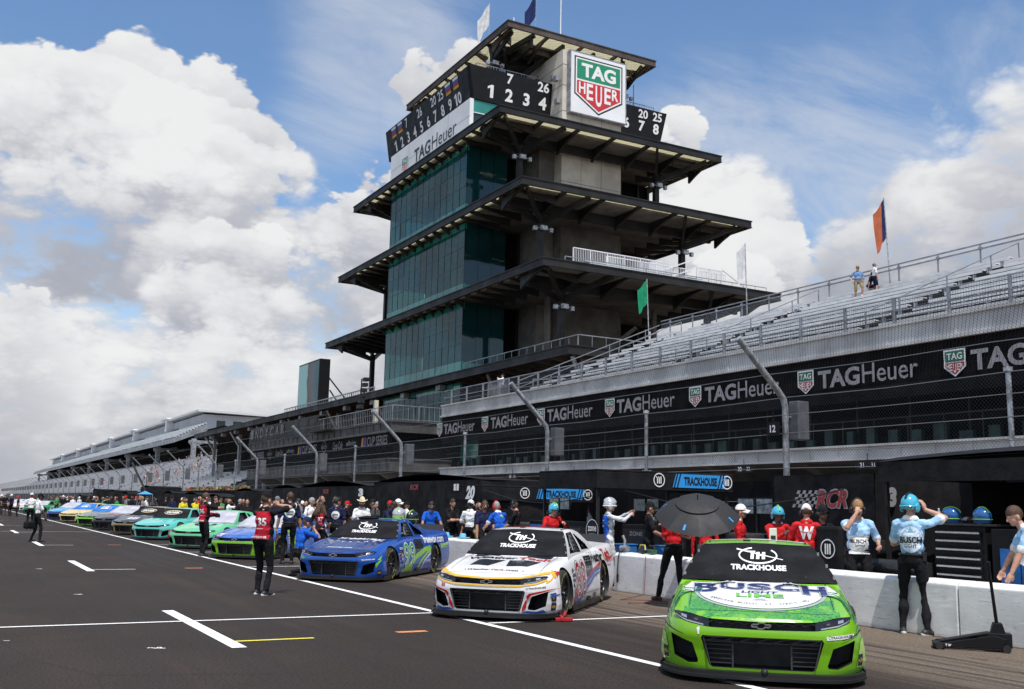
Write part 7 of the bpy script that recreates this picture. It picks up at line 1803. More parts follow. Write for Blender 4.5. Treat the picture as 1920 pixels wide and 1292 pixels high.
for nm, kw_ in (('a', dict(LH=(-.1, .38, .62), RH=(.1, .38, .62))), ('b', dict(LH=(-.2, .3, .6), RH=(.1, .28, .95), lean=.15))):
    me, S = figure('seated_body_'+nm, vox=.024, fine=False, pz=.50, LF=(-.13, .42, .085), RF=(.13, .42, .085), shorts=True, **kw_)
    for k in range(8): me.materials.append(FB['black'])
    hats = {h: head_part(h, S).mesh('seated_'+h) for h in ('cap', 'hair')}
    for h in hats.values(): h.materials.append(FB['black']); h.polygons.foreach_set('use_smooth', [True]*len(h.polygons))
    sproto.append((me, hats))
rc = random.Random(11)
def crowd(loc, face, pr_, sk, shn, trn, hat, hc_, label, group, sc=1.):
    me, hats = pr_; o = link('person', me); o.location = loc; o.rotation_euler = (0, 0, -R(face)); o.scale = (sc,)*3
    tag(o, label, 'person', group)
    for i, m_ in enumerate((M_SKIN[sk], FB[shn], FB[trn], M_SHOE, M_SHOE, FB[shn], FB[shn], M_DARK)): omat(o, i, m_)
    h = link({'cap': 'cap', 'hair': 'hair', 'headset': 'headset'}[hat], hats[hat], o); omat(h, 0, hc_)
    return o
POSE = ['hands joined', 'arms down', 'arms folded', 'arm raised', 'leaning forward', 'head turned']; USED = set()
SHW = ['black']*18+['dgrey']*6+['navy']*5+['white']*3+['red']*2+['yellow']+['blue']+['green', 'grey']
def crowd_label(shn, hat, hcn, pi_, where):
    hd = {'cap': f'and {hcn} cap', 'hair': f'with {hcn} hair', 'headset': 'wearing a headset'}[hat]
    return f'person in {shn.replace("dgrey", "charcoal")} shirt {hd}, {POSE[pi_]}, {where}'
def drop_crowd(n, x0, x1, y0, y1, where, group, white=.2):
    for i in range(n):
        x, y = rc.uniform(x0, x1), rc.uniform(y0, y1); sk = rc.choice((0, 0, 1, 1, 2))
        for tries in range(40):
            shn = rc.choice(SHW); hat = rc.choice(('cap', 'cap', 'hair', 'hair', 'headset')); pi_ = rc.randrange(6)
            hcn = rc.choice(('black', 'white', 'red', 'grey', 'black')) if hat == 'cap' else rc.choice(('brown', 'black', 'blond', 'grey'))
            lab = crowd_label(shn, hat, hcn, pi_, where)
            if lab not in USED: break
        USED.add(lab); hc_ = (FB[hcn] if hat == 'cap' else M_HAIR[hcn]) if hat != 'headset' else M_DARK
        crowd((x, y, 0), rc.uniform(0, 360), proto[pi_], sk, shn, rc.choice(('black', 'black', 'dgrey', 'navy', 'tan')), hat, hc_, lab, group, rc.uniform(.95, 1.05))
drop_crowd(20, 11.0, 14.5, 31.5, 44, 'behind the lime and mint cars', 'crowd behind the lime and mint cars')
drop_crowd(24, 11, 14.5, 44, 62, 'behind the turquoise and black cars', 'crowd behind the turquoise and black cars')
drop_crowd(30, 10.8, 14.5, 62, 92, 'behind the yellow and blue cars', 'crowd behind the yellow and blue cars')
drop_crowd(34, 9.2, 14.5, 92, 150, 'at the far end of the row', 'crowd at the far end of the pits')
drop_crowd(10, 13.0, 15.5, 24.5, 31, 'before the black tents', 'crew in the shade of the tents')
drop_crowd(9, 2.2, 6.2, 88, 150, 'on the open pit lane far away', 'people on the open pit lane')
for u, k, h_ in ((343, 1, 'brown'), (366, 2, 'black')): crowd(gx(u, 11.2), 160, proto[k], 1, 'yellow', 'black', 'hair', M_HAIR[h_], f'{h_} haired person in bright yellow shirt behind the mint green car', 'two people in bright yellow shirts')
# spectators on the far bowl
def bowl(u, v):
    n = Vector((-(FZ1-FZ0), 0, FX1-FX0)); p0 = Vector((FX0, 0, FZ0+.0)); d = ray(u, v); t_ = (p0-C0).dot(n)/d.dot(n); p = C0+d*t_
    r = max(0, min(NB-1, round((p.x-FX0)/(FX1-FX0)*(NB-1)))); x = FX0+(FX1-FX0)*r/(NB-1); return tuple(SFM @ Vector((x-.05, p.y, FZ0+(FZ1-FZ0)*r/(NB-1))))
def spec(cx, cy, sx, sy, n, where):
    for i in range(n):
        l = bowl(cx+rc.gauss(0, sx), cy+rc.gauss(0, sy))
        if l[1] < 114*SF or l[1] > 420*SF: continue
        for tries in range(40):
            shn = rc.choice(('red', 'white', 'white', 'orange', 'blue', 'black', 'grey', 'tan', 'dgrey', 'grey', 'navy', 'steel')); hat = rc.choice(('cap', 'hair')); hcn = rc.choice(('black', 'white', 'red', 'grey')) if hat == 'cap' else rc.choice(('brown', 'black', 'blond', 'grey'))
            sit = rc.random() < .7; sho = rc.choice(('tan', 'navy', 'grey'))
            lab = f'spectator in {shn.replace("dgrey", "charcoal")} shirt, {sho} shorts {"and "+hcn+" cap" if hat == "cap" else "with "+hcn+" hair"} {"sitting" if sit else "standing"} {where}'
            if lab not in USED: break
        USED.add(lab); hc_ = FB[hcn] if hat == 'cap' else M_HAIR[hcn]
        crowd((l[0], l[1], l[2]+(0 if sit else .02)), 265+rc.uniform(-25, 25), rc.choice(sproto if sit else proto), rc.choice((0, 0, 1)), shn, sho, hat, hc_, lab, 'spectators on the far bowl')
spec(284, 900, 8, 9, 20, 'low on the far bowl'); spec(362, 872, 18, 12, 26, 'halfway up the bowl'); spec(452, 868, 10, 10, 20, 'beside the dark suites'); spec(310, 893, 40, 16, 18, 'on the far bowl'); spec(195, 913, 25, 6, 6, 'far along the bowl'); spec(425, 850, 25, 6, 14, 'high under the far roof')
# ------------------------------------------------------------------ pit equipment
def drape(q, x0, x1, y0, y1, z0, z1, rise=.0, seed=0, sag=.05):
    """canvas cover over a cart: wrinkled skirts and a sagging top"""
    rr = random.Random(seed); ph = [rr.uniform(0, 6) for _ in range(6)]
    def wr(a, b): return .025*math.sin(9*a+ph[0]+2*b)+.018*math.sin(17*a+3*b+ph[1])*(1-b*.6)+.012*math.sin(31*b+ph[2]+5*a)
    q.grid(lambda a, b: (x0+wr(a, b), y0+(y1-y0)*a, z0+(z1-z0)*b), 22, 12, flip=True); q.grid(lambda a, b: (x1+wr(a, b), y0+(y1-y0)*a, z0+(z1-z0)*b), 10, 6)
    q.grid(lambda a, b: (x0+(x1-x0)*a, y0+wr(a, b+.3), z0+(z1-z0)*b), 18, 12); q.grid(lambda a, b: (x0+(x1-x0)*a, y1+wr(a, b), z0+(z1-z0)*b), 10, 6, flip=True)
    q.grid(lambda a, b: (x0+(x1-x0)*a, y0+(y1-y0)*b, z1+rise*math.sin(math.pi*b)*(1-.3*a)-sag*math.sin(math.pi*a)*math.sin(3*math.pi*b)**2), 12, 20)
def cart(label, x0, x1, y0, y1, z1, seed, rise=.0, group='covered pit carts', z0=.05):
    t = thing('covered_cart', label, 'pit cart', ((x0+x1)/2, (y0+y1)/2, 0), 0, group); cx, cy = (x0+x1)/2, (y0+y1)/2
    q = MB(); drape(q, x0-cx, x1-cx, y0-cy, y1-cy, z0, z1, rise, seed); q.build('cover', M_CLOTH, t, smooth=50, weld=True)
    for wx in (x0+.3, x1-.3):
        for wy_ in (y0+.3, y1-.3): q = MB(); q.lathe([(0, -.05), (.12, -.05), (.12, .05), (0, .05)], 14, Matrix.Translation((wx-cx, wy_-cy, .12)) @ Matrix.Rotation(R(90), 4, 'Y')); q.build('wheel', M_RUB, t, smooth=40)
    return t
# black cart with chequered lettering
X = 14.0; ya = at_x(1640, 930, X).y; yb2 = at_x(1453, 930, X).y; zt = at_x(1550, 890, X).z
c1 = cart('black covered cart with chequered flag and red letters behind the lime green car', X, X+2.2, ya, yb2, zt, 3)
cx, cy = c1.location.x, c1.location.y
L = MB(); px0 = at_x(1486, 935, X-.07); px1 = at_x(1535, 935, X-.07); z0 = px0.z
for i in range(9):
    for j in range(5):
        if (i+j) % 2: continue
        y = px0.y-(px0.y-px1.y)*i/9-cx*0; w_ = (px0.y-px1.y)/9; h = .062
        zz = z0-.16+h*j; sh_ = .03*j
        L.prism([(X-.085-cx, y-sh_-cy, zz), (X-.085-cx, y-sh_-w_-cy, zz), (X-.085-cx, y-sh_-w_-.03-cy, zz+h), (X-.085-cx, y-sh_-.03-cy, zz+h)], (.004, 0, 0), 0)
r0 = at_x(1531, 935, X-.07).y; r1 = at_x(1590, 935, X-.07).y
put_text(L, 'RCR', (X-.088-cx, (r0+r1)/2-cy, z0), NX, UZ, r0-r1+.04, .36, .06, .35, mi=0); put_text(L, 'RCR', (X-.094-cx, (r0+r1)/2-cy, z0), NX, UZ, r0-r1, .31, .03, .35, mi=1)
put_text(L, '3', (X+.33-cx, ya-.09-cy, at_y(1664, 932, ya).z), PX, UZ, None, .34, .07, .1, mi=0)
L.build('lettering', [M_INKG, mat('rcr_red', (.28, .03, .035), .6)], c1)
# big tents with the white numbers further along
X = 13.7
for u0, u1, vt, lab, num, sd_, rs in ((905, 700, 893, 'large black tent with white number 20 on its corner', '20', 5, .22), (692, 562, 905, 'black tent with white number 3 left of the tent numbered 20', '3', 6, .22)):
    y0 = at_x(u0-3, 940, X).y; y1 = at_x(u1, 940, X).y; zt = at_x((u0+u1)/2, vt, X).z-.15
    t = cart(lab, X, X+2.6, y0, y1, zt, sd_, rs); L = MB(); cx, cy = t.location.x, t.location.y
    if num == '20':
        put_text(L, num, (X-.09-cx, y0+.55-cy, zt-.38), NX, UZ, .62, .40, .05, .25, mi=0); put_text(L, 'II', (X-.09-cx, y0+1.5-cy, zt-.22), NX, UZ, .35, .2, .05, mi=0)
    else: put_text(L, num, (X-.09-cx, y0+.5-cy, zt-.25), NX, UZ, .5, .3, .07, mi=0)
    put_text(L, 'RCR', (X-.09-cx, (y0*.45+y1*.55)-cy, zt-.2), NX, UZ, .7, .18, .04, .3, mi=1); L.build('lettering', [M_INKW, mat('rcr_red', (.28, .03, .035))], t)
rr = random.Random(8)
for i, y in enumerate((38.5, 44, 50, 56.5, 63, 70, 78, 87, 97, 108, 120, 134)):
    cart(('low', 'tall', 'wide')[i % 3]+f' black covered cart {("behind the mint car","behind the turquoise car","behind the gold car","behind the black car","behind the green car","behind the yellow car","behind the sky blue car","before the far fence","by the far fence posts","near the end of the pits","almost at the end of the pits","last one in the row")[i]}', 14.4+rr.uniform(-.3, .3), 16.6, y-2+rr.uniform(-.5, .3), y+2.0, 2.15+rr.uniform(-.35, .45), 20+i, .15)
# canopies with blue banners
def canopy(label, u0, u1, vt, vb, Y, depth, text_u, z_drop=.0):
    a = at_y(u0, vt, Y); b = at_y(u1, vb, Y); zt = max(a.z, b.z); zb = zt-.44
    t = thing('canopy', label, 'canopy', ((a.x+b.x)/2, Y, 0), 0, 'black canopies with blue banners'); cx = (a.x+b.x)/2
    q = MB(); q.bx(a.x-cx, b.x-cx, 0, depth, zt-.05, zt); q.bx(a.x-cx, b.x-cx, 0, .05, zb, zt-.052); q.bx(a.x-cx, a.x-cx+.05, .052, depth, zb, zt-.052); q.bx(b.x-cx-.05, b.x-cx, .052, depth, zb, zt-.052); q.build('roof', M_CLOTH, t, bevel=.015)
    q = MB()
    for x in (a.x-cx+.1, b.x-cx-.1):
        for yy in (.12, depth-.12): q.bx(x-.03, x+.03, yy-.03, yy+.03, 0, zb)
    [setattr(o, 'parent', t) for o in q.each('post', M_STEEL)]
    q = MB(); w_ = (b.x-a.x); s0 = at_y(text_u[0], 897, Y).x-cx; s1 = at_y(text_u[1], 897, Y).x-cx; m_ = (s0+s1)/2; h = .16
    zc_ = zt-.20
    q.prism([(s0-.22, -.012, zc_-h), (s1+.10, -.012, zc_-h), (s1+.20, -.012, zc_+h), (s0-.12, -.012, zc_+h)], (0, .008, 0), 0)
    for k in (0, 1):
        q.prism([(s0-.20+.09*k, -.016, zc_-h), (s0-.16+.09*k, -.016, zc_-h), (s0-.06+.09*k, -.016, zc_+h), (s0-.10+.09*k, -.016, zc_+h)], (0, .003, 0), 2); q.prism([(s1-.10+.09*k, -.016, zc_-h), (s1-.06+.09*k, -.016, zc_-h), (s1+.04+.09*k, -.016, zc_+h), (s1+.0+.09*k, -.016, zc_+h)], (0, .003, 0), 2)
    put_text(q, 'TRACKHOUSE', (m_+.0, -.018, zc_), PX, UZ, (s1-s0)*.82, .20, .04, mi=2)
    for x in (s0-.62, s1+.52):
        if not (a.x-cx < x < b.x-cx): x = b.x-cx-.2 if x > 0 else a.x-cx+.2
        q.lathe([(.14, 0), (.165, 0)], 24, Matrix.Translation((x, -.014, zc_)) @ Matrix.Rotation(R(90), 4, 'X'), 1)
        for dx in (-.05, 0, .05): q.bx(x+dx-.014, x+dx+.014, -.016, -.013, zc_-.08, zc_+.08, 1)
        q.bx(x-.09, x+.03, -.016, -.013, zc_+.05, zc_+.08, 1)
    q.build('banner', [mat('banner_blue', (.03, .30, .72), .5), M_INKW, M_INKK], t)
    return t
canopy('black canopy with blue banner above the umbrella', 1120, 1374, 883, 890, 19.4, 2.6, (1275, 1350))
canopy('black canopy with blue banner behind the white car', 905, 1112, 912, 916, 26.6, 2.6, (1018, 1086))
# dark canopy at the right edge over the tool chest
X = 13.4
t = thing('canopy', 'wide black canopy over the tool chest at the right edge', 'canopy', (14.6, 9.0, 0)); q = MB(); q.grid(lambda a, b: (-1.3+3.2*a, -3.2+6.0*b, 2.62+.10*math.sin(math.pi*b)-.15*abs(2*a-1)**3), 12, 12); q.grid(lambda a, b: (-1.3+3.2*a, -3.2+6.0*b, 2.58+.10*math.sin(math.pi*b)-.15*abs(2*a-1)**3), 12, 12, flip=True)
q.grid(lambda a, b: (-1.31+.02*math.sin(20*a), -3.2+6.0*a, 2.15+.32*b), 24, 3, flip=True); q.grid(lambda a, b: (-1.3+3.2*a, 2.81+.02*math.sin(20*a), 2.2+.32*b), 14, 3); q.build('roof', M_CLOTH, t, smooth=50)
q = MB(); q.bx(.9, 1.0, -3.1, 2.7, 0, 2.2); q.build('back_curtain', M_VOID, t); q = MB()
for x, y in ((-1.2, -3.1), (-1.2, 2.7), (1.8, -3.1), (1.8, 2.7)): q.bx(x-.03, x+.03, y-.03, y+.03, 0, 2.3)
[setattr(o, 'parent', t) for o in q.each('post', M_STEEL)]
# tool chest with bright drawer pulls
X = 13.15; ya = at_x(1842, 1030, X).y; yb2 = at_x(1758, 1030, X).y; z1 = at_x(1800, 986, X).z
t = thing('tool_chest', 'black tool chest with a column of bright drawer handles behind the pit wall', 'tool chest', (X+.35, (ya+yb2)/2, 0)); hy = (yb2-ya)/2
q = MB(); q.bx(-.35, .4, -hy-.06, hy+.06, .1, z1); q.build('cabinet', M_BLACK, t, bevel=.01)
n = 10; dz = (z1-.25)/n
for k in range(n):
    zz = z1-.06-dz*k; q = MB(); q.bx(-.375, -.352, -hy, hy, zz-dz+.015, zz-.015); d_ = q.build('drawer', M_BLACK, t, bevel=.004)
    q = MB(); q.prism([(-.378, -hy+.01, zz-.02), (-.402, -hy+.01, zz-.028), (-.402, -hy+.01, zz-.05), (-.378, -hy+.01, zz-.062)], (0, 2*hy-.02, 0)); q.build('handle', M_CHROME, d_)
q = MB(); q.bx(-.4, .45, -hy-.1, hy+.1, z1, z1+.03); q.build('worktop', M_RUB, t, bevel=.006)
ctz = z1+.03; ccx = X+.35
t = thing('equipment_box', 'black and blue equipment box with a yellow outlined number 1 right of the tool chest', 'box', (X+.3, ya-.45, 0)); q = MB(); q.bx(-.3, .4, -.42, .30, .1, z1-.03); q.build('cabinet', M_BLACK, t, bevel=.01)
q = MB(); zt_, zb2 = z1-.30, z1-.30-.50; q.bx(-.315, -.302, -.14, .16, zb2, zt_); q.bx(-.315, -.302, -.36, -.16, zb2, zt_); pnl = q.build('panel', mat('panel_blue', (.02, .14, .45), .45, var=.15, vs=5), t)
q = MB(); put_text(q, '1', (-.32, .01, (zt_+zb2)/2), NX, UZ, .10, .24, 0, mi=0, grow=.012); put_text(q, '1', (-.325, .01, (zt_+zb2)/2), NX, UZ, .10, .24, 0, mi=1); q.build('number', [I_LIM, M_INKK], pnl)
def helmet(label, loc, rz, m_, stripe, visor=None, s=1.):
    t = thing('helmet', label, 'helmet', loc, rz, 'racing helmets'); q = MB()
    def sh(a, b):
        ph = 2*math.pi*a; th = math.pi*.82*b; r = (.125+.0*b)*math.sin(th) if th < math.pi/2 else .125*(1-.12*(th-math.pi/2)); return (r*math.cos(ph)*s, r*1.18*math.sin(ph)*s, (.12+.125*math.cos(th))*s)
    q.grid(sh, 28, 14); q.build('shell', m_, t, smooth=180)
    q = MB(); q.grid(lambda a, b: (.1285*math.cos(R(-150+120*a))*s, .1285*1.18*math.sin(R(-150+120*a))*s, (.09+.075*b)*s), 16, 3); q.build('visor', M_LENS, t, smooth=180)
    q = MB(); q.tube([(0, -.149*math.cos(x)*s, (.12+.127*math.sin(x))*s) for x in np.linspace(.75, 2.8, 14)], .012*s, 6); q.tube([(.128*math.cos(x)*s, .151*math.sin(x)*s, .07*s) for x in np.linspace(.0, 2*math.pi, 26)], .008*s, 6); q.build('stripe', stripe, t, smooth=60)
    return t
p = at_x(1788, 975, X+.3); helmet('blue and lime helmet on the tool chest beside the bottle', (X+.25, p.y, ctz), R(200), mat('helmet_blue', (.02, .10, .30), .15, coat=.6), I_LIM)
p = at_x(1846, 975, X+.3); helmet('blue and lime helmet at the right end of the tool chest', (X+.25, p.y, ctz), R(170), MATS['helmet_blue'], I_LIM)
p = at_x(1765, 970, X+.25); t = thing('bottle', 'clear water bottle standing on the tool chest', 'bottle', (X+.2, p.y, ctz)); q = MB(); q.lathe([(0, 0), (.032, 0), (.034, .01), (.034, .14), (.026, .17), (.013, .19), (.013, .205), (0, .205)], 16); q.build('bottle', mat('bottle_clear', (.30, .36, .40), .12), t, smooth=40); q = MB(); q.lathe([(0, .205), (.015, .205), (.015, .225), (0, .225)], 12); q.build('cap', M_INKW, t, smooth=40)
p = at_x(1823, 965, X+.5); t = thing('folded_flag', 'small white and red striped cloth lying on the tool chest', 'cloth', (X+.45, p.y, ctz)); q = MB()
for k in range(3): q.grid(lambda a, b: (-.02+.16*a, .14-.09*k-.085*b, .05+.05*math.sin(3*a+k)), 4, 2, k % 2)
q.build('cloth', [M_INKW, FB['red']], t)
# helmets and bag on the roof of the blue car
Mb = bcar.matrix_basis.copy(); bpy.context.view_layer.update(); Mb = bcar.matrix_world.copy()
def on_car(x, y, z): return Mb @ Vector((x, y, z))
helmet('silver and lime helmet with open visor on the roof of the blue car', on_car(.38, 2.75, 1.255), R(150), M_HELM['silver'], I_LIM, s=1.25); helmet('dark helmet with green stripes on the roof of the blue car', on_car(.60, 3.05, 1.20), R(130), M_HELM['dark'], I_LIM, s=1.2)
t = thing('cloth_bundle', 'black cloth bundle lying on the roof of the blue car', 'cloth', on_car(-.18, 2.25, 1.272), R(-45)); q = MB(); q.ell((0, 0, .03), (.26, .14, .05), None, 18, 10); q.ell((.15, .05, .07), (.12, .1, .05), None, 14, 8); q.build('bundle', M_CLOTH, t, smooth=180)
# umbrella
c = at_x(1308, 940, 11.25); t = thing('umbrella', 'big black umbrella with small blue logos tilted toward the camera', 'umbrella', (c.x, c.y, c.z)); ax = (C0-c).normalized()*.45+Vector((0, 0, .86))+CR*.02; ax.normalize(); t.rotation_euler = ax.to_track_quat('Z', 'Y').to_euler()
RU = .72; q = MB()
def um(a, b):
    ph = 2*math.pi*a; seg = (a*8) % 1; r = RU*b*(1-.045*math.sin(math.pi*seg)*b); return (r*math.cos(ph), r*math.sin(ph), .30*(1-b**2.0)-.012*math.sin(math.pi*seg)*b-.28)
q.grid(um, 64, 10); q.build('canopy', mat('umbrella_cloth', (.018, .018, .020), .7, var=.08, vs=3), t, smooth=14)
q = MB(); q.grid(lambda a, b: tuple(x*k_ for x, k_ in zip(um(a, .02+.5*b), (1, 1, 1)))[:2]+(um(a, .02+.5*b)[2]+.018+.01*b,), 64, 5); q.build('vent_flap', MATS['umbrella_cloth'], t, smooth=14)
q = MB(); q.tube([(0, 0, .03), (0, 0, .13)], .009); q.tube([(0, 0, 0), (0, 0, -1.0)], .010); q.tube([(0, 0, -1.0), (0, 0, -1.14)], .018); q.build('shaft', M_DARK, t)
for k in range(8):
    a_ = k/8; q = MB(); q.tube([Vector(um(a_, b))-Vector((0, 0, .008)) for b in np.linspace(.02, 1, 8)], .004, 5); q.build('rib', M_GALV, t)
q = MB()
for k in range(4):
    a0 = (k+.5)/4+.06; P_ = [Vector(um(a0-.005, .80)), Vector(um(a0+.005, .80)), Vector(um(a0+.005, .92)), Vector(um(a0-.005, .92))]; q.poly([p+Vector((0, 0, .006)) for p in P_])
q.build('logo', mat('banner_blue', (.03,.30,.72)), t)
# floor jack
a = at_z(1800, 1222); b = at_z(1900, 1212); d = Vector((.35, -.10, 0)); t = thing('floor_jack', 'black racing floor jack with long handle leaning on the pit wall', 'jack', (11.35, 8.62, 0), math.atan2(-.62, .55)); Lk_ = .82
q = MB()
for s in (-1, 1): q.prism([(-.46, s*.13-.012, .03), (.28, s*.15-.012, .04), (.34, s*.15-.012, .16), (.20, s*.15-.012, .20), (-.40, s*.13-.012, .075)], (0, .024, 0))
q.prism([(-.50, -.17, .015), (-.36, -.19, .015), (-.36, .19, .015), (-.50, .17, .015)], (0, 0, .06)); q.prism([(-.42, -.10, .08), (.15, -.10, .21), (.15, .10, .21), (-.42, .10, .08)], (0, 0, .018)); q.bx(.12, .40, -.11, .11, .05, .22); q.prism([(.16, -.08, .2), (.34, -.08, .2), (.30, -.08, .34), (.20, -.08, .34)], (0, .16, 0)); q.build('frame', M_BLACK, t, bevel=.008)
q = MB(); q.tube([(.25, 0, .26), (.17, -.20, 1.02)], [.022, .018], 10); q.tube([(.17, -.2, 1.02), (.165, -.215, 1.08)], .024, 10); q.build('handle', M_BLACK, t, smooth=40)
for x in (-.43, .33):
    for s in (-1, 1): q = MB(); q.lathe([(0, -.02), (.045, -.02), (.045, .02), (0, .02)], 16, Matrix.Translation((x, s*.18, .045)) @ Matrix.Rotation(R(90), 4, 'X')); q.build('wheel', M_RUB, t, smooth=40)
q = MB(); put_text(q, 'PIT BOXES', (-.30, -.146, .055), (1, .027, 0), UZ, .16, .028, .04); q.build('lettering', M_INKW, t)
# things on and behind the wall
def box_thing(name, label, cat, loc, s, m_, lid=None, rz=0.):
    t = thing(name, label, cat, loc, rz); q = MB(); q.prism([(-s[0]/2*.85, -s[1]/2*.85, 0), (s[0]/2*.85, -s[1]/2*.85, 0), (s[0]/2*.85, s[1]/2*.85, 0), (-s[0]/2*.85, s[1]/2*.85, 0)], (0, 0, s[2]*.1)); q.bx(-s[0]/2, s[0]/2, -s[1]/2, s[1]/2, s[2]*.1, s[2]); q.build('tub', m_, t, bevel=.02)
    q = MB(); q.bx(-s[0]/2-.015, s[0]/2+.015, -s[1]/2-.015, s[1]/2+.015, s[2], s[2]+.03); q.build('rim', lid or m_, t, bevel=.01); return t
m_bl = mat('tub_blue', (.03, .16, .42), .5)
p = at_x(1168, 1015, 13.2); box_thing('bin', 'blue plastic bin behind the wall near the silver helmeted crew member', 'bin', (13.2, p.y, .0), (.45, .45, .85), m_bl)
p = at_x(1228, 1018, 13.6); box_thing('bin', 'blue plastic bin under the black canopy left of the umbrella', 'bin', (13.6, p.y, .0), (.45, .45, .85), m_bl)
for (u, lab) in ((1160, 'stack of black tyres behind the end of the pit wall block'), ):
    p = at_x(u, 1030, 12.95); t = thing('tyre_stack', lab, 'tyres', (12.95, p.y, 0))
    for k in range(2): r = link('tyre', ME_TYRE, t); r.rotation_euler = (0, R(90), 0); r.location = (0, 0, .16+.31*k)
for i, (u, lab) in enumerate(((1205, 'yellow handled air gun lying on the pit wall'), (1222, 'green battery pack on the pit wall'))):
    p = at_x(u, 1040, 12.22); t = thing('air_gun' if i == 0 else 'battery_pack', lab, 'tool', (12.22, p.y, WH), R(75)); q = MB(); q.bx(-.15, .15, -.06, .06, .01, .10); q.build('body', mat('gear_green', (.02, .09, .04), .5) if i else M_DARK, t, bevel=.02); q = MB(); q.tube([(-.15, 0, .08), (-.12, 0, .17), (.12, 0, .17), (.17, 0, .10)], .016); q.build('grip', mat('gear_yellow', (.55, .45, .04), .5) if not i else M_DARK, t, smooth=40)
p = at_x(1178, 1040, 12.2); t = thing('air_wrench', 'silver air wrench with hanging hose on top of the pit wall', 'tool', (12.1, p.y, WH)); q = MB(); q.tube([(0, -.12, .09), (0, .10, .09)], .06, 12); q.tube([(0, 0, .09), (.02, 0, .24), (.0, .05, .34)], [.03, .025, .03]); q.build('body', M_ALUD, t, smooth=50); q = MB(); q.tube([(0, 0, .05), (-.10, .02, .02), (-.125, .03, -.1), (-.13, .04, -.42)], .012); q.tube([(-.13, .04, -.42), (-.13, .045, -.58)], .022); q.build('hose', M_DARK, t, smooth=40)
p0 = at_z(1178, 1128); t = tag((lambda q: q.build('hose', mat('hose_red', (.20, .02, .02), .5)))(MB().tube([(12.0-.02, at_x(1212, 1050, 12).y, WH-.02), (11.96, at_x(1213, 1090, 12).y, .4), (11.93, at_x(1213, 1100, 12).y, .02)]+[(p0.x+.5*math.sin(2.2*k)+.25*k*.5, p0.y-.28*k+.25*math.cos(3*k), .012) for k in np.linspace(0, 2.2, 14)], .006, 6)), 'thin red hose lying coiled on the ground below the pit wall', 'hose')
q0 = wcar.matrix_world if True else None; bpy.context.view_layer.update(); Mw = wcar.matrix_world.copy(); c = Mw @ Vector((.99, .62, 0)); t = thing('wheel_chock', 'red wheel stand pushed under the front wheel of the white car', 'chock', (c.x, c.y, 0), R(-20)); q = MB(); q.bar((-.06, -.32, .04), (.0, .34, .05), .05, .06); q.bar((-.16, -.28, .03), (.10, -.26, .03), .05); q.bar((-.1, .28, .04), (.12, .26, .04), .05); q.tube([(.02, 0, .05), (.06, .02, .12)], .02); q.build('stand', mat('chock_red', (.42, .02, .025), .45), t, bevel=.008)
for u, lab in ((868, 'light blue cowboy hat on the pit wall left of the white car'), (837, 'light blue hat on the wall behind the blue car tail')):
    p = at_x(u, 1000, 12.25); t = thing('hat', lab, 'hat', (12.25, p.y, WH+.01)); q = MB(); q.lathe([(0, .13), (.06, .13), (.085, .10), (.095, .0), (.19, .012), (.20, .03), (.19, .022), (.09, .02)], 24); q.build('hat', mat('hat_blue', (.14, .48, .68), .7), t, smooth=60)
gm = gcar.matrix_world.copy(); bpy.context.view_layer.update(); gm = gcar.matrix_world.copy(); c = gm @ Vector((.20, 2.85, 1.262)); t = thing('gauge_box', 'pale upright gauge box standing on the lime green car roof', 'box', c, R(-41)); q = MB(); q.bx(-.045, .045, -.03, .03, 0, .17); q.build('case', mat('case_cream', (.62, .60, .54), .5), t, bevel=.008); q = MB(); q.bx(-.03, .03, -.036, -.031, .02, .08); q.build('window', M_DARK, t)
p = at_x(1556, 1010, 12.95); t = thing('seat_cover', 'black chair back with round white emblem beside the blond man', 'chair', (12.95, p.y, 0)); q = MB(); q.bx(-.05, .06, -.28, .28, .4, 1.42); q.build('backrest', M_CLOTH, t, bevel=.05); q = MB(); q.bx(-.0, .5, -.28, .28, .35, .45); q.build('seat', M_CLOTH, t, bevel=.03); q = MB()
for x in (.0, .45):
    for y in (-.24, .24): q.bx(x-.02, x+.02, y-.02, y+.02, 0, .36)
[setattr(o, 'parent', t) for o in q.each('leg', M_STEEL)]
q = MB(); q.lathe([(.14, 0), (.16, 0)], 24, Matrix.Translation((-.056, 0, 1.05)) @ Matrix.Rotation(R(90), 4, 'Y'))
for d_ in (-.05, 0, .05): q.bx(-.058, -.055, d_-.014, d_+.014, .96, 1.13)
q.build('emblem', M_INKW, t)
p = at_x(1112, 985, 12.9); t = thing('lollipop_sign', 'round black sign board with white zone lettering behind the white car', 'sign', (12.9, p.y, 0)); q = MB(); q.lathe([(0, 0), (.26, 0), (.26, .02), (0, .02)], 28, Matrix.Translation((0, 0, 1.14)) @ Matrix.Rotation(R(-90), 4, 'Y') @ Matrix.Translation((0, 0, 0))); q.build('board', M_BLACK, t); q = MB(); q.tube([(0, 0, .0), (0, 0, .9)], .02); q.build('pole', M_GALV, t)
q = MB(); put_text(q, 'zone', (-.028, 0, 1.18), NX, UZ, .34, .11, .02, mi=0); q.lathe([(.235, 0), (.25, 0)], 28, Matrix.Translation((-.026, 0, 1.14)) @ Matrix.Rotation(R(90), 4, 'Y'), 0)
q.prism([(-.027, .14, 1.08), (-.027, -.14, 1.08), (-.027, -.09, .98), (-.027, .09, .98)], (.001, 0, 0), 1); q.build('lettering', [M_INKW, mat('sign_green', (.05, .22, .07))], t)
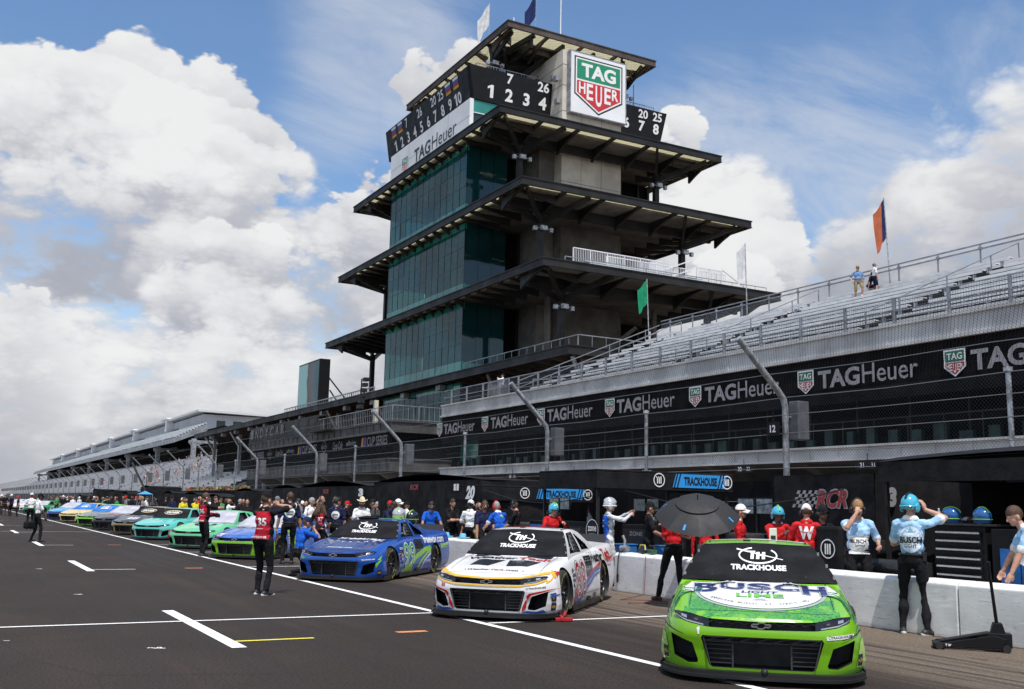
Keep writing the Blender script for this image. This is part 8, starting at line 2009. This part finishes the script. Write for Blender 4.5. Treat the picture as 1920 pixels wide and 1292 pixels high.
# pit carts hidden in the gloom: monitor stands and boom poles
for (u, v0, v1, lab) in ((262, 925, 868, 'slanting black boom pole rising above the crowd'), ):
    p = at_x(275, 925, 14.2); p2 = at_x(248, 868, 13.6); q = MB(); q.tube([(14.2, p.y, 0), (14.2, p.y, p.z), tuple(p2)], .09, 8); tag(q.build('boom_pole', M_STEEL, None, smooth=40), lab, 'pole')
p = at_x(272, 926, 13.2); t = thing('sun_shade', 'small bright blue sun shade above the crowd behind the gold car', 'canopy', (13.2, p.y, 0)); q = MB(); q.add([(-.5, -.5, 2.0), (.5, -.5, 2.0), (.5, .5, 2.0), (-.5, .5, 2.0), (0, 0, 2.25)], [(0, 1, 4), (1, 2, 4), (2, 3, 4), (3, 0, 4)]); q.build('roof', mat('shade_blue', (.05, .30, .62), .6), t); q = MB()
for x in (-.46, .46):
    for y in (-.46, .46): q.bx(x-.015, x+.015, y-.015, y+.015, 0, 2.0)
[setattr(o, 'parent', t) for o in q.each('post', M_GALV)]
X = 14.6
for i, (u, lab) in enumerate(((1075, 'black pit cabinet with small white lettering behind the red suited crew member'), (1010, 'dark pit cabinet with blue side panel under the canopy'), (1190, 'black pit cabinet with tools on top left of the umbrella'))):
    p = at_x(u, 960, X-1.2); t = thing('pit_cabinet', lab, 'cabinet', (X-.7, p.y, 0), 0, 'pit cabinets'); q = MB(); q.bx(-.45, .5, -.55, .55, .1, 1.30); q.build('cabinet', M_BLACK, t, bevel=.02); q = MB(); q.bx(-.462, -.452, -.5, .5, .7, 1.2); q.build('panel', m_bl if i == 1 else M_DARK, t)
    q = MB(); put_text(q, ('CHEVROLET', 'TRACKHOUSE', 'ZONE')[i], (-.466, 0, 1.1), NX, UZ, .5, .09, .01); q.build('lettering', M_INKG, t)
    q = MB()
    for k in range(4): q.tube([(-.2+.1*k, -.35+.2*k, 1.30), (-.2+.1*k, -.35+.2*k, 1.42+.05*(k % 3))], .03+.01*(k % 2), 10)
    q.build('tool_row', M_ALUD, t, smooth=40)
t = thing('plastic_roll', 'black shiny rolled cover lying behind the pit wall beside the blond man', 'roll', (13.1, at_x(1665, 1060, 13.1).y, 0)); q = MB(); q.tube([(0, -.8, .80), (0, .8, .82)], .13, 14); q.build('roll', mat('roll_black', (.03, .03, .032), .3, bump=.6, bs=14), t, smooth=50); q = MB(); q.bx(-.15, .15, -.7, .7, 0, .68); q.build('stand', M_BLACK, t)

# more pit clutter in the shade: tyre stacks, fuel cans, monitor stand, hose reels
for i, (u, X_, n, lab) in enumerate(((1398, 13.9, 4, 'stack of four black tyres behind the white capped crew member'), (1690, 13.7, 3, 'low stack of tyres beside the rolled black cover'), (1092, 13.9, 4, 'stack of tyres in the shade behind the red suited crew member'), (985, 14.2, 4, 'stack of tyres right of the man with the red headset'), (1240, 14.2, 4, 'tall stack of tyres under the canopy left of the umbrella'))):
    p = at_x(u, 980, X_); t = thing('tyre_stack', lab, 'tyres', (X_, p.y, 0), 0, 'tyre stacks in the pits')
    for k in range(n): r = link('tyre', ME_TYRE, t); r.rotation_euler = (0, R(90), .7*k); r.location = (.02*math.sin(3*k), .02*math.cos(5*k), .155+.305*k)
for i, (u, v, X_, lab) in enumerate(((1420, 955, 14.1, 'monitor stand with two dim screens left of the chequered cart'), (1052, 955, 14.6, 'monitor stand with two dim screens under the far canopy'), (1215, 948, 14.9, 'monitor stand in the shade under the near canopy'))):
    p = at_x(u, v, X_); t = thing('monitor_stand', lab, 'monitor', (X_, p.y, 0), 0, 'monitor stands'); q = MB(); q.bar((0, 0, 0), (0, 0, 1.9), .05); q.bar((0, -.5, 1.75), (0, .5, 1.75), .04); q.bx(-.25, .25, -.25, .25, 0, .04); q.build('stand', M_STEEL, t)
    for s_ in (-.27, .27):
        q = MB(); q.bx(-.06, -.02, s_-.24, s_+.24, 1.58, 1.90); sc_ = q.build('screen', M_BLACK, t, bevel=.008); q = MB(); q.bx(-.064, -.061, s_-.22, s_+.22, 1.60, 1.88); q.build('picture', mat('screen_dim', (.10, .13, .16), .2, var=.6, vs=9., emit=.25), sc_)
for i, (y0, y1, zz) in enumerate(((12.8, 19.3, 2.05), (19.6, 26.4, 2.1))):
    q = MB(); n_ = 16; q.tube([(13.6+.05*math.sin(k), y0+(y1-y0)*k/n_, zz-.35*math.sin(math.pi*k/n_)) for k in range(n_+1)], .012, 5); tag(q.build('cable', M_DARK), ('black cable sagging between the canopies and the chequered cart', 'black cable sagging between the two canopies')[i], 'cable')
